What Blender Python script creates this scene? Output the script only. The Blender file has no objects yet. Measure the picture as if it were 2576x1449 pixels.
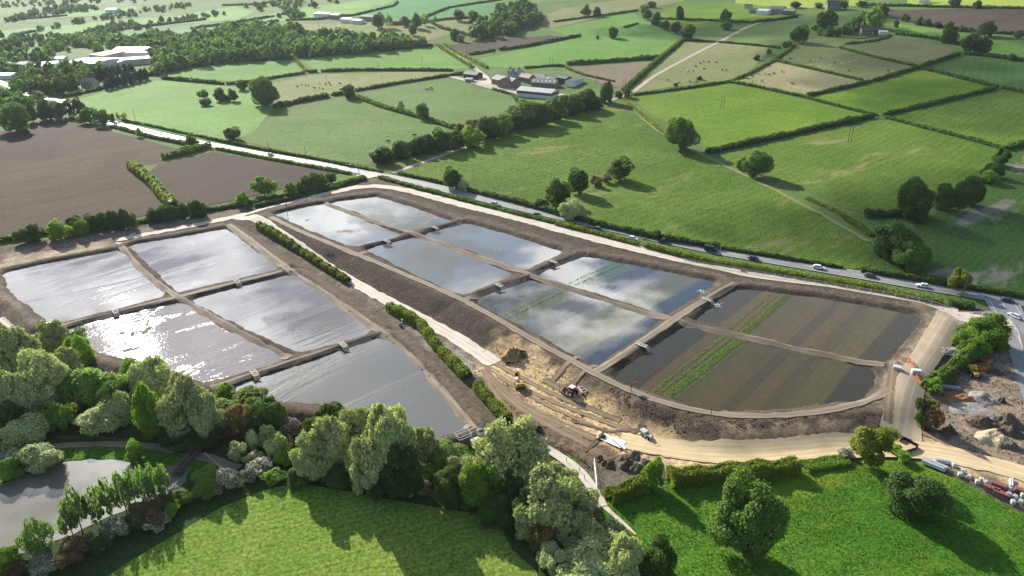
import bpy, math, random
import numpy as np
from mathutils import Vector
from mathutils.geometry import delaunay_2d_cdt

random.seed(7); RNG = np.random.default_rng(11)
SC = bpy.context.scene
COL = SC.collection
PI = math.pi
# ------------------------------------------------------------------ camera model (survey of the photograph)
FPX, YH, CAMH = 1786.0, -105.0, 110.0
TH = math.atan((724.5 - YH) / FPX)
SUN_AZ, SUN_EL = math.radians(-31.5), math.radians(26.0)
SUN = Vector((math.sin(SUN_AZ) * math.cos(SUN_EL), math.cos(SUN_AZ) * math.cos(SUN_EL), math.sin(SUN_EL)))

def sstep(t):
    t = np.clip(t, 0.0, 1.0); return t * t * (3 - 2 * t)

def hill(x, y):
    """height of the land away from the building site"""
    x = np.asarray(x, float); y = np.asarray(y, float)
    d = 0.7 * y + 0.7 * x
    z = 62.0 * sstep((d - 330.0) / 900.0)
    far = sstep((y - 600.0) / 700.0)
    z = z + far * 4.5 * (np.sin(x / 150.0 + y / 310.0) + np.sin(y / 190.0 - x / 260.0 + 1.3))
    mid = sstep((np.hypot(x, y) - 330.0) / 150.0) * (1 - 0.5 * far)
    z = z + mid * 0.9 * (np.sin(x / 47.0 + 0.7) * np.sin(y / 61.0))
    return z

def ray(u, v):
    x = (u - 1288.0) / FPX; y = (724.5 - v) / FPX
    return x, math.cos(TH) + math.sin(TH) * y, -math.sin(TH) + math.cos(TH) * y

def G(u, v, dz=0.0):
    """ground point seen at (u, v), dz above the land"""
    dx, dy, dzr = ray(u, v)
    h = 0.0
    lo = 20.0; t = lo; step = 6.0
    while t < 9000:
        if CAMH + dzr * t < float(hill(dx * t, dy * t)) + dz: break
        lo = t; step = max(6.0, t * 0.02); t += step
    hi = t
    for _ in range(30):
        m = 0.5 * (lo + hi)
        if CAMH + dzr * m < float(hill(dx * m, dy * m)) + dz: hi = m
        else: lo = m
    return np.array((dx * hi, dy * hi)), FPX / hi, hi

def GL(pts, dz=0.0):
    return np.array([G(u, v, dz)[0] for u, v in pts])

# ------------------------------------------------------------------ object helpers
def link(o, parent=None):
    COL.objects.link(o)
    if parent is not None: o.parent = parent
    return o

def tag(o, label=None, cat=None, group=None, kind=None):
    if label: o['label'] = label
    if cat: o['category'] = cat
    if group: o['group'] = group
    if kind: o['kind'] = kind
    return o

def empty(name, loc, rz=0.0, label=None, cat=None, group=None):
    o = bpy.data.objects.new(name, None); o.empty_display_size = 0.5
    link(o); o.location = loc; o.rotation_euler = (0, 0, rz)
    return tag(o, label, cat, group)

def np_mesh(name, V, Q, mats, fmat=None, smooth=False, attr=None):
    V = np.asarray(V, np.float32); Q = np.asarray(Q, np.int32)
    me = bpy.data.meshes.new(name); n = len(Q); k = Q.shape[1]
    me.vertices.add(len(V)); me.vertices.foreach_set('co', V.ravel())
    me.loops.add(n * k); me.loops.foreach_set('vertex_index', Q.ravel())
    me.polygons.add(n); me.polygons.foreach_set('loop_start', np.arange(0, n * k, k, dtype=np.int32))
    try: me.polygons.foreach_set('loop_total', np.full(n, k, np.int32))
    except Exception: pass
    if fmat is not None: me.polygons.foreach_set('material_index', np.asarray(fmat, np.int32))
    me.polygons.foreach_set('use_smooth', np.full(n, bool(smooth)))
    for m in (mats if isinstance(mats, (list, tuple)) else [mats]): me.materials.append(m)
    for an, (typ, arr) in (attr or {}).items():
        a = me.attributes.new(an, typ, 'POINT')
        a.data.foreach_set('color' if typ == 'FLOAT_COLOR' else 'value', np.asarray(arr, np.float32).ravel())
    me.update(calc_edges=True); me.validate()
    return me

class MB:
    """collects boxes, tubes and prisms into one mesh"""
    def __init__(s): s.v = []; s.f = []; s.m = []
    def add(s, v, f, mi=0):
        b = len(s.v); s.v += [tuple(p) for p in v]; s.f += [tuple(b + i for i in q) for q in f]; s.m += [mi] * len(f); return s
    def box(s, c, d, rz=0.0, mi=0, top=1.0, ry=0.0):
        x, y, z = d[0] / 2, d[1] / 2, d[2] / 2; P = []
        for k in (-1, 1):
            t = 1.0 if k < 0 else top
            for i, j in ((-1, -1), (1, -1), (1, 1), (-1, 1)):
                p = Vector((i * x * t, j * y * t, k * z))
                if ry: p = Vector((p.x * math.cos(ry) + p.z * math.sin(ry), p.y, -p.x * math.sin(ry) + p.z * math.cos(ry)))
                P.append((c[0] + p.x * math.cos(rz) - p.y * math.sin(rz), c[1] + p.x * math.sin(rz) + p.y * math.cos(rz), c[2] + p.z))
        return s.add(P, [(0, 3, 2, 1), (4, 5, 6, 7), (0, 1, 5, 4), (1, 2, 6, 5), (2, 3, 7, 6), (3, 0, 4, 7)], mi)
    def tube(s, a, b, r0, r1=None, n=8, mi=0, cap=True):
        a = Vector(a); b = Vector(b); r1 = r0 if r1 is None else r1
        d = (b - a).normalized(); u = d.orthogonal().normalized(); w = d.cross(u); P = []
        for c, r in ((a, r0), (b, r1)):
            for k in range(n):
                t = 2 * PI * k / n; P.append(c + u * (r * math.cos(t)) + w * (r * math.sin(t)))
        F = [(k, (k + 1) % n, n + (k + 1) % n, n + k) for k in range(n)]
        if cap: F += [tuple(range(n - 1, -1, -1)), tuple(range(n, 2 * n))]
        return s.add(P, F, mi)
    def prism(s, prof, y0, y1, mi=0, top=None):
        """profile of (x, z) points pushed from y0 to y1; top: (x,z)->inset of y"""
        n = len(prof); P = []
        for y in (y0, y1):
            for x, z in prof:
                ins = top(x, z) if top else 0.0
                P.append((x, y + (ins if y == y0 else -ins) , z))
        F = [(k, (k + 1) % n, n + (k + 1) % n, n + k) for k in range(n)] + [tuple(range(n - 1, -1, -1)), tuple(range(n, 2 * n))]
        return s.add(P, F, mi)
    def build(s, name, mats, parent=None, smooth=False, bevel=0.0, loc=None, rz=0.0):
        me = bpy.data.meshes.new(name); me.from_pydata(s.v, [], s.f)
        for m in (mats if isinstance(mats, (list, tuple)) else [mats]): me.materials.append(m)
        for p, mi in zip(me.polygons, s.m): p.material_index = mi; p.use_smooth = smooth
        me.update(); o = bpy.data.objects.new(name, me); link(o, parent)
        if loc is not None: o.location = loc; o.rotation_euler = (0, 0, rz)
        if bevel:
            b = o.modifiers.new('Bevel', 'BEVEL'); b.width = bevel; b.segments = 2; b.limit_method = 'ANGLE'
        return o

def copy_tree(o, parent=None):
    c = o.copy(); COL.objects.link(c)
    if parent is not None: c.parent = parent
    for ch in [x for x in KIDS.get(o, o.children)]: copy_tree(ch, c)
    return c
KIDS = {}

# ------------------------------------------------------------------ materials
def nodes(name):
    m = bpy.data.materials.new(name); m.use_nodes = True; nt = m.node_tree; nt.nodes.clear()
    return m, nt, nt.nodes.new('ShaderNodeOutputMaterial')
def N(nt, typ, **kw):
    n = nt.nodes.new('ShaderNode' + typ)
    for k, v in kw.items():
        if k.startswith('i_'):
            key = k[2:]; key = int(key) if key.isdigit() else key.replace('_', ' ')
            n.inputs[key].default_value = v
        else: setattr(n, k, v)
    return n
def L(nt, a, b): nt.links.new(a, b)
def c4(c): return (c[0], c[1], c[2], 1.0)
def mixc(nt, fac, a, b, blend='MIX'):
    n = nt.nodes.new('ShaderNodeMix'); n.data_type = 'RGBA'; n.blend_type = blend; n.clamp_factor = True
    for sock, val in ((n.inputs[0], fac), (n.inputs[6], a), (n.inputs[7], b)):
        if hasattr(val, 'node'): nt.links.new(val, sock)
        elif isinstance(val, (int, float)): sock.default_value = val if sock == n.inputs[0] else (val, val, val, 1)
        else: sock.default_value = c4(val)
    return n.outputs[2]
def math_(nt, op, a, b=None, clamp=False):
    n = nt.nodes.new('ShaderNodeMath'); n.operation = op; n.use_clamp = clamp
    for i, val in enumerate((a, b)):
        if val is None: continue
        if hasattr(val, 'node'): nt.links.new(val, n.inputs[i])
        else: n.inputs[i].default_value = val
    return n.outputs[0]
def ramp(nt, fac, stops, interp='LINEAR'):
    n = nt.nodes.new('ShaderNodeValToRGB'); e = n.color_ramp.elements; n.color_ramp.interpolation = interp
    while len(e) < len(stops): e.new(0.5)
    for k, (p, c) in enumerate(stops):
        e[k].position = p; e[k].color = c4(c) if isinstance(c, (tuple, list)) else (c, c, c, 1)
    nt.links.new(fac, n.inputs[0]); return n.outputs[0]
def pos(nt, rot=0.0, scale=(1, 1, 1)):
    g = N(nt, 'NewGeometry'); mp = N(nt, 'Mapping'); L(nt, g.outputs['Position'], mp.inputs[0])
    # rotate so that local x runs along the direction rot
    mp.vector_type = 'POINT'; mp.inputs['Rotation'].default_value = (0, 0, -rot)
    mp2 = N(nt, 'Mapping'); mp2.inputs['Scale'].default_value = scale; L(nt, mp.outputs[0], mp2.inputs[0])
    return mp2.outputs[0]
def noise(nt, vec, scale, detail=4.0, rough=0.6, dist=0.0):
    n = N(nt, 'TexNoise', i_Scale=scale, i_Detail=detail, i_Roughness=rough, i_Distortion=dist)
    if vec is not None: L(nt, vec, n.inputs['Vector'])
    return n.outputs['Fac']
def principled(nt, out, col, rough=0.8, spec=0.3, bump=None, bstr=0.3, bdist=0.2, metal=0.0):
    p = N(nt, 'BsdfPrincipled')
    if hasattr(col, 'node'): L(nt, col, p.inputs['Base Color'])
    else: p.inputs['Base Color'].default_value = c4(col)
    if hasattr(rough, 'node'): L(nt, rough, p.inputs['Roughness'])
    else: p.inputs['Roughness'].default_value = rough
    p.inputs['Specular IOR Level'].default_value = spec; p.inputs['Metallic'].default_value = metal
    if bump is not None:
        b = N(nt, 'Bump', i_Strength=bstr, i_Distance=bdist); L(nt, bump, b.inputs['Height']); L(nt, b.outputs[0], p.inputs['Normal'])
    L(nt, p.outputs[0], out.inputs[0]); return p

def paint(name, col, rough=0.45, spec=0.4, dirt=0.25, metal=0.0, scale=1.5):
    m, nt, out = nodes(name); tc = N(nt, 'TexCoord')
    f = noise(nt, tc.outputs['Object'], scale, 5, 0.65)
    r = ramp(nt, f, [(0.35, 1.0 - dirt), (0.65, 1.0)])
    principled(nt, out, mixc(nt, 1.0, col, r, 'MULTIPLY'), rough, spec, metal=metal); return m

def field_mat(name, c1, c2, rot=0.0, rows=0.0, spacing=3.0, c3=None, patch=0.0, fine=1.0, big=0.016, bump=0.5):
    """grass or crop: broad patches, mottling, drill rows, bare patches (c3)"""
    m, nt, out = nodes(name); P = pos(nt)
    Pr = pos(nt, rot, (0.12, 1.0, 1.0))
    a = noise(nt, P, big, 4, 0.6, 0.6); b = noise(nt, P, 0.16 * fine, 4, 0.65); s = noise(nt, Pr, 0.35 * fine, 4, 0.7)
    f = noise(nt, P, 1.0 * fine, 6, 0.8, 0.3)
    mx = math_(nt, 'ADD', math_(nt, 'MULTIPLY', a, 0.8), math_(nt, 'ADD', math_(nt, 'MULTIPLY', b, 0.35), math_(nt, 'MULTIPLY', s, 0.4)))
    mx = ramp(nt, mx, [(0.66, 0.0), (0.90, 1.0)])
    col = mixc(nt, mx, c1, c2)
    g = ramp(nt, f, [(0.38, 0.42), (0.52, 1.0), (0.64, 1.5)])
    col = mixc(nt, 1.0, col, g, 'MULTIPLY')
    if rows:
        w = N(nt, 'TexWave', i_Scale=2 * PI / spacing / 6.2832 * 1.0, i_Distortion=2.5, i_Detail=3.0); w.bands_direction = 'Y'
        w.inputs['Detail Scale'].default_value = 0.25
        L(nt, pos(nt, rot, (0.06, 0.32, 1.0)), w.inputs['Vector'])
        col = mixc(nt, math_(nt, 'MULTIPLY', w.outputs['Fac'], rows), col, mixc(nt, 1.0, col, (0.60, 0.62, 0.6), 'MULTIPLY'))
    if c3 is not None and patch > 0:
        n3 = noise(nt, pos(nt, rot, (0.35, 1.0, 1.0)), 0.035, 6, 0.68, 0.4)
        k = ramp(nt, n3, [(1.0 - patch - 0.03, 0.0), (1.0 - patch + 0.05, 1.0)])
        col = mixc(nt, k, col, c3)
    principled(nt, out, col, 0.9, 0.08, f, bump, 0.9); return m

def soil_mat(name, c1, c2, rot=0.0, rows=0.35, spacing=3.0, tram=0.0):
    m, nt, out = nodes(name); P = pos(nt)
    a = noise(nt, P, 0.012, 4, 0.6, 0.5); f = noise(nt, P, 0.7, 5, 0.75); s = noise(nt, pos(nt, rot, (0.05, 1, 1)), 0.30, 4, 0.7)
    col = mixc(nt, ramp(nt, a, [(0.35, 0.0), (0.65, 1.0)]), c1, c2)
    col = mixc(nt, 1.0, col, ramp(nt, f, [(0.34, 0.6), (0.66, 1.35)]), 'MULTIPLY')
    col = mixc(nt, rows, col, ramp(nt, s, [(0.3, 0.6), (0.7, 1.3)]), 'MULTIPLY')
    if tram:
        w = N(nt, 'TexWave', i_Scale=0.0135, i_Distortion=0.6, i_Detail=2.0); w.bands_direction = 'Y'
        L(nt, pos(nt, rot), w.inputs['Vector'])
        col = mixc(nt, math_(nt, 'MULTIPLY', ramp(nt, w.outputs['Fac'], [(0.93, 0.0), (0.99, 1.0)]), tram), col, (c1[0] * .6, c1[1] * .6, c1[2] * .6))
    principled(nt, out, col, 0.95, 0.1, f, 0.5, 0.25); return m

def leaf_mat(name, col, col2=None, trans=0.44, gloss=0.25):
    m, nt, out = nodes(name)
    at = N(nt, 'Attribute'); at.attribute_name = 'tint'; oi = N(nt, 'ObjectInfo')
    col2 = col2 or (col[0] * 1.5, col[1] * 1.35, col[2] * 1.1)
    c = mixc(nt, at.outputs['Fac'], col, col2)
    v = math_(nt, 'ADD', math_(nt, 'MULTIPLY', oi.outputs['Random'], 0.4), 0.80)
    c = mixc(nt, 1.0, c, v, 'MULTIPLY')
    d = N(nt, 'BsdfPrincipled'); t = N(nt, 'BsdfTranslucent'); mx = N(nt, 'MixShader', i_0=trans); d.inputs['Roughness'].default_value = 0.6; d.inputs['Specular IOR Level'].default_value = gloss
    L(nt, c, d.inputs['Base Color']); L(nt, mixc(nt, 1.0, c, (1.25, 1.35, 0.7), 'MULTIPLY'), t.inputs[0])
    L(nt, d.outputs[0], mx.inputs[1]); L(nt, t.outputs[0], mx.inputs[2]); L(nt, mx.outputs[0], out.inputs[0]); return m

def water_mat(name, c1, c2, rot=0.0, calm0=0.03, rough=0.05, ripple=0.12, mud=0.0, palette=None, ior=1.45, span=None, lines=0.25):
    m, nt, out = nodes(name); P = pos(nt)
    Pr = pos(nt, rot, (0.035, 1.0, 1.0))
    col = mixc(nt, ramp(nt, noise(nt, P, 0.02, 4, 0.6, 0.5), [(0.35, 0.0), (0.65, 1.0)]), c1, c2)
    if palette:
        sp_ = N(nt, 'SeparateXYZ'); L(nt, pos(nt, rot), sp_.inputs[0]); wv = math_(nt, 'MULTIPLY', math_(nt, 'SUBTRACT', noise(nt, pos(nt, rot, (0.02, 1, 1)), 0.6, 2), 0.5), 0.9)
        sn = math_(nt, 'DIVIDE', math_(nt, 'SUBTRACT', math_(nt, 'ADD', sp_.outputs[1], wv), span[0]), span[1] - span[0], True)
        col = ramp(nt, sn, palette)
        fine = noise(nt, pos(nt, rot, (0.012, 1, 1)), 1.5, 2, 0.5)
        col = mixc(nt, lines, col, ramp(nt, fine, [(0.35, 0.55), (0.65, 1.3)]), 'MULTIPLY')
        col = mixc(nt, 0.5, col, ramp(nt, noise(nt, P, 0.6, 4, 0.7), [(0.35, 0.7), (0.65, 1.25)]), 'MULTIPLY')
    rg = None
    if mud > 0:
        k = ramp(nt, noise(nt, pos(nt, rot, (0.45, 1, 1)), 0.085, 6, 0.7, 0.3), [(1 - mud - 0.02, 0.0), (1 - mud + 0.03, 1.0)])
        col = mixc(nt, k, col, (0.16, 0.125, 0.095)); rg = math_(nt, 'ADD', math_(nt, 'MULTIPLY', k, 0.85), rough); mudk = k
    w1 = noise(nt, pos(nt, rot + 0.4, (0.6, 1, 1)), 1.1, 3, 0.6)
    calm = ramp(nt, noise(nt, pos(nt, rot, (0.10, 1, 1)), 0.085, 4, 0.6, 0.8), [(0.48, calm0), (0.64, 1.0)])
    bh = math_(nt, 'MULTIPLY', w1, calm)
    p = N(nt, 'BsdfPrincipled'); L(nt, col, p.inputs['Base Color']); p.inputs['IOR'].default_value = ior
    if rg is not None: L(nt, rg, p.inputs['Roughness']); L(nt, math_(nt, 'SUBTRACT', 0.5, math_(nt, 'MULTIPLY', mudk, 0.42)), p.inputs['Specular IOR Level'])
    else: p.inputs['Roughness'].default_value = rough
    b = N(nt, 'Bump', i_Strength=ripple, i_Distance=0.25); L(nt, bh, b.inputs['Height']); L(nt, b.outputs[0], p.inputs['Normal'])
    L(nt, p.outputs[0], out.inputs[0]); return m

def dirn(a, b):
    p = GL([a, b]); d = p[1] - p[0]; return math.atan2(d[1], d[0])

R_A4 = dirn((1677, 1002), (1978, 745)); R_A3 = dirn((1441, 882), (1759, 706)); R_L = dirn((40, 720), (340, 640))
R_F16 = dirn((1100, 470), (1640, 330)); R_P1 = dirn((60, 480), (330, 430)); R_B = dirn((900, 1440), (1280, 1330))
M = {}
M['grass_base'] = field_mat('rough grass', (0.085, 0.145, 0.032), (0.13, 0.19, 0.055), fine=0.8)
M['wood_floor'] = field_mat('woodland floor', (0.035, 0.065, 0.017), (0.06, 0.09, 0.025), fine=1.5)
M['bright'] = field_mat('bright spring crop', (0.115, 0.25, 0.038), (0.16, 0.29, 0.06), rot=R_F16, rows=0.25, spacing=6)
M['lightgreen'] = field_mat('pale spring crop', (0.15, 0.28, 0.06), (0.20, 0.33, 0.085), rot=0.3, rows=0.22, spacing=6)
M['mid'] = field_mat('grazed pasture', (0.105, 0.175, 0.038), (0.15, 0.215, 0.06), rot=R_F16, rows=0.15, c3=(0.2, 0.2, 0.09), patch=0.33)
M['rich'] = field_mat('long meadow grass', (0.082, 0.150, 0.015), (0.140, 0.208, 0.030), rot=R_F16, rows=0.35, spacing=5, c3=(0.21, 0.21, 0.08), patch=0.39)
M['yellowgreen'] = field_mat('lime pasture', (0.10, 0.195, 0.014), (0.165, 0.245, 0.022), rot=0.5, rows=0.12)
M['tan'] = field_mat('dry grazed pasture', (0.25, 0.24, 0.11), (0.32, 0.29, 0.145), rot=0.4, c3=(0.15, 0.21, 0.06), patch=0.38)
M['tangreen'] = field_mat('worn pasture', (0.17, 0.20, 0.07), (0.24, 0.235, 0.10), rot=0.4, c3=(0.12, 0.19, 0.045), patch=0.42)
M['darkgreen'] = field_mat('deep green crop', (0.06, 0.135, 0.025), (0.085, 0.165, 0.035), rot=1.0, rows=0.3, spacing=6)
M['thin'] = field_mat('patchy young crop', (0.055, 0.125, 0.022), (0.08, 0.15, 0.03), rot=0.75, rows=0.3, c3=(0.23, 0.21, 0.165), patch=0.455)
M['mown'] = field_mat('mown hay meadow', (0.155, 0.25, 0.03), (0.235, 0.305, 0.055), rot=R_B, rows=0.42, spacing=1.7, c3=(0.26, 0.25, 0.10), patch=0.30, fine=1.2)
M['lush'] = field_mat('lush meadow', (0.066, 0.185, 0.014), (0.115, 0.245, 0.022), rot=R_B, rows=0.12, fine=1.2, big=0.03, bump=0.9, c3=(0.17, 0.24, 0.02), patch=0.40)
M['rape'] = field_mat('yellow crop', (0.26, 0.34, 0.05), (0.34, 0.40, 0.07))
M['emerald'] = field_mat('blue green wheat', (0.06, 0.2, 0.055), (0.09, 0.24, 0.07))
M['verge'] = field_mat('rough verge', (0.11, 0.165, 0.03), (0.2, 0.21, 0.06), fine=1.6)
M['plough'] = soil_mat('harrowed soil', (0.056, 0.038, 0.025), (0.094, 0.066, 0.045), rot=R_P1, rows=0.3, tram=0.3)
M['plough2'] = soil_mat('dark harrowed soil', (0.053, 0.038, 0.027), (0.080, 0.058, 0.043), rot=0.1)
M['stubble'] = soil_mat('thin stubble', (0.16, 0.13, 0.09), (0.2, 0.16, 0.11), rot=0.5)

def leaf_set():
    M['l_oak'] = leaf_mat('oak leaves', (0.084, 0.152, 0.032), (0.224, 0.319, 0.078))
    M['l_dark'] = leaf_mat('dark leaves', (0.052, 0.099, 0.023), (0.112, 0.174, 0.04))
    M['l_bright'] = leaf_mat('fresh leaves', (0.145, 0.246, 0.032), (0.258, 0.37, 0.05))
    M['l_yellow'] = leaf_mat('lime leaves', (0.15, 0.18, 0.022), (0.3, 0.34, 0.05))
    M['l_willow'] = leaf_mat('willow leaves', (0.283, 0.322, 0.123), (0.627, 0.655, 0.336), 0.25)
    M['l_alder'] = leaf_mat('alder leaves', (0.123, 0.196, 0.058), (0.235, 0.325, 0.101))
    M['l_bronze'] = leaf_mat('bronze leaves', (0.12, 0.092, 0.042), (0.3, 0.21, 0.1))
    M['l_white'] = leaf_mat('white blossom', (0.12, 0.14, 0.06), (0.62, 0.58, 0.48), 0.15)
    M['l_pink'] = leaf_mat('pinkish blossom', (0.16, 0.125, 0.07), (0.48, 0.36, 0.28), 0.15)
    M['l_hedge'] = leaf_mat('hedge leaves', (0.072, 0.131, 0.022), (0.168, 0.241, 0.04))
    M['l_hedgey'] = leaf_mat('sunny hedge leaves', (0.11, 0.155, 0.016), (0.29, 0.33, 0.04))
    M['l_wood'] = leaf_mat('far wood leaves', (0.08, 0.145, 0.038), (0.168, 0.252, 0.067))
    M['l_conifer'] = leaf_mat('conifer needles', (0.018, 0.036, 0.016), (0.04, 0.065, 0.028), 0.1)
    M['l_reed'] = leaf_mat('pond weed', (0.11, 0.21, 0.02), (0.2, 0.34, 0.035))
leaf_set()
m, nt, out = nodes('bark'); principled(nt, out, mixc(nt, noise(nt, N(nt, 'TexCoord').outputs['Object'], 9, 5), (0.05, 0.04, 0.03), (0.13, 0.11, 0.085)), 0.95, 0.1); M['bark'] = m

# ------------------------------------------------------------------ vegetation
def unit(v): return v / np.maximum(np.linalg.norm(v, axis=1, keepdims=True), 1e-9)

def quads(P, Nrm, size, rng, asp=1.0, droop=0.0):
    """leaf clumps: one bent quad at every P, facing Nrm"""
    n = len(P); r = rng.normal(size=(n, 3)); 
    u = unit(np.cross(Nrm, r)); w = unit(np.cross(Nrm, u))
    if droop:
        w = unit(w * (1 - droop) + np.array((0, 0, -1.0)) * droop); u = unit(np.cross(w, Nrm))
    s = (size * rng.uniform(0.6, 1.3, n))[:, None]
    a = u * s * 0.5; b = w * s * 0.5 * asp; k = Nrm * s * 0.18
    V = np.stack([P - a - b, P + a - b * 0.6 + k, P + a + b, P - a * 0.7 + b + k], 1).reshape(-1, 3)
    Q = np.arange(4 * n).reshape(n, 4); return V, Q

def crown_points(kind, n, rng):
    """points and outward normals of a lobed crown in the unit box: width 1, height 0..1"""
    cz, hz, nl, lr = kind['cz'], kind['hz'], kind['nl'], kind['lr']
    C = []; R = []
    for k in range(nl):
        for _ in range(40):
            d = rng.normal(size=3); d /= np.linalg.norm(d)
            if (k % 4 and d[2] > -0.3) or (k % 4 == 0 and -0.85 < d[2] < -0.2): break
        rr = rng.uniform(0.50, 0.92)
        taper = 1.0 - kind.get('taper', 0.0) * max(0.0, d[2])
        c = np.array((d[0] * 0.5 * rr * taper, d[1] * 0.5 * rr * taper, cz + d[2] * hz * rr)); C.append(c); R.append(lr * rng.uniform(0.45, 1.4))
    C.append(np.array((0, 0, cz))); R.append(0.26)
    C = np.array(C); R = np.array(R); sq = np.array((1, 1, hz / 0.5 * 0.85 if hz > 0.3 else 1.0))
    P = []; Nn = []; need = n
    while need > 0:
        i = rng.integers(0, len(C), need * 3); d = unit(rng.normal(size=(len(i), 3)))
        rad = R[i] * (1 - np.abs(rng.normal(0, 0.10, len(i)))) * rng.uniform(0.93, 1.08, len(i))
        p = C[i] + d * rad[:, None] * sq
        D = np.linalg.norm((p[:, None, :] - C[None]) / sq, axis=2) / R[None]
        keep = (D.min(1) > 0.86) & (p[:, 2] > 0.02) | (rng.uniform(size=len(i)) < 0.04)
        p, d = p[keep][:need], d[keep][:need]
        o = unit(p - np.array((0, 0, cz - 0.1)))
        P.append(p); Nn.append(unit(d * 0.9 + o * 0.5)); need -= len(p)
    P = np.concatenate(P); Nn = np.concatenate(Nn)
    ph = np.arctan2(P[:, 1], P[:, 0]); q = rng.uniform(0, 6.28, 3); dk = kind.get('df', 1.0); df = 1 + dk * 0.13 * np.sin(2 * ph + q[0]) + dk * 0.10 * np.sin(3 * ph + q[1] + 4 * P[:, 2]); P[:, :2] *= df[:, None]; P[:, 2] += dk * 0.07 * np.sin(ph * 2 + q[2]) * (P[:, 2] > 0.3)
    s = 0.5 / np.percentile(np.abs(P[:, :2]), 99); P[:, :2] *= s
    zt = np.percentile(P[:, 2], 99.5); P[:, 2] *= 1.0 / zt
    return P, Nn, C * np.array((s, s, 1 / zt))

KIND = {
 'oak':    dict(name='oak_tree', cz=0.48, hz=0.49, nl=40, lr=0.17, df=0.25, mat='l_oak', cat='tree'),
 'dark':   dict(name='broadleaf_tree', cz=0.47, hz=0.50, nl=32, lr=0.175, df=0.55, mat='l_dark', cat='tree'),
 'bright': dict(name='maple_tree', cz=0.47, hz=0.50, nl=32, lr=0.17, mat='l_bright', cat='tree'),
 'yellow': dict(name='lime_tree', cz=0.55, hz=0.43, nl=18, lr=0.18, mat='l_yellow', cat='tree'),
 'willow': dict(name='willow_tree', cz=0.50, hz=0.49, nl=46, lr=0.14, mat='l_willow', cat='tree', droop=0.45, asp=1.7, taper=0.15),
 'alder':  dict(name='alder_tree', cz=0.53, hz=0.46, nl=22, lr=0.15, mat='l_alder', cat='tree', taper=0.55, cover=0.42),
 'wbush':  dict(name='willow_bush', cz=0.46, hz=0.50, nl=22, lr=0.19, mat='l_willow', cat='bush', bush=1, droop=0.25, asp=1.3),
 'gbush':  dict(name='shrub', cz=0.45, hz=0.50, nl=16, lr=0.21, mat='l_bright', cat='bush', bush=1),
 'dbush':  dict(name='shrub', cz=0.45, hz=0.50, nl=16, lr=0.21, mat='l_dark', cat='bush', bush=1),
 'bronze': dict(name='bronze_shrub', cz=0.47, hz=0.48, nl=18, lr=0.19, mat='l_bronze', cat='bush', bush=1),
 'white':  dict(name='hawthorn_bush', cz=0.47, hz=0.48, nl=18, lr=0.18, mat='l_white', cat='bush', bush=1),
 'pink':   dict(name='hawthorn_bush', cz=0.47, hz=0.48, nl=18, lr=0.18, mat='l_pink', cat='bush', bush=1),
 'conifer':dict(name='conifer_tree', cz=0.42, hz=0.50, nl=18, lr=0.20, mat='l_conifer', cat='tree', taper=0.9),
}
LV = {'n': (15000, 0.031), 'm': (4200, 0.055), 'f': (900, 0.105)}
PROTO = {}
def limb(mb, a, b, r0, r1, n=6): mb.tube(a, b, r0, r1, n, cap=False)
def proto(kind, lv, var):
    key = (kind, lv, var)
    if key in PROTO: return PROTO[key]
    K = KIND[kind]; rng = np.random.default_rng(abs(hash((len(kind) * 7 + ord(kind[0]) * 13 + ord(kind[-1]), var))) % 100000)
    n, s = LV[lv]; n = int(n * K.get('cover', 1.0))
    P, Nn, C = crown_points(K, n, rng)
    spray = np.where(rng.uniform(size=len(P)) < 0.22, rng.uniform(0, 0.05, len(P)), 0.0); P = P + Nn * spray[:, None]
    Nj = unit(Nn + rng.normal(0, 0.50, P.shape))
    V, Q = quads(P, Nj, np.full(len(P), s), rng, K.get('asp', 1.0), K.get('droop', 0.0))
    clump = 0.5 + 0.5 * np.sin(P[:, 0] * 17 + 3 * var) * np.sin(P[:, 1] * 15 + 1.1) * np.sin(P[:, 2] * 13 + var)
    tint = np.clip(0.35 * clump + rng.uniform(-0.1, 0.75, len(P)) , 0, 1)
    if kind in ('white', 'pink'): tint = np.where(rng.uniform(size=len(P)) < 0.25 + 0.5 * clump * P[:, 2], rng.uniform(0.7, 1, len(P)), rng.uniform(0, 0.25, len(P)))
    tint = np.repeat(tint, 4)
    mb = MB(); b = Vector((0, 0, 0.0)); top = Vector((0.01, 0.0, K['cz']))
    if not K.get('bush'):
        mid = Vector((rng.uniform(-.02, .02), rng.uniform(-.02, .02), K['cz'] * 0.55))
        limb(mb, (0, 0, -0.02), mid, 0.032, 0.024, 8); limb(mb, mid, top, 0.024, 0.012, 8)
        for c in C[:9]:
            s0 = mid.lerp(top, rng.uniform(0.1, 0.8)); limb(mb, s0, s0.lerp(Vector(c), 0.95), 0.012, 0.003, 5)
    else:
        for c in C[:6]: limb(mb, (rng.uniform(-.05, .05), rng.uniform(-.05, .05), -0.02), Vector(c), 0.012, 0.004, 5)
    if lv == 'f':
        tv = np.array([tuple(p) for p in mb.v]); tf = [f for f in mb.f]
        nb = len(V); V2 = np.concatenate([V, tv]); Q2 = np.concatenate([Q, np.array(tf) + nb])
        me = np_mesh(K['name'], V2, Q2, [M[K['mat']], M['bark']], [0] * len(Q) + [1] * len(tf), attr={'tint': ('FLOAT', np.concatenate([tint, np.zeros(len(tv))]))})
        PROTO[key] = (me, None)
    else:
        me = np_mesh(K['name'] + '_crown', V, Q, M[K['mat']], attr={'tint': ('FLOAT', tint)})
        tm = bpy.data.meshes.new(K['name'] + '_trunk'); tm.from_pydata(mb.v, [], mb.f); tm.materials.append(M['bark']); tm.update()
        for p in tm.polygons: p.use_smooth = True
        PROTO[key] = (me, tm)
    return PROTO[key]

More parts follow.
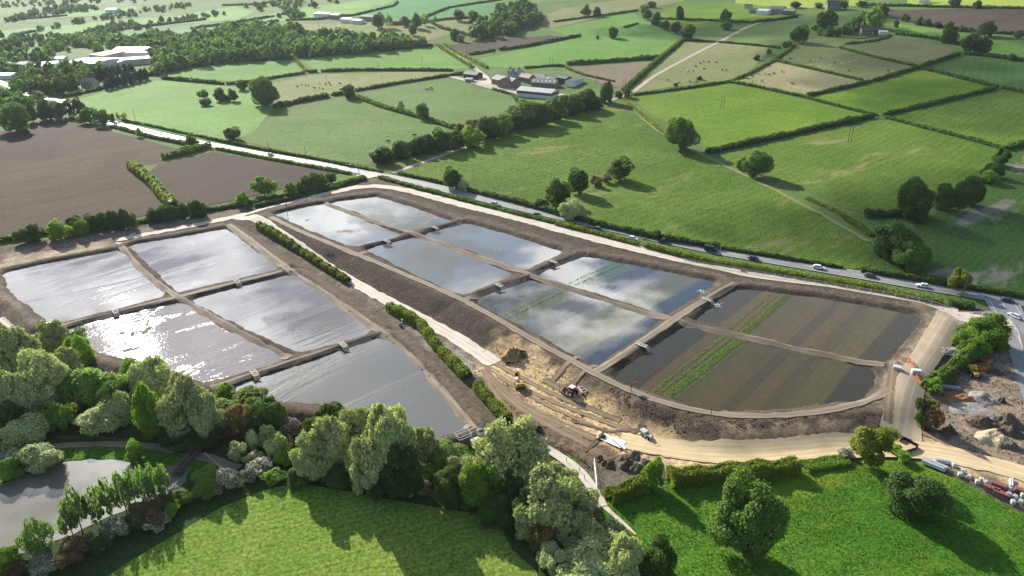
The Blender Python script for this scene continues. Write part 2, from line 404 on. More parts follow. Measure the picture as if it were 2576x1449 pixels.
NT = [0]
def tree(kind, cu, cv, w, h, label, group=None, name=None, ground=None):
    """a tree whose crown centre is seen at (cu, cv), w x h in survey pixels"""
    K = KIND[kind]; xy, s, t = G(cu, cv, 3.0)
    W = w / s; dep = math.atan2(CAMH, np.linalg.norm(xy)); ext = h / s
    Hc = math.sqrt(max((ext ** 2 - (W * math.sin(dep)) ** 2), (0.45 * ext) ** 2)) / math.cos(dep)
    Hc = min(max(Hc, 0.55 * W), 2.6 * W); H = Hc * (1.0 if K.get('bush') else 1.05)
    xy, s, t = G(cu, cv, H * K['cz'])
    W = w / s
    NT[0] += 1; lv = 'n' if w > 62 else ('m' if w > 26 else 'f'); var = NT[0] % 5
    me, tm = proto(kind, lv, var)
    z = float(hill(*xy)) if ground is None else ground
    rz = (NT[0] * 2.399) % 6.283
    cat = K['cat']
    if tm is None:
        o = bpy.data.objects.new(name or K['name'], me); link(o)
    else:
        o = empty(name or K['name'], (0, 0, 0))
        c = bpy.data.objects.new('crown', me); link(c, o); k = bpy.data.objects.new('trunk', tm); link(k, o)
    o.location = (xy[0], xy[1], z - 0.1); o.rotation_euler = (0, 0, rz); o.scale = (W, W, H)
    return tag(o, label, cat, group)

def densify(P, step):
    out = []
    for a, b in zip(P[:-1], P[1:]):
        n = max(1, int(np.linalg.norm(b - a) / step))
        for k in range(n): out.append(a + (b - a) * k / n)
    out.append(P[-1]); return np.array(out)

def hedge(pts, w, h, label, mat='l_hedge', name='hedge', group=None, cat='hedge', gaps=0.0, zf=None, lump=0.25, dens=1.0):
    P = densify(GL(pts), 2.0); seg = np.linalg.norm(np.diff(P, axis=0), axis=1); Ls = np.concatenate([[0], np.cumsum(seg)]); Lt = Ls[-1]
    cen = P.mean(0); dist = math.hypot(*cen); px = FPX * 0.3975 / math.hypot(dist, CAMH)      # render pixels per metre
    ls = float(np.clip(1.25 / px, 0.28, 1.6)); rng = np.random.default_rng(int(abs(pts[0][0] * 7 + pts[0][1] * 13)) % 99991)
    n = int(dens * min(14000, max(200, Lt * (w + 2 * h) / (ls * ls) * 2.2)))
    t = rng.uniform(0, Lt, n); cx = np.interp(t, Ls, P[:, 0]); cy = np.interp(t, Ls, P[:, 1])
    tx = np.interp(t + 1, Ls, P[:, 0]) - np.interp(t - 1, Ls, P[:, 0]); ty = np.interp(t + 1, Ls, P[:, 1]) - np.interp(t - 1, Ls, P[:, 1])
    tl = np.maximum(np.hypot(tx, ty), 1e-6); nx, ny = -ty / tl, tx / tl
    a = rng.uniform(0, PI, n)                                             # round the section
    lm = 1 + lump * (np.sin(t / (1.9 + w * .4) + pts[0][0]) * 0.5 + 0.5 * np.sin(t / (0.9 + .3 * w) * 1.7 + 2.0) + 0.7 * np.sin(t / 7.3 + pts[0][1]) * np.sin(t / 17.0)) + rng.normal(0, 0.07, n)
    ca, sa = np.cos(a), np.sin(a)
    off = np.sign(ca) * np.abs(ca) ** 0.6 * w / 2 * (0.8 + 0.25 * lm); hz = np.abs(sa) ** 0.6 * h * lm
    if zf is None: zf = hill
    X = cx + nx * off; Y = cy + ny * off; Z = zf(X, Y) + np.maximum(hz, 0.05)
    Pn = np.stack([X, Y, Z], 1); Nn = unit(np.stack([nx * ca, ny * ca, np.abs(sa) + 0.15], 1) + rng.normal(0, 0.55, (n, 3)))
    keep = np.ones(n, bool)
    if gaps: keep = np.sin(t / 5.1 + pts[0][0]) + np.sin(t / 11.7) > -2 + 2.6 * gaps
    V, Q = quads(Pn[keep], Nn[keep], np.full(keep.sum(), ls), rng)
    tint = np.repeat(np.clip(rng.uniform(-0.1, 0.8, keep.sum()) + 0.35 * (lm[keep] - 1) / max(lump, .01) * 0.5, 0, 1), 4)
    # woody core
    cv = []; cf = []
    if not gaps:
        k = max(2, int(Lt / 4)); tt = np.linspace(0, Lt, k)
        for q in tt:
            c = np.array((np.interp(q, Ls, P[:, 0]), np.interp(q, Ls, P[:, 1])))
            d = np.array((np.interp(q + 1, Ls, P[:, 0]) - np.interp(q - 1, Ls, P[:, 0]), np.interp(q + 1, Ls, P[:, 1]) - np.interp(q - 1, Ls, P[:, 1]))); d /= max(1e-6, np.hypot(*d))
            nn = np.array((-d[1], d[0])); z0 = float(zf(c[0], c[1]))
            for o, zz in ((-0.38 * w, -0.1), (-0.33 * w, 0.72 * h), (0.33 * w, 0.72 * h), (0.38 * w, -0.1)):
                cv.append((*(c + nn * o), z0 + zz))
        for i in range(k - 1):
            for j in range(3): cf.append((4 * i + j, 4 * i + j + 1, 4 * i + j + 5, 4 * i + j + 4))
    if cf:
        nb = len(V); V = np.concatenate([V, np.array(cv)]); Q = np.concatenate([Q, np.array(cf) + nb]); tint = np.concatenate([tint, np.zeros(len(cv))])
    me = np_mesh(name, V, Q, M[mat], attr={'tint': ('FLOAT', tint)})
    return tag(link(bpy.data.objects.new(name, me)), label, cat, group)

def inpoly(P, poly):
    x, y = P[:, 0], P[:, 1]; c = np.zeros(len(P), bool); n = len(poly)
    for i in range(n):
        x0, y0 = poly[i]; x1, y1 = poly[(i + 1) % n]
        hit = (y0 > y) != (y1 > y); xx = (x1 - x0) * (y - y0) / (y1 - y0 + 1e-12) + x0; c ^= hit & (x < xx)
    return c

def wood(poly, n, size, label, mat='l_wood', leaves=260, name='distant_wood', hr=(0.8, 1.2)):
    """a far-off wood that reads as one mass"""
    P = GL(poly); rng = np.random.default_rng(int(abs(poly[0][0] * 3 + poly[0][1] * 5 + n)))
    lo, hi = P.min(0), P.max(0); pts = []
    while len(pts) < n:
        c = rng.uniform(lo, hi, (400, 2)); pts += list(c[inpoly(c, P)])
    K = KIND['dark']; Vs, Qs, Ts = [], [], []; nb = 0
    bank = []
    for k in range(5):
        p, nn, _ = crown_points(dict(K, nl=9, lr=0.24), leaves, rng); V, Q = quads(p, unit(nn + rng.normal(0, .35, p.shape)), np.full(len(p), 0.17 * math.sqrt(260 / leaves)), rng); bank.append((V, Q, p))
    for c in pts[:n]:
        V, Q, p = bank[rng.integers(5)]; w = size * rng.uniform(0.6, 1.3); h = w * rng.uniform(*hr); a = rng.uniform(0, 6.28)
        R = np.array(((math.cos(a), -math.sin(a), 0), (math.sin(a), math.cos(a), 0), (0, 0, 1)))
        Vs.append((V @ R.T) * (w, w, h) + (c[0], c[1], float(hill(*c)) - 0.5)); Qs.append(Q + nb); nb += len(V)
        Ts.append(np.clip(np.repeat(rng.uniform(0, 0.6, len(Q)), 4) + rng.uniform(-0.25, 0.5), 0, 1))
    me = np_mesh(name, np.concatenate(Vs), np.concatenate(Qs), M[mat], attr={'tint': ('FLOAT', np.concatenate(Ts))})
    return tag(link(bpy.data.objects.new(name, me)), label, 'wood', None, 'stuff')

# ------------------------------------------------------------------ sheets and ribbons on the land
def jitter_edge(P, amp, seed):
    if amp <= 0: return P
    rng = np.random.default_rng(seed); return P + rng.normal(0, amp, P.shape)

def drape(name, world_poly, level, mat, label=None, cat=None, kind='structure', step=None, zf=None, edge=0.0):
    P = np.asarray(world_poly); dist = np.linalg.norm(P.mean(0)); step = step or max(5.0, dist * 0.03)
    B = densify(np.vstack([P, P[:1]]), step if not edge else min(step, 2.0))[:-1]; B = jitter_edge(B, edge, len(B))
    lo, hi = B.min(0), B.max(0)
    gx, gy = np.meshgrid(np.arange(lo[0], hi[0], step), np.arange(lo[1], hi[1], step)); I = np.stack([gx.ravel(), gy.ravel()], 1)
    I = I[inpoly(I, B)] if len(I) else I
    nb = len(B); pts = [Vector(p) for p in B] + [Vector(p) for p in I]
    v, e, f, *_ = delaunay_2d_cdt(pts, [(k, (k + 1) % nb) for k in range(nb)], [], 1, 1e-4)
    A = np.array([tuple(p) for p in v]); zf = zf or hill
    V = np.column_stack([A, zf(A[:, 0], A[:, 1]) + level])
    F = np.array([t for t in f if len(t) == 3])
    a, b, c = V[F[:, 0]], V[F[:, 1]], V[F[:, 2]]
    fl = np.cross(b - a, c - a)[:, 2] < 0; F[fl] = F[fl][:, ::-1]
    me = np_mesh(name, V, F, mat, smooth=True)
    return tag(link(bpy.data.objects.new(name, me)), label, cat, None, kind)

FIELD_LV = [0]
def field(name, pts, mat, label, level=0.06):
    FIELD_LV[0] += 1
    return drape(name, GL(pts), level + 0.004 * (FIELD_LV[0] % 9), M[mat], label, 'field')

RIB = [0]
def ribbon(name, pts, width, level, mat, label=None, zf=None, edge=0.0, kind='structure', step=2.0, cat='road', dz=0.0):
    P = densify(GL(pts, dz), 6.0)
    for _ in range(6): P[1:-1] = 0.25 * P[:-2] + 0.5 * P[1:-1] + 0.25 * P[2:]
    RIB[0] += 1; level = level + 0.007 * (RIB[0] % 11)
    P = densify(P, step); T = np.gradient(P, axis=0); T = unit(T); Nn = np.stack([-T[:, 1], T[:, 0]], 1)
    seg = np.linalg.norm(np.diff(P, axis=0), axis=1); Ls = np.concatenate([[0], np.cumsum(seg)])
    w = np.interp(np.linspace(0, 1, len(P)), np.linspace(0, 1, len(width)), width) if isinstance(width, (list, tuple)) else np.full(len(P), width)
    rng = np.random.default_rng(len(P)); nc = 9; zf = zf or hill
    V = []; uv = []
    for k in range(nc):
        q = k / (nc - 1) - 0.5; off = q * w + (rng.normal(0, edge, len(P)) if k in (0, nc - 1) else 0)
        X = P + Nn * off[:, None]; V.append(np.column_stack([X, zf(X[:, 0], X[:, 1]) + level])); uv.append(np.column_stack([Ls, q * w, np.full(len(P), 0.0), np.ones(len(P))]))
    n = len(P); V = np.concatenate(V); uv = np.concatenate(uv)
    i = np.arange(n - 1); Q = np.concatenate([np.stack([k * n + i, k * n + i + 1, (k + 1) * n + i + 1, (k + 1) * n + i], 1) for k in range(nc - 1)])
    me = np_mesh(name, V, Q, mat, smooth=True, attr={'along': ('FLOAT_COLOR', uv)})
    return tag(link(bpy.data.objects.new(name, me)), label, cat, None, kind)

def road_mat(name, c1, c2, tracks=(), tc=(0.1, 0.08, 0.06), tw=0.35, line=None, rough=0.85, spec=0.2, mott=0.35, ts=0.5):
    m, nt, out = nodes(name); at = N(nt, 'Attribute'); at.attribute_name = 'along'
    sx = N(nt, 'SeparateXYZ'); L(nt, at.outputs['Vector'], sx.inputs[0])
    P = pos(nt); col = mixc(nt, ramp(nt, noise(nt, P, 0.15, 5, 0.65), [(0.35, 0.0), (0.65, 1.0)]), c1, c2)
    mp = N(nt, 'Mapping'); mp.inputs['Scale'].default_value = (0.03, 1.6, 1); L(nt, at.outputs['Vector'], mp.inputs[0])
    st = noise(nt, mp.outputs[0], 1.0, 4, 0.7)
    col = mixc(nt, mott, col, ramp(nt, st, [(0.3, 0.62), (0.7, 1.28)]), 'MULTIPLY')
    wob = math_(nt, 'MULTIPLY', math_(nt, 'SUBTRACT', noise(nt, P, 0.08, 2), 0.5), 0.9)
    y = math_(nt, 'ADD', sx.outputs[1], wob if not line else 0.0)
    for t in tracks:
        d = math_(nt, 'ABSOLUTE', math_(nt, 'SUBTRACT', y, t)); k = math_(nt, 'SUBTRACT', 1.0, math_(nt, 'DIVIDE', d, tw), True)
        k = math_(nt, 'MULTIPLY', k, math_(nt, 'MULTIPLY', ramp(nt, noise(nt, P, 0.2, 4), [(0.3, 0.4), (0.6, 1.0)]), ts), True)
        col = mixc(nt, k, col, tc)
    if line:
        d = math_(nt, 'ABSOLUTE', sx.outputs[1]); k = math_(nt, 'LESS_THAN', d, 0.09)
        dash = math_(nt, 'LESS_THAN', math_(nt, 'MODULO', sx.outputs[0], 9.0), 5.0)
        e = math_(nt, 'LESS_THAN', math_(nt, 'ABSOLUTE', math_(nt, 'SUBTRACT', d, line)), 0.07)
        col = mixc(nt, math_(nt, 'ADD', math_(nt, 'MULTIPLY', k, dash), e, True), col, (0.62, 0.62, 0.6))
    f = noise(nt, P, 2.5, 4, 0.7)
    principled(nt, out, col, rough, spec, f, 0.25, 0.1); return m
#@@SITE
HAZE = 0.000035; EXPO = 0.9
# ------------------------------------------------------------------ the building site: ponds, banks, dirt
ZL, ZR = 1.3, 2.0
PD = {
 'L1': [(10,692),(20,684),(100,666),(200,648),(296,630),(318,640),(345,676),(414,737),(405,747),(290,778),(150,812),(120,812),(81,777),(24,735)],
 'L2': [(326,620),(345,613),(430,600),(564,576),(580,582),(699,671),(690,681),(582,705),(450,735),(429,720),(370,662)],
 'L3': [(160,836),(175,826),(290,795),(447,761),(470,765),(560,824),(716,898),(706,910),(516,966),(444,936),(360,917),(246,885),(205,862)],
 'L4': [(484,754),(510,744),(620,717),(720,692),(740,692),(800,733),(918,818),(933,829),(918,843),(760,887),(738,881),(620,828),(490,762)],
 'L5': [(590,976),(640,956),(760,918),(900,868),(957,851),(979,855),(1006,876),(1080,956),(1170,1068),(1167,1077),(1087,1105),(1036,1079),(960,1050),(889,1027),(709,1008),(600,993)],
 'A1': [(694,540),(712,534),(780,518),(811,513),(900,547),(1007,590),(990,600),(895,620),(870,616),(778,579)],
 'B1': [(830,513),(850,506),(946,494),(1040,522),(1134,556),(1120,563),(1033,581),(1010,577),(900,535)],
 'A2': [(922,629),(950,618),(1039,597),(1060,600),(1180,643),(1290,689),(1280,698),(1168,742),(1140,736),(1030,684)],
 'B2': [(1062,593),(1080,584),(1171,561),(1190,565),(1300,596),(1414,634),(1400,644),(1321,680),(1300,675),(1180,630)],
 'A3': [(1200,756),(1215,745),(1333,705),(1355,709),(1500,752),(1660,806),(1652,818),(1498,920),(1462,903),(1330,830),(1210,768)],
 'B3': [(1353,693),(1370,682),(1468,645),(1490,648),(1640,676),(1795,708),(1785,724),(1690,785),(1670,792),(1520,744),(1370,700)],
 'A4': [(1722,823),(1745,825),(1900,862),(2100,905),(2193,929),(2205,944),(2193,975),(2163,1006),(2000,1026),(1803,1036),(1747,1024),(1657,993),(1567,963),(1549,951),(1556,935),(1640,876)],
 'B4': [(1750,806),(1765,794),(1812,750),(1857,727),(1880,728),(2080,752),(2295,790),(2315,804),(2300,830),(2240,908),(2208,912),(2000,872),(1800,820)],
}
PW = {k: GL(v, ZL if k[0] == 'L' else ZR) for k, v in PD.items()}

def pdist(P, poly):
    best = np.full(len(P), 1e18); n = len(poly)
    for i in range(n):
        a = poly[i]; d = poly[(i + 1) % n] - a; t = np.clip(((P - a) @ d) / (d @ d), 0, 1)
        q = P - a - t[:, None] * d; best = np.minimum(best, (q * q).sum(1))
    return np.sqrt(best) * np.where(inpoly(P, poly), -1, 1)

def wob(x, y):
    return 0.30 * np.sin(x * 0.9 + 1.7 * np.sin(y * .21)) * np.sin(y * 0.77 + 1.1) + 0.22 * np.sin(x * 1.9 + y * 1.3) + 0.25 * np.sin(x * .27 - y * .33)

def site_dist(x, y):
    P = np.column_stack([x, y]); n = len(P)
    dl = np.full(n, 1e9); dr = np.full(n, 1e9)
    for k, w in PW.items():
        c = w.mean(0); R = np.linalg.norm(w - c, axis=1).max() + 40
        near = np.hypot(x - c[0], y - c[1]) < R
        if near.any():
            d = pdist(P[near], w)
            if k[0] == 'L': dl[near] = np.minimum(dl[near], d)
            else: dr[near] = np.minimum(dr[near], d)
    return dl, dr

def profile(d, zw, crest, flat, run):
    z = np.where(d < 0, np.maximum(zw + d * 0.6, zw - 1.0), np.minimum(zw + d * 0.5, crest))
    return np.where(d > flat, 0.14 + (crest - 0.14) * (1 - sstep((d - flat) / run)), z)

def site_z(x, y, rough=0.0):
    x = np.atleast_1d(np.asarray(x, float)); y = np.atleast_1d(np.asarray(y, float))
    dl, dr = site_dist(x, y); w = wob(x, y)
    zl = profile(dl + w * (dl < 5), ZL, ZL + 0.95, 4.0, 4.0); zr = profile(dr + w * (dr < 5), ZR, ZR + 1.15, 6.0, 11.0)
    z = np.where(dl < 4, zl, np.where(dr < 4, zr, np.maximum(zl, zr)))
    return z
def sz1(x, y): return float(site_z([x], [y])[0])

SITE = GL([(-90,655),(-40,632),(0,622),(150,597),(300,573),(480,543),(620,517),(800,485),(920,452),(960,450),(1060,478),(1180,508),(1300,543),(1500,595),(1700,643),(2000,703),(2200,739),(2400,778),(2450,768),(2530,772),(2640,800),(2950,930),(3150,1300),(3000,1440),(2800,1396),(2576,1296),(2400,1200),(2290,1152),(2140,1163),(2000,1176),(1850,1190),(1700,1208),(1540,1240),(1500,1232),(1480,1190),(1440,1150),(1360,1120),(1290,1100),(1200,1130),(1080,1140),(1000,1100),(850,1088),(700,1064),(540,1046),(400,1002),(300,970),(200,940),(120,890),(60,850),(0,800),(-60,750),(-110,720)])
st = 1.2
lo, hi = SITE.min(0), SITE.max(0)
nx, ny = int((hi[0] - lo[0]) / st) + 2, int((hi[1] - lo[1]) / st) + 2
gx, gy = np.meshgrid(lo[0] + st * np.arange(nx), lo[1] + st * np.arange(ny))
X, Y = gx.ravel(), gy.ravel()
dsite = pdist(np.column_stack([X, Y]), SITE)
dl, dr = site_dist(X, Y)
Z = site_z(X, Y)
rs = RNG.normal(0, 1, len(X))
lumps = 0.035 * np.sin(X * 1.3 + 2 * np.sin(Y * .4)) * np.sin(Y * 1.1 + np.sin(X * .5)) + 0.05 * rs
Z = Z + lumps * np.clip((np.minimum(dl, dr) + 0.5) / 4, 0.25, 1)
Z = np.where(dsite > -1.3, np.minimum(Z, 0.05 - 0.25 * np.clip(dsite + 1.3, 0, 2)), Z)
alb = np.tile(np.array((0.155, 0.118, 0.086)), (len(X), 1))
def blend(k, col):
    global alb
    k = np.clip(k, 0, 1)[:, None]; alb = alb * (1 - k) + np.array(col) * k
def fbm(s, seed):
    r = np.random.default_rng(seed); f = np.zeros(len(X))
    for o in range(4):
        a = r.uniform(0, 6.28, 3); k = s * 2 ** o
        f += (np.sin(X * k * math.cos(a[0]) + Y * k * math.sin(a[0]) + a[1]) * np.sin(Y * k * math.cos(a[0]) - X * k * math.sin(a[0]) + a[2])) / 2 ** (o * .7)
    return f
def zone(pts, col, soft=3.0, amt=1.0, dz=0.3):
    d = pdist(np.column_stack([X, Y]), GL(pts, dz)); blend(amt * (0.5 - d / soft + 0.45 * fbm(0.35, len(pts)) ), col)
dm = np.minimum(dl, dr)
blend((dr < 30) * (1 - np.abs(dr - 13) / 11) * 1.6, (0.086, 0.066, 0.051))
blend((dl < 30) * (1 - np.abs(dl - 9) / 5) * 0.8, (0.13, 0.101, 0.077))
zone([(640,560),(880,715),(1000,790),(1190,950),(1240,930),(1200,890),(1000,770),(850,690),(700,600),(620,545)], (0.24, 0.195, 0.155), 6, 0.8)
zone([(880,560),(1120,720),(1320,860),(1500,950),(1420,970),(1240,890),(1050,790),(860,680),(700,590)], (0.08, 0.061, 0.049), 8, 0.85)
zone([(648,588),(760,650),(876,722),(905,735),(1000,805),(1085,880),(1180,960),(1215,930),(1150,870),(1000,790),(880,720),(700,610),(640,560)], (0.36, 0.31, 0.26), 5, 0.55)
zone([(960,870),(1010,850),(1180,980),(1250,1080),(1210,1095),(1130,1010)], (0.19, 0.143, 0.103), 6, 0.8)
SANDP = [(1190,915),(1250,860),(1310,880),(1400,945),(1500,1005),(1620,1065),(1720,1112),(2000,1100),(2180,1085),(2260,1085),(2330,1110),(2576,1190),(2576,1230),(2400,1160),(2240,1120),(2000,1168),(1760,1195),(1650,1180),(1560,1125),(1420,1060),(1300,1010),(1225,950)]
zone(SANDP, (0.56, 0.41, 0.225), 6, 1.3, 0.15)
zone([(1400,1010),(1520,1090),(1620,1150),(1480,1180),(1370,1110),(1290,1060),(1230,980)], (0.25, 0.17, 0.10), 10, 0.85, 0.15)
zone([(1330,960),(1420,990),(1540,1060),(1640,1110),(1560,1120),(1430,1060),(1350,1010)], (0.60, 0.42, 0.20), 6, 1.0, 0.15)
zone([(1500,1165),(1640,1165),(1690,1200),(1640,1225),(1500,1240)], (0.20, 0.165, 0.135), 6, 1.0, 0.15)
zone([(2280,765),(2450,785),(2440,820),(2380,870),(2330,930),(2270,1000),(2260,1080),(2230,1080),(2215,1000),(2240,930),(2320,850),(2330,800)], (0.44, 0.36, 0.255), 6, 1.0)
zone([(2330,1000),(2400,930),(2500,880),(2600,860),(2640,1200),(2500,1160),(2400,1105),(2300,1060)], (0.30, 0.23, 0.16), 8, 1.0, 0.15)
zone([(2350,940),(2480,870),(2576,860),(2576,940),(2470,960)], (0.27, 0.22, 0.17), 8, 0.8, 0.15)
zone([(0,632),(150,600),(300,580),(490,548),(600,525),(600,540),(480,568),(300,600),(130,620),(0,650)], (0.24, 0.2, 0.16), 4, 0.8)
zone([(0,650),(160,622),(280,606),(280,625),(160,650),(60,668),(0,700)], (0.38, 0.30, 0.205), 6, 0.9)
zone([(-30,690),(5,690),(25,745),(115,830),(230,900),(330,935),(200,920),(100,850),(0,775),(-30,760)], (0.30, 0.24, 0.17), 4, 0.9)
blend((np.abs(dm - 4.6) < 2.6) * (1 - np.abs(dm - 4.6) / 2.6) * 0.75, (0.185, 0.142, 0.100))
blend(np.clip(1 - np.abs(dm - 0.9) / 1.7, 0, 1) * 0.9, (0.066, 0.05, 0.037))
blend(0.15 * np.clip(fbm(0.5, 5), 0, 1), (0.33, 0.28, 0.23)); blend(0.22 * np.clip(fbm(0.25, 9), 0, 1), (0.12, 0.092, 0.068))
blend((dr > 4.5) * (1 - np.abs(dr - 12) / 8) * 0.7, (0.092, 0.070, 0.054))
zone([(1320,950),(1420,975),(1520,1025),(1640,1085),(1700,1120),(1640,1140),(1540,1118),(1430,1062),(1340,1010)], (0.56, 0.40, 0.20), 5, 0.95, 0.15)
zone([(1250,868),(1310,875),(1400,930),(1440,965),(1360,970),(1290,925)], (0.52, 0.38, 0.20), 5, 0.8, 0.5)
lum = alb.mean(1, keepdims=True); alb *= 0.72 + 0.28 * np.clip((lum - 0.17) / 0.12, 0, 1)
alb *= (1 + 0.12 * rs)[:, None]
amask = np.clip(0.5 - pdist(np.column_stack([X, Y]), GL([(1190,900),(1260,860),(1400,940),(1620,1060),(1720,1112),(1700,1190),(1480,1190),(1380,1110),(1240,1030)], 0.15)) / 8, 0, 1)
keep = (dsite < 1.4).reshape(ny, nx); kk = keep[:-1, :-1] & keep[1:, :-1] & keep[:-1, 1:] & keep[1:, 1:]
idx = np.arange(nx * ny).reshape(ny, nx)
Q = np.stack([idx[:-1, :-1][kk], idx[:-1, 1:][kk], idx[1:, 1:][kk], idx[1:, :-1][kk]], 1)
used = np.unique(Q); remap = np.full(nx * ny, -1); remap[used] = np.arange(len(used))
m, nt, out = nodes('site dirt'); at = N(nt, 'Attribute'); at.attribute_name = 'alb'; P_ = pos(nt)
f = noise(nt, P_, 1.1, 7, 0.8, 0.2); f2 = noise(nt, pos(nt, dirn((700, 598), (1120, 835)), (0.04, 1, 1)), 1.5, 4, 0.7)
col = mixc(nt, 1.0, at.outputs['Color'], ramp(nt, f, [(0.34, 0.5), (0.50, 1.0), (0.66, 1.5)]), 'MULTIPLY')
col = mixc(nt, 0.45, col, ramp(nt, f2, [(0.3, 0.65), (0.7, 1.3)]), 'MULTIPLY')
rt = noise(nt, pos(nt, dirn((1240, 930), (1600, 1110)), (0.07, 0.75, 1)), 1.0, 4, 0.6, 0.6)
col = mixc(nt, math_(nt, 'MULTIPLY', at.outputs['Alpha'], ramp(nt, rt, [(0.50, 0.0), (0.62, 0.85)])), col, (0.16, 0.105, 0.06))
spk = ramp(nt, noise(nt, P_, 1.3, 5, 0.8), [(0.60, 0.0), (0.70, 1.0)])
col = mixc(nt, math_(nt, 'MULTIPLY', spk, 0.34), col, (0.46, 0.40, 0.33))
principled(nt, out, col, 0.95, 0.1, f, 0.8, 0.35); M['dirt'] = m
me = np_mesh('site_ground', np.column_stack([X, Y, Z])[used], remap[Q], m, smooth=True, attr={'alb': ('FLOAT_COLOR', np.column_stack([alb, amask])[used])})
tag(link(bpy.data.objects.new('site_ground', me)), 'brown bulldozed earth and banks around the new ponds', 'ground', None, 'structure')

D_ = (0.058, 0.050, 0.027)
pal4 = [(0.0, D_), (0.15, D_), (0.165, (0.15, 0.100, 0.034)), (0.29, (0.135, 0.092, 0.030)), (0.31, (0.085, 0.085, 0.016)), (0.42, (0.10, 0.094, 0.018)), (0.44, (0.125, 0.088, 0.034)), (0.52, (0.12, 0.082, 0.03)), (0.53, (0.058, 0.047, 0.02)), (0.58, (0.062, 0.05, 0.02)), (0.59, (0.13, 0.10, 0.03)), (0.66, (0.12, 0.088, 0.026)), (0.67, (0.07, 0.055, 0.02)), (0.74, (0.10, 0.077, 0.024)), (0.75, (0.115, 0.115, 0.02)), (0.86, (0.13, 0.125, 0.025)), (0.875, D_), (1.0, D_)]
pal4 = [(p, tuple(0.42 * a + 0.58 * b for a, b in zip(c, (0.088, 0.072, 0.026)))) if 0.15 < p < 0.87 else (p, c) for p, c in pal4]
pal4 = [(p, (c[0] * 0.70, c[1] * 0.64, c[2] * 0.34)) for p, c in pal4]
pal4b = [(p, (c[0] * 1.2 + .010, c[1] * 1.1 + .009, c[2] * 1.2 + .004)) for p, c in pal4]
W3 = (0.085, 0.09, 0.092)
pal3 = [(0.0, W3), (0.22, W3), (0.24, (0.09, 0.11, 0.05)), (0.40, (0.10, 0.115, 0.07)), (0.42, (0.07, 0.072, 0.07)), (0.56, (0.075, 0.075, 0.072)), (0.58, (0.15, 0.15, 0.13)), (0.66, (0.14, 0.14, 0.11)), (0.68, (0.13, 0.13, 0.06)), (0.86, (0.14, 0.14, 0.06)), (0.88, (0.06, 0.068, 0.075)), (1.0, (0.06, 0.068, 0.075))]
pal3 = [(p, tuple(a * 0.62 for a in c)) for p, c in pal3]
def span(k, r):
    n = np.array((-math.sin(r), math.cos(r))); q = PW[k] @ n; a, b = float(q.min()), float(q.max())
    return (b, a)
WM = {
 'L': water_mat('silty pond water', (0.13, 0.122, 0.128), (0.16, 0.148, 0.155), R_L, rough=0.025, ripple=0.17, ior=1.6),
 'L3': water_mat('shallow silty pond water', (0.14, 0.128, 0.13), (0.175, 0.155, 0.155), R_L, rough=0.03, ripple=0.45, mud=0.42, ior=1.24, calm0=0.25),
 'L5': water_mat('rippled pond water', (0.13, 0.125, 0.11), (0.15, 0.145, 0.13), R_L, rough=0.03, ripple=0.30, ior=1.5),
 '1': water_mat('shallow pond water', (0.11, 0.115, 0.11), (0.14, 0.14, 0.13), R_A3, rough=0.03, ripple=0.03, mud=0.40, ior=1.7),
 '2': water_mat('blue grey pond water', (0.12, 0.125, 0.125), (0.15, 0.15, 0.145), R_A3, rough=0.03, ripple=0.05, mud=0.33, ior=1.7),
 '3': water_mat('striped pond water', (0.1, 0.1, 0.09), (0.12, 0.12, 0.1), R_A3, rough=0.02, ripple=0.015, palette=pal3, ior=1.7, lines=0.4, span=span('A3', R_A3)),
 '4': water_mat('murky green pond water', (0.06, 0.05, 0.03), (0.09, 0.07, 0.03), R_A4, rough=0.03, ripple=0.02, palette=pal4, ior=1.48, span=span('A4', R_A4)),
 '4b': water_mat('murky brown pond water', (0.06, 0.05, 0.03), (0.09, 0.07, 0.03), R_A4 - 0.03, rough=0.03, ripple=0.02, palette=pal4b, ior=1.48, span=span('B4', R_A4 - 0.03)),
}
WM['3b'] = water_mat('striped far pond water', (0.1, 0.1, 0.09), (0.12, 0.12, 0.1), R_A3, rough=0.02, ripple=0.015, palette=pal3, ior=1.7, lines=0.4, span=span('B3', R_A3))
WSEL = {'L1': 'L', 'L2': 'L', 'L3': 'L3', 'L4': 'L', 'L5': 'L5', 'A1': '1', 'B1': '1', 'A2': '2', 'B2': '2', 'A3': '3', 'B3': '3b', 'A4': '4', 'B4': '4b'}
WLAB = {'L1': 'white glinting pond at the far corner beside the ploughed field', 'L2': 'bright silver pond beside the narrow clipped hedge end', 'L3': 'shallow silty pond with mud showing, behind the willows',
 'L4': 'grey rippled pond with a cloud mirrored in it', 'L5': 'large grey pond tapering to a point by the willows', 'A1': 'shallow blue pond with mud islands beside the pale haul road', 'B1': 'shallow blue pond with mud islands under the road junction',
 'A2': 'smooth blue grey pond beside the haul road, second of its row', 'B2': 'blue pond with faint weed bands, second along the road', 'A3': 'striped pond mirroring white clouds, third along the haul road', 'B3': 'striped pond mirroring white clouds, third along the road',
 'A4': 'murky green brown pond with bright weed rows, in front', 'B4': 'murky brown pond with weed rows beside the road bend'}
for k, w in PW.items():
    c = w.mean(0); d = w - c; r = np.linalg.norm(d, axis=1, keepdims=True); P = c + d * (1 + 1.7 / r)
    zz = ZL if k[0] == 'L' else ZR
    drape('pond_water', P, 0.0, WM[WSEL[k]], WLAB[k], 'pond', zf=lambda x, y, zz=zz: np.full(np.shape(x), zz), step=12)

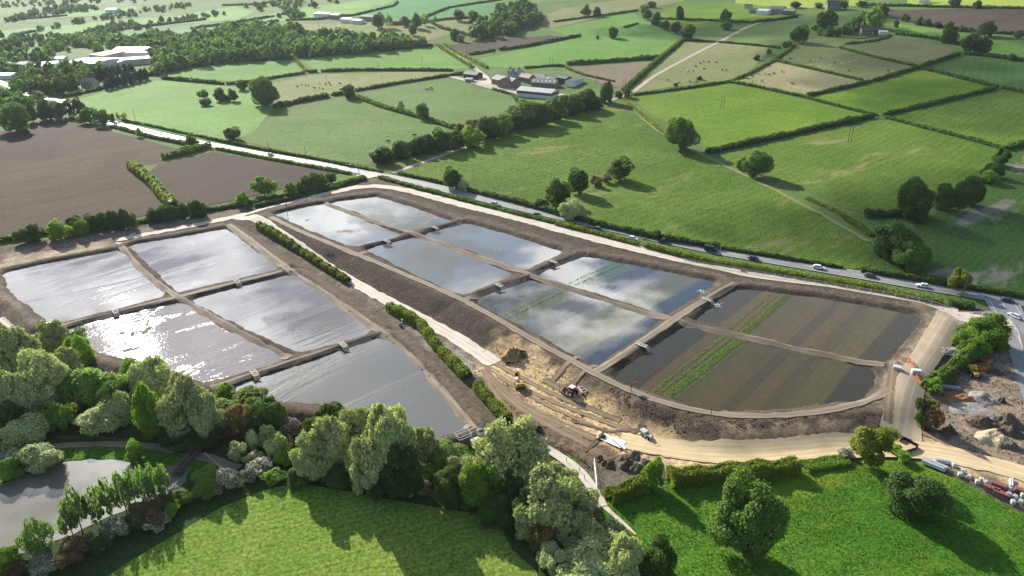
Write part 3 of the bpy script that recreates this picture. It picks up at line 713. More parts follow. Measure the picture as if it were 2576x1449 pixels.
def weed(rows, label, z, width=0.8, dens=3.0, size=0.23):
    Vs = []; rng = np.random.default_rng(len(label))
    for a, b, w, dn in rows:
        P = GL([a, b], z); ln = np.linalg.norm(P[1] - P[0]); n = int(ln * w * dens * dn * 4.5); d = (P[1] - P[0]) / ln; nn = np.array((-d[1], d[0]))
        t = rng.uniform(0, ln, n); t = t[np.sin(t * 0.8 + a[0]) + rng.normal(0, 1, n) > -2.2 ]; o = rng.uniform(-w / 2, w / 2, len(t))
        xy = P[0] + d * t[:, None] + nn * o[:, None]; Vs.append(np.column_stack([xy, z + rng.uniform(0.03, 0.28, len(t))]))
    P = np.concatenate(Vs); Nn = unit(np.array((0, 0, 1.0)) + rng.normal(0, .5, P.shape)); V, Q = quads(P, Nn, np.full(len(P), size), rng)
    me = np_mesh('pond_weed', V, Q, M['l_reed'], attr={'tint': ('FLOAT', np.repeat(rng.uniform(0, 1, len(P)), 4))})
    tag(link(bpy.data.objects.new('pond_weed', me)), label, 'water plants', None, 'stuff')
weed([((1675,999),(1857,858),2.6,1.3),((1639,987),(1822,846),1.0,.9),((1657,991),(1838,850),0.9,1),((1692,1008),(1872,866),0.8,.35)], 'bright green weed rows standing in the murky green pond', ZR)
weed([((1868,840),(1980,744),2.4,1.2),((1836,828),(1938,741),1.0,.7),((1852,834),(1955,744),0.8,.6)], 'bright green weed rows standing in the murky brown pond', ZR)
rw = [((1264,795),(1393,732),.5,.8),((1276,801),(1414,735),.6,1.1),((1283,804),(1423,738),.35,.6),((1290,808),(1432,741),.35,.4)]
weed(rw, 'thin green weed rows in the striped pond by the haul road', ZR, size=0.24)
rw = [((1429,714),(1546,661),.5,.8),((1447,717),(1567,664),.6,1.0),((1455,719),(1578,666),.35,.5),((1462,722),(1590,668),.35,.4)]
weed(rw, 'thin green weed rows in the striped pond along the road', ZR, size=0.24)

def scatter(name, poly, n, size, mat, label, dz=0.3, cat='rubble', up=0.5, zf=None, lift=0.3):
    P = GL(poly, dz); rng = np.random.default_rng(n); lo, hi = P.min(0), P.max(0); c = rng.uniform(lo, hi, (n * 3, 2)); c = c[inpoly(c, P)][:n]
    k = np.sin(c[:, 0] * .35 + 2 * np.sin(c[:, 1] * .21)) * np.sin(c[:, 1] * .4 + c[:, 0] * .1) + rng.normal(0, .7, len(c)) > -.2; c = c[k]
    z = (zf or site_z)(c[:, 0], c[:, 1]); s = size * rng.uniform(.5, 1.5, len(c)); V = []; a0 = rng.uniform(0, 6.28, len(c))
    for q in range(3): V.append(np.column_stack([c[:, 0] + s * np.cos(a0 + q * 2.09), c[:, 1] + s * np.sin(a0 + q * 2.09), z - .05]))
    V.append(np.column_stack([c[:, 0] + rng.normal(0, .2, len(c)) * s, c[:, 1] + rng.normal(0, .2, len(c)) * s, z + s * (up + lift * rng.uniform(size=len(c)))]))
    m_ = len(c); V = np.concatenate(V); i = np.arange(m_); F = np.concatenate([np.stack([i, i + m_, i + 3 * m_], 1), np.stack([i + m_, i + 2 * m_, i + 3 * m_], 1), np.stack([i + 2 * m_, i, i + 3 * m_], 1)])
    tag(link(bpy.data.objects.new(name, np_mesh(name, V, F, M[mat], attr={'tint': ('FLOAT', np.tile(rng.uniform(0, 1, m_), 4))}))), label, cat, None, 'stuff')
M['chalk'] = paint('chalky lumps', (0.44, 0.39, 0.32), 0.95, 0.1, 0.4, scale=0.6); M['clod'] = paint('brown clods', (0.16, 0.12, 0.088), 0.95, 0.1, 0.5, scale=0.6); M['l_grass'] = leaf_mat('grass tufts', (0.08, 0.19, 0.014), (0.13, 0.26, 0.025), 0.4)
STRIP = [(640,560),(700,608),(880,722),(1010,808),(1090,885),(1195,965),(1225,935),(1165,880),(1000,782),(880,712),(700,604)]
scatter('rubble', STRIP, 2600, .30, 'chalk', 'pale chalky lumps scattered beside the haul road')
scatter('rubble', [(690,560),(880,690),(1100,790),(1260,890),(1480,950),(1540,990),(1420,960),(1300,900),(1130,800),(900,680)], 4500, .26, 'clod', 'brown clods on the dark bank above the haul road', .8)
scatter('rubble', [(880,470),(1000,480),(1400,590),(1800,690),(2300,780),(2250,790),(1800,705),(1400,610),(1000,500)], 4000, .30, 'clod', 'brown clods on the bank below the roadside haul road', .8)
scatter('rubble', [(1500,960),(1700,1050),(1850,1060),(2150,1040),(2200,1060),(1850,1100),(1700,1095),(1560,1030)], 3000, .22, 'clod', 'brown clods on the bank of the murky green pond', .8)
scatter('rubble', [(1230,900),(1420,960),(1620,1070),(1700,1190),(1480,1190),(1300,1060)], 2600, .20, 'clod', 'dark clods on the sandy earthworks', .1)
scatter('rubble', [(2340,1000),(2420,920),(2600,880),(2600,1180),(2440,1120)], 2200, .26, 'clod', 'brown stones strewn over the yard', .1)

# haul roads and tracks on the site
M['haul'] = road_mat('pale crushed stone', (0.50, 0.43, 0.35), (0.62, 0.54, 0.45), (-0.9, 0.9), (0.34, 0.28, 0.22), 0.35, ts=0.8)
M['haul2'] = road_mat('pale crushed limestone', (0.48, 0.41, 0.33), (0.60, 0.52, 0.43), (-1.1, 1.1), (0.36, 0.30, 0.24), 0.5, ts=0.5)
M['sand'] = road_mat('rolled sand', (0.52, 0.40, 0.225), (0.64, 0.50, 0.30), (-4.2, -2.9, -1.2, 0.4, 1.9, 3.3), (0.40, 0.29, 0.165), 0.45, ts=0.55, mott=0.65)
M['track'] = road_mat('dirt track', (0.19, 0.148, 0.107), (0.235, 0.183, 0.132), (-0.8, 0.8), (0.33, 0.262, 0.187), 0.35, ts=0.7)
M['track2'] = road_mat('worn earth track', (0.38, 0.30, 0.20), (0.46, 0.365, 0.245), (-1.0, 1.0), (0.58, 0.47, 0.33), 0.4, ts=0.7)
SZ = site_z
ribbon('haul_road', [(590,548),(622,543),(700,596),(880,706),(1000,773),(1120,832),(1200,884),(1246,915)], [4.2,4.8,4.6,4.8,5.0,5.6], 0.12, M['haul'], 'pale haul road between the two groups of ponds', SZ, 0.2)
ribbon('haul_road', [(290,606),(480,570),(600,545),(700,521),(800,493),(900,468),(945,461),(1000,473),(1120,506),(1300,549),(1500,603),(1800,674),(2000,711),(2200,744),(2330,768),(2410,786)], [4,5,6,6.5,7,7.5,8], 0.16, M['haul2'], 'pale haul road along the hedge beside the main road', SZ, 0.3)
ribbon('haul_road', [(1560,1108),(1640,1138),(1740,1158),(1850,1160),(2000,1144),(2150,1113),(2250,1103),(2380,1122),(2480,1158),(2600,1200)], [6,7,7.5,8,8,8,7.5,7,7], 0.17, M['sand'], 'wide sandy haul road below the murky green pond', SZ, 0.18, step=1.2)
ribbon('haul_road', [(2400,785),(2378,830),(2352,880),(2310,930),(2280,980),(2262,1040),(2262,1100)], [9,8,8,7,8,10], 0.13, M['track2'], 'rutted sandy track past the silver tank', SZ, 0.12)
for lab, pts, w, z in [('wheel track along the bank between the far pond rows', [(815,508),(900,541),(1060,592),(1200,642),(1335,692),(1500,744),(1690,806),(1900,848),(2100,893),(2225,918)], 2.6, ZR + 1.15),
    ('wheel track on the cross bank below the first pond pair', [(905,638),(1000,606),(1060,590),(1165,556)], 2.2, ZR + 1.15), ('wheel track on the cross bank below the second pond pair', [(1165,756),(1250,722),(1335,692),(1475,634)], 2.4, ZR + 1.15),
    ('wheel track on the cross bank below the third pond pair', [(1500,935),(1590,880),(1690,805),(1775,752),(1850,712)], 2.8, ZR + 1.15),
    ('wheel track on the bank beside the haul road', [(680,546),(770,590),(900,640),(1040,700),(1180,760),(1330,850),(1480,930),(1560,980),(1700,1038),(1800,1058),(2000,1046),(2170,1028),(2240,980)], 2.4, ZR + 1.15)]:
    ribbon('bank_track', pts, w, 0.10, M['track'], lab, SZ, 0.15, dz=z)
for lab, pts, w, z in [('wheel track on the bank between the paired silver ponds', [(305,620),(340,665),(430,742),(470,757),(600,835),(730,900)], 2.4, ZL + 0.95),
    ('wheel track on the cross bank between silver and grey ponds', [(130,825),(290,787),(440,747),(590,712),(710,683)], 2.2, ZL + 0.95), ('wheel track on the cross bank above the large grey pond', [(530,975),(640,941),(745,905),(870,866),(960,838)], 2.2, ZL + 0.95),
    ('wheel track beside the narrow clipped hedge', [(575,565),(640,612),(720,675),(830,745),(930,815),(1010,870),(1090,960),(1190,1080)], 3.0, ZL + 0.95)]:
    ribbon('bank_track', pts, w, 0.10, M['track'], lab, SZ, 0.15, dz=z)

# ------------------------------------------------------------------ land, roads, fields
xs = np.concatenate([np.linspace(-5200, -1700, 24), np.arange(-1650, 1660, 25), np.linspace(1700, 5200, 24)]); ys = np.concatenate([np.linspace(-900, -50, 12), np.arange(0, 2500, 25), np.linspace(2550, 7500, 30)])
gx, gy = np.meshgrid(xs, ys); V = np.column_stack([gx.ravel(), gy.ravel(), hill(gx.ravel(), gy.ravel()) - 0.12]); ny2, nx2 = gx.shape; idx = np.arange(nx2 * ny2).reshape(ny2, nx2)
Q = np.stack([idx[:-1, :-1].ravel(), idx[:-1, 1:].ravel(), idx[1:, 1:].ravel(), idx[1:, :-1].ravel()], 1)
sx = (inpoly(V[Q].mean(1)[:, :2], SITE) & (pdist(V[Q].mean(1)[:, :2], SITE) < -32))
me = np_mesh('ground', V, Q[~sx], M['grass_base'], smooth=True); tag(link(bpy.data.objects.new('ground', me)), 'rough green grassland under the fields and hedges', 'ground', None, 'structure')
F_ = field
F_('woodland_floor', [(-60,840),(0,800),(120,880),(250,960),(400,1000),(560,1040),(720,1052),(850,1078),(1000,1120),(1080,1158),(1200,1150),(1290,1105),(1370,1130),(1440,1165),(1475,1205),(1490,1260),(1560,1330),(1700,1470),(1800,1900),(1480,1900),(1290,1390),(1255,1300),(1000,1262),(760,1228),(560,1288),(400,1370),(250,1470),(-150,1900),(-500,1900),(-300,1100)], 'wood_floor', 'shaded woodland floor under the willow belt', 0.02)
PL = 'ploughed_field'
F_(PL, [(-80,340),(0,332),(120,300),(187,297),(250,322),(360,352),(465,380),(405,410),(332,422),(345,445),(398,495),(412,530),(330,550),(100,588),(0,606),(-80,620)], 'plough', 'large harrowed brown field beside the silver ponds')
F_(PL, [(400,412),(470,398),(535,382),(680,406),(800,428),(850,437),(780,457),(700,477),(600,502),(520,517),(440,530),(425,490),(374,434)], 'plough2', 'small harrowed brown field between the lane hedge and the road')
F_(PL, [(1130,112),(1250,100),(1380,89),(1430,93),(1300,116),(1178,138)], 'plough2', 'grey brown harrowed field below the copse')
F_(PL, [(2240,26),(2400,22),(2600,20),(2620,88),(2430,80),(2300,55),(2230,42)], 'plough2', 'grey brown harrowed field on the hilltop')
F_('stubble_field', [(1440,168),(1640,156),(1600,190),(1570,222),(1510,210),(1450,185)], 'stubble', 'bare brown triangle of field behind the farm sheds')
GF = 'grass_field'
F_(GF, [(160,262),(250,235),(300,225),(395,203),(520,209),(630,225),(690,272),(640,330),(590,352),(510,352),(380,325),(310,303),(240,285)], 'lightgreen', 'pale green field along the road beyond the harrowed soil')
F_(GF, [(410,192),(470,175),(560,163),(745,150),(770,183),(640,208),(560,204),(520,200)], 'bright', 'bright green field under the main wood')
F_(GF, [(757,148),(900,134),(1100,118),(1185,172),(1000,177),(800,182)], 'bright', 'bright green field beside the farm drive')
F_(GF, [(690,243),(662,213),(780,189),(1000,181),(1150,180),(1110,192),(900,230),(830,241),(700,268)], 'tangreen', 'tan pasture with cattle between two hedges')
F_(GF, [(598,352),(640,322),(700,287),(870,247),(920,256),(1020,290),(1130,325),(1120,345),(1000,378),(950,400),(932,418),(760,390)], 'mid', 'green pasture above the road, bounded by the diagonal treeline')
F_(GF, [(905,240),(1000,217),(1130,197),(1290,240),(1302,262),(1250,290),(1170,312),(1140,317),(1030,286)], 'mid', 'rounded green pasture in front of the farm')
F_(GF, [(1205,148),(1450,96),(1380,75),(1480,55),(1590,32),(1640,60),(1700,92),(1708,104),(1640,150),(1430,164),(1300,171),(1232,168)], 'bright', 'long green hillside field behind the farm')
F_(GF, [(1592,236),(1720,107),(1830,109),(1942,121),(1890,176),(1840,205),(1680,220)], 'tangreen', 'sloping pasture crossed by a pale track')
F_(GF, [(1735,99),(1800,84),(1890,65),(2010,56),(2010,90),(1945,120),(1830,107)], 'mid', 'hillside pasture above the pale track')
F_(GF, [(1960,152),(2005,113),(2110,121),(2300,168),(2250,192),(2180,203),(2060,176)], 'tangreen', 'worn pasture dotted with white sheep')
F_(GF, [(1842,206),(1890,186),(1952,156),(2060,180),(2195,209),(2110,225),(2030,240)], 'tan', 'straw coloured pasture between dark hedges')
F_(GF, [(2040,246),(2120,228),(2200,208),(2310,175),(2410,196),(2500,222),(2360,258),(2212,292)], 'yellowgreen', 'lime green pasture sloping up behind the pole pair')
F_(GF, [(1592,245),(1700,232),(1835,210),(2010,248),(2200,292),(2050,324),(1900,355),(1790,385),(1755,350),(1680,310),(1630,285)], 'yellowgreen', 'wide lime green field with a pole pair in it')
F_(GF, [(1800,392),(2050,330),(2228,297),(2380,338),(2525,376),(2500,420),(2430,460),(2350,500),(2200,542),(2130,525),(2000,468),(1900,430)], 'rich', 'deep green field below the long dark hedge')
F_(GF, [(1012,436),(1180,372),(1400,302),(1560,262),(1600,298),(1680,345),(1760,388),(1900,450),(2030,515),(2140,580),(2185,630),(2190,668),(2150,678),(1900,638),(1640,590),(1480,548),(1300,502),(1150,466)], 'rich', 'large sloping meadow above the road')
F_(GF, [(2525,380),(2640,372),(2680,780),(2576,742),(2440,715),(2330,690),(2250,665),(2300,600),(2300,560),(2390,520),(2470,460)], 'thin', 'patchy dark green crop field with bare soil showing')
F_(GF, [(2240,292),(2360,262),(2515,224),(2660,248),(2680,400),(2530,378),(2380,332)], 'rich', 'dark green field at the hillside edge')
F_(GF, [(2330,174),(2420,140),(2640,160),(2660,244),(2510,221),(2410,195)], 'darkgreen', 'dark green hill field under the big dark tree')
F_(GF, [(2115,120),(2160,98),(2260,90),(2410,118),(2415,136),(2320,165),(2200,143)], 'tangreen', 'olive hill pasture in front of the stone house')
F_(GF, [(2250,58),(2330,70),(2450,92),(2640,125),(2640,152),(2430,134),(2260,88)], 'bright', 'bright green hill field beside the harrowed hilltop')
F_(GF, [(2000,112),(2040,98),(2110,90),(2160,96),(2110,119)], 'tangreen', 'scrubby pasture corner below the house')
F_(GF, [(1640,42),(1720,6),(1860,9),(2000,26),(1900,56),(1740,74),(1690,70)], 'yellowgreen', 'smooth lime green hilltop field')
F_('crop_field', [(1850,-12),(2180,-12),(2170,14),(1990,22),(1850,8)], 'rape', 'yellow crop field on the skyline')
F_('crop_field', [(2285,-12),(2640,-12),(2640,24),(2440,22),(2280,16)], 'rape', 'yellow crop field beyond the harrowed hilltop')
F_(GF, [(1620,-10),(1730,-10),(1720,4),(1600,26),(1480,50),(1390,72),(1340,50),(1420,20)], 'tangreen', 'pale pasture above the copse')
F_('crop_field', [(1000,-5),(1130,-5),(1240,15),(1370,22),(1250,40),(1120,45),(1090,55),(900,44),(870,38),(930,15)], 'emerald', 'blue green wheat field beyond the far farm')
F_(GF, [(560,92),(660,72),(730,58),(880,68),(1000,60),(1090,58),(1140,66),(1150,80),(1060,108),(1000,100),(880,86),(800,80),(720,70),(620,85)], 'tangreen', 'pale pasture beyond the main wood')
F_(GF, [(780,62),(900,50),(1080,60),(1130,44),(1220,48),(1200,80),(1100,86),(980,90),(880,80)], 'tangreen', 'worn pasture around the far farm')
F_(GF, [(-60,80),(60,72),(180,62),(270,52),(360,62),(290,78),(180,88),(60,96),(-60,110)], 'lightgreen', 'pale band of field under the far woods')
F_(GF, [(20,92),(160,70),(290,64),(210,88),(140,100),(40,98)], 'lightgreen', 'pale field strip between two far treelines')
F_(GF, [(300,50),(440,40),(590,16),(640,30),(600,48),(440,62),(330,60)], 'lightgreen', 'long pale field among far hedges')
F_(GF, [(440,74),(560,60),(700,40),(720,52),(600,74),(500,92),(380,100)], 'tangreen', 'long tan field beyond the main wood')
F_(GF, [(130,32),(260,26),(340,14),(350,24),(240,40),(110,48)], 'lightgreen', 'small pale field on the far plain')
F_(GF, [(600,50),(760,20),(900,2),(980,-8),(1000,0),(880,38),(730,52)], 'lightgreen', 'pale field edged by a long thin hedge')
F_('crop_field', [(230,88),(380,75),(520,62),(700,40),(640,58),(480,80),(260,100)], 'emerald', 'dark green strip of wheat on the plain')
F_(GF, [(-40,132),(100,122),(120,130),(100,142),(40,146),(-40,150)], 'bright', 'small green paddock behind the sheds')
F_('grass_verge', [(940,428),(1010,405),(1100,385),(1200,360),(1330,310),(1500,262),(1550,262),(1300,335),(1120,395),(1010,436)], 'verge', 'grass strip between the treeline and the pale track', 0.03)
F_('grass_verge', [(345,420),(400,400),(460,385),(535,372),(535,382),(470,398),(400,412),(374,434)], 'verge', 'green strip dividing the two harrowed fields', 0.03)
F_(GF, [(1390,240),(1450,232),(1520,250),(1430,272),(1330,275),(1310,262)], 'yellowgreen', 'small paddock below the big farm shed')
F_(GF, [(1420,170),(1480,220),(1560,230),(1500,248),(1440,236),(1470,205),(1400,180)], 'mid', 'grass beside the farm sheds')
F_('hay_meadow', [(200,1500),(330,1410),(560,1275),(680,1228),(760,1218),(900,1240),(1010,1262),(1240,1300),(1290,1385),(1350,1440),(1480,1900),(-200,1900)], 'mown', 'mown yellow green meadow below the willow belt')
F_('lush_meadow', [(1515,1292),(1530,1262),(1620,1240),(1850,1200),(2000,1186),(2140,1168),(2280,1158),(2400,1204),(2576,1298),(2800,1398),(3000,1444),(3000,1900),(1800,1900),(1640,1390)], 'lush', 'lush green meadow with three large trees')

scatter('grass', [(1530,1290),(1620,1245),(1850,1205),(2000,1190),(2140,1172),(2280,1162),(2400,1208),(2576,1300),(2620,1400),(2620,1470),(1760,1470),(1650,1390)], 22000, .20, 'l_grass', 'coarse tufts of grass in the lush meadow', 0, 'grass', .9, hill)
scatter('grass', [(1010,440),(1560,265),(1760,390),(2150,585),(2180,665),(1900,632),(1480,545),(1150,463)], 12000, .42, 'l_grass', 'coarse tufts of grass in the large sloping meadow', 0, 'grass', .5, hill)
m, nt, out = nodes('x')
M['asphalt'] = road_mat('worn asphalt', (0.20, 0.195, 0.19), (0.26, 0.25, 0.24), (-2.6, -1.0, 1.0, 2.6), (0.16, 0.155, 0.15), 0.4, line=3.7, rough=0.55, spec=0.5, mott=0.15)
M['lane'] = road_mat('farm track', (0.34, 0.29, 0.22), (0.42, 0.36, 0.28), (-0.8, 0.8), (0.48, 0.42, 0.34), 0.4)
M['grasstrack'] = road_mat('grass track', (0.14, 0.17, 0.05), (0.19, 0.2, 0.07), (-0.8, 0.8), (0.30, 0.26, 0.15), 0.35, ts=0.9)
M['path'] = road_mat('gravel path', (0.45, 0.39, 0.32), (0.55, 0.48, 0.40), (), mott=0.2)
ribbon('road', [(150,250),(200,284),(250,302),(300,313),(380,333),(470,353),(600,377),(780,408),(935,437),(1100,471),(1300,521),(1500,566),(1780,628),(2100,681),(2330,722),(2530,753),(2640,770),(2900,815)], 8.0, 0.14, M['asphalt'], 'pale asphalt main road with cars', None, 0.0, step=5)
ribbon('road', [(2520,760),(2545,790),(2562,840),(2575,900),(2600,980),(2640,1100),(2700,1250)], [11,8,7,7,7,7], 0.19, M['asphalt'], 'side road turning off toward the yard', None, 0.0, step=3)
ribbon('road', [(905,446),(960,436)], 10, 0.20, M['haul2'], 'gravel apron where the site meets the road', None, 0.4, step=3)
ribbon('road', [(-40,190),(0,206),(60,235),(110,250),(150,252)], 6, 0.2, M['asphalt'], 'pale road past the estate trees', None, step=5)
ribbon('farm_track', [(990,436),(1060,410),(1180,368),(1270,335),(1370,300),(1480,268),(1560,245),(1590,236)], [3.5, 3.5, 4.5], 0.2, M['lane'], 'pale farm track beside the diagonal treeline', None, 0.2, step=4)
ribbon('farm_track', [(1588,236),(1640,195),(1700,162),(1760,130),(1830,95),(1880,68),(1920,55)], [4, 4.5, 4.5], 0.24, M['lane'], 'pale track climbing the hill pasture', None, 0.2, step=6)
ribbon('farm_track', [(1105,115),(1150,140),(1190,168),(1212,185)], [4, 4, 5], 0.24, M['lane'], 'farm drive between twin yellow hedges', None, 0.2, step=6)
ribbon('farm_track', [(1580,255),(1600,282),(1640,318),(1690,352),(1780,395),(1900,455),(2010,510),(2130,575),(2185,610)], [3.5, 3, 2.5, 2.0], 0.2, M['grasstrack'], 'grassy track along the top of the large meadow', None, 0.2, step=4)
ribbon('farm_yard', [(1130,192),(1190,205),(1250,222),(1330,236),(1420,240)], [7, 10, 16, 16, 14], 0.22, M['lane'], 'dusty yard between the farm buildings', None, 0.6, step=4)
ribbon('farm_yard', [(1200,180),(1215,195),(1225,212)], [8, 12, 10], 0.25, M['path'], 'pale concrete yard at the end of the drive', None, 0.4, step=4)
ribbon('footpath', [(1355,1120),(1400,1135),(1450,1160),(1480,1190),(1484,1215),(1490,1245),(1518,1275)], [2.6, 2.6, 2.8, 2.6, 2.2], 0.22, M['path'], 'fenced gravel footpath to the meadow gate', None, 0.05, step=1.5)
ribbon('footpath', [(1515,1270),(1545,1300),(1600,1345)], [1.4, .8, .5], 0.12, M['path'], 'trodden line across the lush meadow', None, 0.1, step=1.5)
ribbon('footpath', [(-30,1150),(60,1122),(150,1105),(250,1106),(360,1115),(480,1128),(550,1150),(600,1180)], [2.2, 2.2, 2.2, 2.6, 3.0], 0.12, M['track'], 'earth path above the fishing pond', None, 0.15, step=1.5)
ribbon('footpath', [(0,800),(60,840),(130,890),(200,930),(300,962),(420,995),(560,1030),(720,1050),(860,1070)], 2.6, 0.10, M['path'], 'pale path behind the willow belt fence', None, 0.1, step=2)
ribbon('gravel_verge', [(2395,800),(2440,790),(2500,790),(2545,815)], [5, 8, 8, 5], 0.2, M['haul2'], 'gravel shoulder at the yard entrance', SZ, 0.5)
WM['fish'] = water_mat('still fishing pond', (0.16, 0.15, 0.12), (0.19, 0.175, 0.14), 0, rough=0.02, ripple=0.015, ior=1.5)
drape('pond_water', GL([(-60,1245),(0,1222),(60,1197),(150,1163),(230,1157),(310,1159),(340,1178),(420,1173),(478,1178),(476,1200),(468,1216),(440,1235),(360,1270),(250,1310),(180,1345),(110,1375),(45,1400),(-60,1400)]), 0.09, WM['fish'], 'still grey fishing pond behind the row of alders', 'pond', edge=0.25, step=6)
F_('pond_bank', [(-60,1170),(60,1130),(160,1112),(260,1113),(380,1124),(480,1138),(560,1165),(590,1190),(530,1215),(478,1212),(476,1180),(420,1170),(340,1174),(310,1155),(230,1153),(150,1159),(60,1193),(-60,1240)], 'lush', 'green bank above the fishing pond', 0.05)
# ------------------------------------------------------------------ woods (one mass each)
wood([(392,165),(420,132),(500,98),(640,72),(720,74),(800,97),(900,106),(1000,106),(1060,113),(1110,113),(1000,126),(850,141),(740,149),(600,157),(480,172),(400,190)], 520, 13, 'broad dark green main wood behind the bright fields', leaves=200)
wood([(40,232),(60,192),(130,185),(200,178),(265,182),(262,205),(210,222),(150,243)], 75, 12, 'mixed estate wood beside the pale road', leaves=240)
wood([(1185,100),(1212,60),(1260,28),(1310,20),(1370,52),(1300,88),(1220,100)], 95, 14, 'leafy copse above the grey brown field')
wood([(205,160),(230,140),(330,108),(420,98),(470,102),(420,130),(385,150),(370,135),(300,133),(235,140)], 90, 13, 'lighter wood behind the pale roofed sheds')
wood([(0,55),(30,48),(100,26),(220,16),(260,24),(110,40),(40,54)], 82, 9, 'far wood along the top of the pale plain', leaves=120)
wood([(-20,2),(150,-8),(420,-14),(400,4),(300,8),(100,16),(-20,20)], 97, 9, 'hazy wood on the skyline of the plain', leaves=110)
wood([(225,48),(330,30),(480,12),(470,20),(360,38),(260,52)], 52, 8, 'far tree belt beside the tiny farmstead', leaves=120)
wood([(170,96),(200,80),(310,60),(390,58),(380,76),(300,82),(220,94)], 52, 9, 'dark tree belt crossing the pale fields', leaves=140)
wood([(-10,82),(90,92),(210,98),(210,118),(120,126),(-10,132)], 60, 9, 'dark tree belt above the small green paddock', leaves=160)
wood([(110,112),(250,96),(300,100),(250,120),(150,138),(110,125)], 60, 11, 'bushy wood corner behind the warehouses', leaves=160)
wood([(95,76),(210,53),(212,58),(100,80)], 16, 8, 'thin line of trees between two pale strips', leaves=160)
wood([(380,58),(480,44),(580,28),(585,33),(480,54),(385,64)], 25, 8, 'long far treeline curving across the plain', leaves=160)
wood([(610,20),(680,8),(760,0),(770,8),(680,20)], 24, 8, 'far clump of trees near the skyline', leaves=140)
wood([(640,28),(690,14),(760,8),(860,2),(860,8),(740,24)], 21, 8, 'far straggling treeline beside a long pale field', leaves=140)
wood([(685,44),(720,32),(760,30),(770,40),(730,52)], 19, 8, 'round far copse beside the tan field', leaves=180)
wood([(0,150),(60,150),(130,140),(150,150),(110,170),(60,182),(0,200)], 34, 11, 'garden trees among the warehouses', leaves=200)
wood([(0,255),(30,235),(60,240),(40,262),(90,262),(70,282),(0,290)], 20, 11, 'leafy wood edge behind the harrowed field', leaves=400)
wood([(2050,88),(2110,76),(2180,38),(2200,20),(2230,18),(2210,50),(2150,85),(2085,96)], 34, 8, 'dark scrubby wood below the hilltop farm', leaves=220)

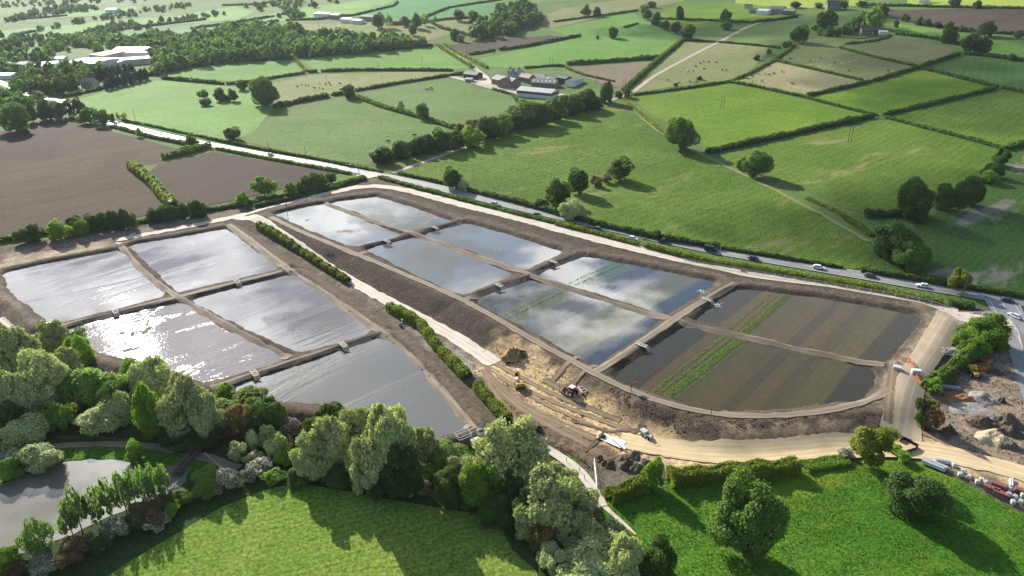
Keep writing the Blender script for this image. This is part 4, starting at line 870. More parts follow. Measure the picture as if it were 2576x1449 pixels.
# ------------------------------------------------------------------ hedges
H = hedge
for pts, w, h, lab, mt in [
 ([(308,304),(450,334),(580,361),(760,395),(962,435)], 2, 1.6, 'long low hedge on the far side of the road, beside the junction', 'l_dark'),
 ([(285,320),(380,346),(470,364)], 3, 2, 'hedge between the large harrowed field and the road', 'l_hedge'),
 ([(545,375),(700,405),(880,438)], 3, 1.6, 'hedge between the small harrowed field and the road', 'l_hedge'),
 ([(1003,438),(1070,452),(1136,467)], 2, 1.5, 'low hedge beside the road at the foot of the pale track', 'l_dark'),
 ([(1150,474),(1300,511),(1480,561)], 3.5, 2.5, 'dense roadside hedge passing behind the pale round bush', 'l_dark'),
 ([(1483,563),(1650,600),(1810,626)], 3.5, 2.6, 'dense dark roadside hedge with a small round bush in it', 'l_dark'),
 ([(1815,627),(1960,650),(2120,676)], 2.2, 1.5, 'low thin roadside hedge at the meadow foot', 'l_dark'),
 ([(2165,683),(2360,715),(2640,762)], 3, 2.2, 'dark roadside hedge below the two big dark oaks', 'l_dark'),
 ([(955,448),(1050,474),(1160,504),(1300,540),(1395,563)], 3.5, 1.8, 'verge hedge starting at the road junction', 'l_hedge'),
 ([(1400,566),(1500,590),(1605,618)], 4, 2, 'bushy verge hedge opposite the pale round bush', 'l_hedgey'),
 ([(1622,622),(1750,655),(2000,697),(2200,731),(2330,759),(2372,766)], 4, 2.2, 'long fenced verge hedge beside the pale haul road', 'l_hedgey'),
 ([(2385,768),(2450,778)], 4, 2.5, 'dark hedge stub at the foot of the leaning tree', 'l_dark'),
 ([(-40,616),(130,587),(330,566),(430,546),(620,516),(800,481),(920,451)], 3.5, 2.2, 'long dark hedge behind the silver ponds and haul road', 'l_dark'),
 ([(640,522),(760,497),(860,470),(915,447)], 2.5, 2, 'second clipped hedge under the lime trees', 'l_dark'),
 ([(330,420),(350,435),(388,467),(415,500),(436,522)], 6, 4.5, 'thick yellow green hedge between the two harrowed fields', 'l_hedgey'),
 ([(412,401),(470,386),(528,371)], 6, 4, 'bushy hedge above the green strip between harrowed fields', 'l_hedge'),
 ([(408,198),(460,204),(562,213)], 4, 3.5, 'dark lumpy hedge along the top of the pale green field', 'l_dark'),
 ([(570,213),(640,206),(700,195),(766,185)], 3.5, 2.5, 'dark hedge between the bright field and the tan pasture', 'l_dark'),
 ([(742,147),(756,165),(772,181)], 4, 2, 'short yellow hedge dividing the two bright fields', 'l_hedgey'),
 ([(776,183),(798,182)], 4, 3, 'short dark hedge stub by the field gate', 'l_dark'),
 ([(808,181),(900,178),(1000,178),(1140,179)], 4, 3, 'dark hedge under the bright field leading to the farm', 'l_dark'),
 ([(690,272),(760,256),(826,244)], 5, 4, 'dark hedge below the cattle pasture', 'l_dark'),
 ([(836,241),(872,236)], 4, 3, 'dark hedge stub beside the round tree', 'l_dark'),
 ([(893,230),(1000,211),(1110,194),(1166,186)], 3.5, 2.5, 'dark hedge running to the farm buildings', 'l_dark'),
 ([(893,244),(960,270),(1060,297),(1140,323)], 5, 3, 'bushy hedge descending from the round tree to the treeline', 'l_hedge'),
 ([(1098,113),(1140,140),(1190,172)], 4, 2.5, 'yellow hedge on the near side of the farm drive', 'l_hedgey'),
 ([(1116,111),(1160,138),(1225,172)], 4, 2.5, 'yellow hedge on the far side of the farm drive', 'l_hedgey'),
 ([(160,246),(250,226),(330,201),(385,188),(470,169),(560,159),(740,147),(900,133),(1090,116)], 4, 3, 'very long dark hedge along the foot of the main wood', 'l_dark'),
 ([(1180,139),(1245,128)], 4, 3, 'dark hedge below the grey brown field, beside the drive', 'l_dark'),
 ([(1256,127),(1330,117),(1460,91)], 4, 3.5, 'thick dark hedge below the grey brown field', 'l_dark'),
 ([(1425,163),(1540,156),(1655,147)], 5, 4, 'thick dark hedge above the bare brown triangle', 'l_dark'),
 ([(1568,229),(1640,165),(1716,102)], 5, 3, 'straight hedge climbing diagonally past the bare triangle', 'l_hedge'),
 ([(1592,240),(1700,226),(1838,206),(1890,184),(1945,154),(2000,115)], 3.5, 2, 'long hedge climbing beside the track pasture to the big dark tree', 'l_hedge'),
 ([(1716,101),(1800,107)], 3, 2, 'hill hedge on the near side of the pale track crossing', 'l_dark'),
 ([(1806,107),(1880,113),(1962,122)], 3, 2, 'hill hedge on the far side of the pale track crossing', 'l_dark'),
 ([(1840,207),(1920,222),(2000,240),(2022,244)], 3.5, 2, 'hedge under the straw coloured pasture', 'l_hedge'),
 ([(2030,242),(2110,225),(2192,206)], 3.5, 2.6, 'dark hedge edge of the straw coloured pasture', 'l_dark'),
 ([(2199,205),(2260,186),(2312,171)], 3.5, 2.8, 'dark hedge between sheep pasture and lime pasture', 'l_dark'),
 ([(2316,170),(2360,155),(2412,138)], 4, 3, 'dark hill hedge rising to the twin dark trees', 'l_dark'),
 ([(1952,153),(2050,176),(2168,203)], 3.5, 2, 'hedge between the two sheep pastures', 'l_hedge'),
 ([(2113,121),(2200,145),(2312,169)], 3.5, 2, 'hedge below the olive hill pasture', 'l_hedge'),
 ([(2326,174),(2410,196),(2508,221)], 4, 2.5, 'dark hedge under the deep green hill field', 'l_dark'),
 ([(2520,223),(2660,248)], 4, 2.5, 'hedge running off the hillside at the picture edge', 'l_hedge'),
 ([(2018,244),(2110,268),(2205,291)], 3, 1.8, 'thin hedge between two lime green fields', 'l_hedge'),
 ([(2222,291),(2360,259),(2502,225)], 4, 2.8, 'dark straight hedge below the lime pasture', 'l_dark'),
 ([(1780,386),(1900,359),(2050,326),(2195,294)], 5, 3.5, 'long thick dark hedge below the wide lime field', 'l_dark'),
 ([(2228,297),(2350,329),(2440,352),(2528,377)], 3.5, 2, 'thin hedge across the dark hillside', 'l_hedge'),
 ([(2530,378),(2580,362),(2640,350)], 5, 3, 'bushy dark hedge at the hillside edge', 'l_dark'),
 ([(2424,136),(2500,144),(2640,162)], 4, 2.6, 'dark hedge running past the twin dark trees', 'l_dark'),
 ([(2255,87),(2340,97),(2424,115)], 4, 3, 'dark hedge behind the stone house', 'l_dark'),
 ([(2175,543),(2220,546),(2265,540)], 5, 3.5, 'dark thicket hedge under the tallest dark oak', 'l_dark'),
 ([(2030,500),(2080,522),(2125,546)], 3, 1, 'rough scrubby hedge line beside the grassy track', 'l_hedgey'),
 ([(2128,550),(2165,572),(2195,595)], 4, 1.4, 'overgrown scrub hedge ending at the spreading oak', 'l_hedgey'),
 ([(1568,250),(1600,278),(1640,312),(1682,345)], 3.5, 1.6, 'low yellow hedge beside the grassy track', 'l_hedgey'),
 ([(1655,48),(1780,52),(1897,58)], 4, 2.5, 'dark hedge across the hilltop fields', 'l_dark'),
 ([(1899,57),(1950,51),(2006,43)], 4, 3, 'dark hedge beside the hilltop farm', 'l_dark'),
 ([(1393,56),(1460,47),(1537,37),(1605,27)], 4, 2.5, 'hill hedge above the long green hillside field', 'l_dark'),
 ([(1604,60),(1570,70)], 3, 2, 'short hedge stub on the hillside', 'l_dark'),
 ([(2300,58),(2400,74),(2500,84),(2640,92)], 5, 3, 'dark hedge along the foot of the harrowed hilltop', 'l_dark'),
 ([(2180,14),(2280,16),(2420,20),(2640,24)], 5, 3, 'dark hedge above the harrowed hilltop', 'l_dark'),
 ([(1190,48),(1180,60)], 3, 3, 'short hedge beside the copse', 'l_dark'),
 ([(1085,58),(1110,72),(1160,84),(1215,100)], 4, 3, 'far hedge dropping from the distant farm to the drive', 'l_dark'),
 ([(1040,62),(1120,50),(1210,44)], 5, 3, 'far hedge above the worn pasture', 'l_dark'),
 ([(500,100),(560,82),(640,66),(700,54)], 5, 4, 'far dark hedge along the tan field', 'l_dark'),
 ([(480,74),(580,60),(690,42)], 5, 4, 'far dark hedge beside the strip of wheat', 'l_dark'),
 ([(720,52),(800,50),(900,38),(990,16),(1000,6)], 4, 3, 'far thin hedge curving round the wheat field', 'l_dark'),
 ([(1070,44),(1130,20),(1260,0)], 5, 3, 'far hedge above the wheat field', 'l_dark'),
 ([(30,90),(90,80)], 5, 4, 'far hedge stub on the pale plain', 'l_dark'),
 ([(60,48),(170,40)], 5, 4, 'far thin hedge below the skyline wood', 'l_dark'),
 ([(210,86),(360,68),(520,50)], 5, 4, 'far hedge beside the dark strip of wheat', 'l_dark'),
 ([(560,14),(640,12),(760,-4)], 5, 3, 'far hedge near the skyline', 'l_dark'),
 ([(2240,92),(2200,104),(2130,112)], 4, 2, 'scrub hedge below the stone house garden', 'l_hedge'),
 ([(1320,172),(1390,166),(1420,168)], 3, 2, 'garden hedge behind the farmhouse', 'l_dark'),
 ([(1425,172),(1470,190),(1545,206)], 3, 1.5, 'thin hedge curving round the farm sheds', 'l_hedge'),
 ([(1240,226),(1290,240),(1305,262)], 3, 2, 'curved hedge on the rim of the rounded pasture', 'l_hedge')]:
    H(pts, w * 0.8, h * 0.82, lab, mt)
H([(945,408),(1010,390),(1085,375),(1150,363),(1225,342),(1310,320),(1400,288),(1500,262)], 7, 4.5, 'bushy undergrowth hedge beneath the diagonal treeline', 'l_dark')
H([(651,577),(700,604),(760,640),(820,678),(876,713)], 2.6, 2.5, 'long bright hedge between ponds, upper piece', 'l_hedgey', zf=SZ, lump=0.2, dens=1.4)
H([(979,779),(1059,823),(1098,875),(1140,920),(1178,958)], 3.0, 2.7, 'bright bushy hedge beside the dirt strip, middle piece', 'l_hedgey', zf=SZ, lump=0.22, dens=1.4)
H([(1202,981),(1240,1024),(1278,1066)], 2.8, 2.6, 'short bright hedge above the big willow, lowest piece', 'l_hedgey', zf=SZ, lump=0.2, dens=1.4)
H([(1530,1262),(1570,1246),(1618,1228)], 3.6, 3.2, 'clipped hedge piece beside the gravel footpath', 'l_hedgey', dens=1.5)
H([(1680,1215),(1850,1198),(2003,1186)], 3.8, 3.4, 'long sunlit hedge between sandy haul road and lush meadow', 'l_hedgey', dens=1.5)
H([(2325,990),(2345,970),(2390,938),(2440,900),(2500,862)], 3.4, 3.2, 'thick dark hedge between the silver tank and the yard', 'l_hedge', dens=1.4)
H([(2020,1178),(2080,1168),(2130,1160)], 4, 1.2, 'low brambly hedge under the lime oak', 'l_bright', dens=1.3)
H([(2245,1150),(2270,1146)], 5, 2, 'scrubby hedge end beside the black silt fence', 'l_bright', dens=1.3)

# ------------------------------------------------------------------ trees: kind, crown centre, size, label
ORD = ['first','second','third','fourth','fifth','sixth','seventh','eighth','ninth','tenth','eleventh','twelfth','thirteenth','fourteenth','fifteenth','sixteenth']
def row(lst, fmt, group):
    for k, (kd, u, v, w, h) in enumerate(lst): tree(kd, u, v, w, h, fmt % ORD[k], group)
T = tree
for a in [
 ('dark',300,1000,90,90,'dark leafy tree in the belt behind the pale willow bush'), ('willow',160,930,90,100,'grey willow wedged behind the spreading bright tree'), ('dark',440,1085,90,70,'dark undergrowth tree below the silver green willow'), ('willow',520,1050,85,110,'pale willow leaning to the bronze shrub'),
 ('bright',330,930,70,60,'bright tree top against the muddy pond'), ('dark',520,1100,80,60,'shaded tree above the earth path'), ('gbush',110,1060,70,60,'green undergrowth behind the dome shaped willow'), ('dark',790,1085,70,70,'dark tree between evergreen and grey willow'), ('willow',700,1120,60,60,'dull grey willow above the hawthorns'),
 ('willow',1070,1120,80,90,'grey willow at the pond tip'), ('wbush',1160,1180,70,70,'pale scrub between the olive and vivid trees'), ('dark',960,1215,90,70,'shaded bush skirt under the largest willow'), ('dark',850,1195,80,60,'shaded bush skirt under the narrow willow'), ('dark',1250,1290,90,80,'shaded bush at the meadow corner under the huge willow'),
 ('willow',75,935,90,100,'mid grey willow among the edge willows'), ('dbush',480,1120,70,40,'low dark bush on the path edge'), ('gbush',690,1195,60,40,'green bush between two hawthorns'), ('dbush',760,1195,80,40,'dark bush at the foot of the grey willow'), ('white',545,1228,40,34,'white hawthorn behind the olive bush'), ('gbush',420,1280,60,44,'green bush between bronze hawthorn and lime bush'),
 ('willow',1440,1330,90,90,'pale willow under the broad silver one'), ('dark',1330,1290,80,90,'dark tree in the shade of the broad willow'), ('wbush',1545,1330,60,60,'pale bush where the path meets the lush meadow'),
 ('willow',39,888,112,130,'tall pale willow at the picture edge, above the fishing pond path'), ('willow',129,848,72,78,'small grey willow poking up beside the silver pond corner'), ('alder',198,845,42,48,'wispy sapling beside the pond with mud showing'),
 ('bright',195,890,88,88,'fresh green tree behind the wispy sapling'), ('willow',105,955,122,132,'broad grey green willow in front of the fresh green tree'), ('willow',36,1000,112,132,'large drooping willow at the picture edge'),
 ('dark',20,1050,90,90,'dark shaded tree under the drooping willow'), ('bright',234,976,148,88,'spreading flat topped bright green tree in the willow belt'), ('willow',384,962,118,118,'tall willow with dark gaps, in front of the muddy pond'),
 ('willow',465,1025,112,142,'tall silver green willow in front of the pond corner'), ('wbush',255,1052,112,78,'pale rounded willow thicket above the fishing pond path'), ('wbush',305,1022,78,84,'pale willow bush behind the rounded thicket'),
 ('bright',375,1040,82,128,'tall bright green tree between two silver willows'), ('wbush',60,1083,102,80,'dome shaped pale willow bush by the earth path'), ('gbush',159,1050,62,70,'olive green bush beside the bronze shrub'),
 ('bronze',196,1026,56,50,'brownish shrub in the shade of the spreading tree'), ('bright',566,990,56,52,'round bright tree at the tip of the large grey pond'), ('bright',626,1010,100,62,'bright green canopy hiding the pond edge fence'),
 ('gbush',570,1034,92,64,'green bush below the bright canopy'), ('bronze',615,1055,78,82,'rusty bronze shrub in the belt'), ('pink',564,1070,46,46,'pinkish grey shrub beside the rusty bronze one'),
 ('dark',676,1048,92,94,'dark holly coloured tree behind the bronze shrub'), ('pink',732,1074,62,56,'pale brown blossoming shrub beside the dark holly tree'), ('wbush',636,1104,42,48,'small pale willow, middle one of the close trio'),
 ('wbush',673,1101,42,60,'upright pale willow, tallest of the close trio'), ('wbush',598,1134,48,48,'round pale willow, lowest of the close trio'), ('wbush',640,1148,48,36,'low pale bush under the willow trio'),
 ('pink',729,1107,30,30,'small buff bush between willows'), ('white',661,1172,62,46,'white flowering hawthorn under the willow trio'), ('white',627,1194,44,42,'white flowering hawthorn at the meadow corner'),
 ('white',577,1206,52,60,'white flowering hawthorn beside the path end'), ('wbush',102,1151,108,76,'twin domed pale willow leaning over the fishing pond'), ('gbush',336,1138,48,52,'round olive bush on the fishing pond bank'),
 ('gbush',18,1182,72,60,'green waterside bush at the picture edge'), ('wbush',30,1150,50,40,'straggly pale bush above the waterside bush'), 
 ('alder',87,1352,88,108,'single alder by the fishing pond, apart from the row'), ('bronze',190,1382,92,80,'large bronze and pink shrub by the meadow edge'), ('pink',222,1362,42,44,'pink blossoming shrub touching the large bronze one'),
 ('white',292,1330,58,58,'white hawthorn below the alder row'), ('bronze',372,1288,96,66,'bronze topped hawthorn in front of the alders'), ('white',392,1310,62,46,'white hawthorn draped below the bronze topped one'),
 ('gbush',446,1256,68,46,'lime green bush at the end of the alder row'), ('white',444,1238,44,36,'white hawthorn by the fishing pond end'), ('gbush',520,1224,74,52,'olive bush beyond the jetty'), ('gbush',518,1194,64,40,'green bush beside the jetty'),
 ('white',110,1420,76,50,'buff white hawthorn low by the meadow edge'), ('bronze',38,1436,82,50,'bronze hawthorn in the picture corner'), ('gbush',16,1412,62,72,'green bush in the picture corner by the pond'), ('white',255,1374,26,26,'tiny white bush alone at the meadow edge'),
 ('dbush',330,1318,60,50,'dark bush under the bronze topped hawthorn'), ('dbush',250,1370,50,50,'dark bush beside the tiny white bush'),
 ('dark',826,1062,88,86,'glossy dark evergreen in front of the large grey pond'), ('willow',898,1078,108,104,'pale willow behind the largest round one'), ('willow',974,1124,138,182,'largest round silver willow before the grey pond'),
 ('willow',836,1112,92,118,'silver willow between the evergreen and the largest one'), ('willow',912,1170,92,128,'narrow pale willow in front of the largest one'), ('willow',781,1144,98,112,'grey willow over the white hawthorns'),
 ('wbush',817,1174,48,56,'small pale willow bush at the foot of the grey willow'), ('gbush',718,1146,62,52,'olive green bush beside the grey willow'), ('dark',1018,1190,102,128,'dark shaded tree beside the largest willow'),
 ('alder',1127,1142,112,90,'thin leaved olive tree with visible branches by the pond tip'), ('willow',1279,1142,178,172,'huge feathery willow over the footpath end'), ('bright',1207,1222,118,116,'vivid green tree in front of the huge willow'),
 ('dark',1123,1228,82,90,'dark mixed tree beside the vivid green one'), ('wbush',1021,1224,46,50,'bluish pale bush at the meadow edge'), ('pink',1064,1227,42,40,'buff pink bush at the meadow edge'), ('bright',1333,1158,58,72,'green sapling against the huge willow'),
 ('gbush',1028,1206,32,36,'little yellow green bush above the bluish one'), ('gbush',1082,1190,52,46,'yellow green bush under the olive tree'), ('dark',1290,1235,80,90,'dark shaded tree below the huge willow'),
 ('willow',1381,1265,154,162,'broad silver willow beside the footpath gate'), ('willow',1407,1200,92,78,'pale willow top behind the broad one'), ('wbush',1474,1277,62,82,'pale willow bush beside the gate'), ('wbush',1318,1330,52,56,'pale green bush at the foot of the broad willow'),
 ('bronze',1364,1356,62,70,'brown tinged bush under the broad willow'), ('willow',1489,1358,128,104,'pale willow crown above the lowest cluster'), ('willow',1490,1420,164,118,'wide pale willow at the bottom edge'), ('wbush',1393,1404,78,70,'round silver bush at the bottom edge'),
 ('willow',1576,1414,104,124,'grey green willow at the bottom edge by the lush meadow'), ('dark',1650,1424,114,124,'dark mixed tree at the bottom edge by the lush meadow'),
 ('oak',1885,1308,166,188,'huge lumpy oak standing in the lush meadow'), ('bright',1648,1193,58,80,'single fresh green tree in the clipped hedge'), ('yellow',2187,1115,106,104,'round lime coloured oak beside the sandy haul road'),
 ('dark',2307,1246,142,118,'dark oak casting a long shadow on the meadow'), ('bright',2484,836,124,88,'large fresh green tree at the yard hedge'), ('bright',2440,866,76,72,'smaller fresh green tree touching the large one at the yard'),
 ('dbush',2322,1040,44,70,'dark bush on the yard rim, greener of the pair'), ('bronze',2345,1048,48,66,'brownish bush on the yard rim'), ('white',2130,1140,34,26,'pale flowering bush under the lime coloured oak'), ('gbush',2345,975,46,44,'rounded bush at the end of the yard hedge'),
 ('dark',2310,506,98,90,'tallest dark oak at the meadow corner'), ('dark',2392,500,76,62,'dark tree beside the tallest oak'), ('dark',2446,482,70,70,'dark tree at the far end of the oak clump'), ('dark',2253,607,122,92,'spreading dark oak above the road'),
 ('oak',2292,644,98,70,'round oak in front of the spreading dark one'), ('dbush',2499,430,52,36,'dark thicket bush on the hill field rim'), ('dbush',2520,398,44,44,'brownish dark bush at the hedge corner'), ('gbush',2485,446,46,30,'low olive thicket on the hill field rim'),
 ('oak',1715,338,80,72,'big oak by the grassy track with a long shadow'), ('oak',1905,415,70,60,'oak at the lower edge of the deep green field'), ('dbush',1866,412,26,30,'small dark bush beside the deep green field oak'),
 ('dark',1560,428,62,54,'dark oak in the sloping meadow, highest of three'), ('dark',1455,458,54,60,'dark oak in the sloping meadow, middle of three'), ('dark',1403,483,58,56,'dark oak in the sloping meadow, lowest of three'),
 ('bronze',1500,457,30,26,'bronze hawthorn between the meadow oaks'), ('pink',1525,450,26,22,'pinkish hawthorn beside the highest meadow oak'), ('wbush',1437,530,64,48,'pale round bush overhanging the road hedge'), ('dark',1138,450,46,50,'dark roadside tree casting shade on the road'),
 ('wbush',1166,466,34,32,'pale bush attached to the dark roadside tree'), ('dbush',1651,590,22,24,'small round bush in the roadside hedge'), ('dbush',1360,512,40,16,'low dark bushes below the meadow oaks'),
 ('yellow',2414,702,56,56,'yellow green tree on a leaning bare stem beside the road'),
 ('oak',662,233,66,62,'large round tree at the corner of the pale green field'), ('dark',878,232,32,32,'round dark tree at the hedge crossing'), ('oak',1063,280,36,36,'round tree standing in the bushy descending hedge'), ('wbush',1008,268,18,26,'pale narrow bush in the descending hedge'),
 ('dark',510,238,26,22,'dark bush at the rim of the field hollow'), ('dark',516,257,32,14,'low dark bushes in the field hollow'), ('dark',551,239,28,30,'dark round bush in the middle of the field hollow'), ('dark',585,241,27,28,'dark bush at the far rim of the field hollow'), ('dbush',567,247,22,18,'small bush between two dark ones in the hollow'),
 ('dark',607,214,30,24,'dark tree at the corner of the lumpy hedge'), ('dark',583,336,44,30,'dark clump of bush at the field corner by the road'), ('gbush',350,334,18,22,'bush alone on the roadside bank'), ('dark',480,355,38,26,'dark roadside bush at the hedge meeting'),
 ('oak',96,241,28,22,'small tree beside the pale estate road'), ('oak',663,470,62,46,'domed lime tree standing on a bare trunk above the hedge'), ('bright',730,478,34,34,'small bright tree beside the domed one'), ('dark',785,458,52,44,'dark full tree near the road junction'), ('bright',610,502,38,32,'bright bush in the long hedge'),
 ('dark',495,525,52,42,'dark round tree in the long hedge by the yellow hedge foot'), ('dark',833,448,27,27,'small dark tree closest to the road junction'), ('dbush',755,474,28,32,'dark bush between the bright and full trees'), ('dbush',808,456,28,34,'dark bush beside the full tree'),
 ('dark',70,590,66,44,'low dark tree at the far end of the long hedge'), ('bright',147,580,58,48,'bright green tree beside the low dark one'), ('bright',206,573,36,42,'bright narrow tree before the dark treeline'),
 ('dark',2013,87,44,38,'big dark tree at the hedge corner on the hill'), ('dark',2080,52,48,42,'dark tree cluster below the hilltop farm'), ('bright',2203,46,46,46,'pale green tree beside the stone house'), ('dark',2223,28,30,28,'dark tree behind the pale green one'),
 ('dark',2391,92,36,32,'dark tree in the hedge behind the house field'), ('dark',2445,108,44,44,'dark tree, larger of the hill twins'), ('dark',2474,116,34,34,'dark tree, smaller of the hill twins'), ('dark',2481,74,44,34,'dark tree in the hilltop hedge'), ('dark',2256,60,16,18,'small tree beside the stone house'),
 ('dark',2547,144,18,16,'small round tree in the hill hedge at the edge'), ('dark',2565,87,22,20,'dark tree at the hilltop hedge end'), ('dark',1543,83,27,25,'single tree in the long hillside field'), ('dbush',1503,94,9,9,'tiny bush beside the single hillside tree'),
 ('dark',1711,33,29,28,'single dark tree on the lime green hilltop'), ('dark',1826,41,30,28,'single dark tree by the hilltop hedge'), ('oak',1829,64,26,20,'round tree below the hilltop hedge'), ('gbush',2046,69,20,14,'brown green bush below the hilltop farm'),
 ('dark',1474,27,25,24,'tall tree on the pale pasture above the copse'), ('dark',1502,30,21,20,'shorter tree on the pale pasture above the copse'), ('dark',951,54,31,34,'dark tree at the edge of the far farm'), ('alder',977,51,22,32,'pale narrow tree at the far farm'), ('oak',1020,54,30,22,'round tree behind the far farm barn'),
 ('dark',1048,54,27,32,'dark tree in the far pasture, larger of two'), ('alder',1068,48,20,28,'pale tree in the far pasture, smaller of two'), ('alder',1094,49,14,18,'thin tree alone in the far pasture'), ('dark',1154,40,26,25,'round dark tree beside the far hedge'), ('dark',1190,39,23,18,'low dark tree beside the far hedge'),
 ('dark',1039,76,20,25,'dark tree in the dropping far hedge'), ('dark',1142,88,24,25,'round dark tree above the grey brown field'), ('dbush',1160,98,20,16,'bush beside the round tree above the brown field'), ('dark',790,12,18,14,'single tree on the far pale field'),
 ('dark',1640,12,20,14,'far tree on the hill crest'), ('dark',2403,6,30,22,'dark tree on the skyline crop field'), ('dark',2457,12,20,18,'smaller tree on the skyline crop field'), ('dark',2122,12,22,22,'dark tree beside the skyline crop'), ('dark',2000,12,26,14,'bushy tree at the yellow crop corner'),
 ('dark',2060,14,18,12,'low tree under the yellow crop'), ('dark',2170,10,26,14,'tree behind the old stone barn'),
 ('dark',112,278,42,46,'upright dark tree behind the harrowed field corner'), ('dark',142,279,40,44,'dark tree next to the upright one'), ('oak',33,297,68,62,'large dome shaped tree on the harrowed field rim'), ('dark',12,252,42,36,'tree at the picture edge behind the dome shaped one'), ('dark',78,285,30,44,'dark narrow tree beside the dome shaped one'),
 ('dark',1525,234,44,46,'tall dark tree at the head of the diagonal treeline'), ('dbush',1579,235,24,22,'dark bush where the tracks meet'), ('dbush',1556,238,22,18,'bush beneath the tall tree at the track corner')]:
    T(*a)
row([('alder',168,1300,44,89),('alder',188,1280,56,113),('alder',240,1271,53,96),('alder',266,1250,44,96),('alder',303,1233,49,96),('alder',330,1223,43,89),('alder',357,1219,44,94),('alder',382,1211,44,91),('alder',408,1208,39,84)], '%s alder from the bottom edge in the tall pondside row', 'alders in a row beside the fishing pond')
row([('dark',964,391,59,42),('dark',1008,377,46,42),('dark',1050,369,52,42),('dark',1084,362,54,42),('dark',1116,354,59,53),('dark',1147,351,46,44),('bright',1188,344,67,47),('dark',1224,324,65,51),('oak',1263,315,59,47),('dark',1305,306,57,44),('dark',1342,288,98,49),('oak',1396,276,54,49),('dark',1430,264,72,47),('dark',1478,254,80,42)], '%s tree from the road in the dark diagonal treeline', 'trees in the diagonal treeline')
row([('bronze',1158,321,32,20),('bronze',1188,311,32,20),('bronze',1222,302,30,20),('wbush',1287,279,28,27),('gbush',1318,261,36,24)], '%s shrub from the road along the pasture side of the treeline', 'shrubs behind the diagonal treeline')
row([('dark',184,567,40,42),('dark',232,561,43,42),('dark',258,557,40,40),('dark',284,553,43,44),('dark',308,552,38,46),('dark',328,558,28,38)], '%s tree from the bright pair in the dark hedge treeline', 'dark treeline behind the silver ponds')
row([('dark',386,543,34,34),('dark',410,538,32,36),('dark',432,534,32,36),('dark',456,532,32,36)], '%s tree of the dark clump at the yellow hedge foot', 'dark clump in the long hedge')
row([('dark',168,272,28,40),('dark',195,271,32,44),('oak',222,291,46,36),('oak',258,297,40,36),('dark',281,296,16,18),('alder',297,293,14,20),('alder',313,293,13,22)], '%s tree from the estate road in the line along the soil rim', 'trees along the rim of the harrowed field')
row([('dark',1622,24,22,20),('dark',1630,37,24,22),('dark',1650,48,30,28),('dark',1672,63,28,20),('dark',1700,70,30,26),('dark',1730,81,40,32)], '%s tree from the crest in the hillside tree string', 'string of trees down the hillside')
row([('dark',2280,45,22,16),('dark',2313,53,20,18),('dark',2331,56,20,18),('dark',2358,62,18,14),('dark',2388,65,22,20),('dark',2420,72,18,14)], '%s tree from the house in the hilltop hedge row', 'trees in the hilltop hedge')
row([('conifer',270,213,20,26),('conifer',284,209,20,27),('conifer',298,205,20,27),('conifer',312,201,20,28),('conifer',326,198,20,28),('conifer',340,194,20,28),('conifer',354,191,20,27),('conifer',367,187,18,26)], '%s conifer from the estate wood in the lower black screen', 'lower screen of dark conifers')
row([('conifer',225,192,20,26),('conifer',240,190,20,28),('conifer',255,187,20,28),('conifer',270,184,20,28),('conifer',285,182,20,26),('conifer',300,179,20,26),('conifer',315,176,18,24),('conifer',330,173,18,22)], '%s conifer in the upper black screen below the pale sheds', 'upper screen of dark conifers')
row([('bronze',122,207,30,30),('bronze',98,203,26,24),('dark',150,218,32,36),('dark',180,205,34,34),('willow',98,242,30,20)], '%s garden tree along the estate road', 'estate garden trees')
row([('gbush',2036,500,10,8),('dbush',2096,528,14,8),('dbush',2190,540,20,20)], '%s bush along the scrubby field edge', 'scattered field edge bushes')
row([('dbush',1700,213,12,8),('dbush',1760,196,16,10),('dbush',1870,191,14,10),('dbush',1905,145,18,14),('dbush',1935,130,14,14),('dbush',1980,112,26,14)], '%s bush standing up in the climbing hedge', 'bushes in the climbing hedge')
# ------------------------------------------------------------------ built things
def P_(key, *a, **k): M[key] = paint(*a, **k)
P_('white', 'white panel', (0.75, 0.75, 0.73)); P_('cream', 'cream render', (0.55, 0.49, 0.39)); P_('stone', 'sandstone', (0.28, 0.23, 0.17), 0.9, 0.1, 0.4, scale=1.0)
P_('slate', 'slate roof', (0.115, 0.115, 0.12), 0.6, 0.3, 0.35, scale=0.4); P_('greyroof', 'fibre cement roof', (0.30, 0.30, 0.29), 0.8, 0.15, 0.35, scale=0.3); P_('paleroof', 'translucent roof sheet', (0.55, 0.56, 0.55), 0.5, 0.35, 0.25, scale=0.3)
P_('whiteroof', 'white roof sheet', (0.72, 0.72, 0.71), 0.45, 0.4, 0.15, scale=0.1); P_('brownroof', 'brown roof sheet', (0.27, 0.205, 0.18), 0.7, 0.2, 0.25, scale=0.2); P_('beigeroof', 'pale beige roof sheet', (0.46, 0.44, 0.40), 0.6, 0.3, 0.2, scale=0.15)
P_('timber', 'brown boards', (0.26, 0.17, 0.09), 0.85, 0.1, 0.35); P_('darkwood', 'weathered dark wood', (0.10, 0.08, 0.06), 0.9, 0.1, 0.4); P_('post', 'grey fence wood', (0.23, 0.20, 0.165), 0.9, 0.1, 0.35)
P_('glass', 'dark glass', (0.02, 0.025, 0.03), 0.08, 0.6, 0.0); P_('rubber', 'tyre rubber', (0.02, 0.02, 0.02), 0.8, 0.2, 0.3); P_('steel', 'grey steel', (0.32, 0.33, 0.34), 0.4, 0.5, 0.25, metal=0.6); P_('galv', 'galvanised rail', (0.55, 0.56, 0.57), 0.4, 0.5, 0.2)
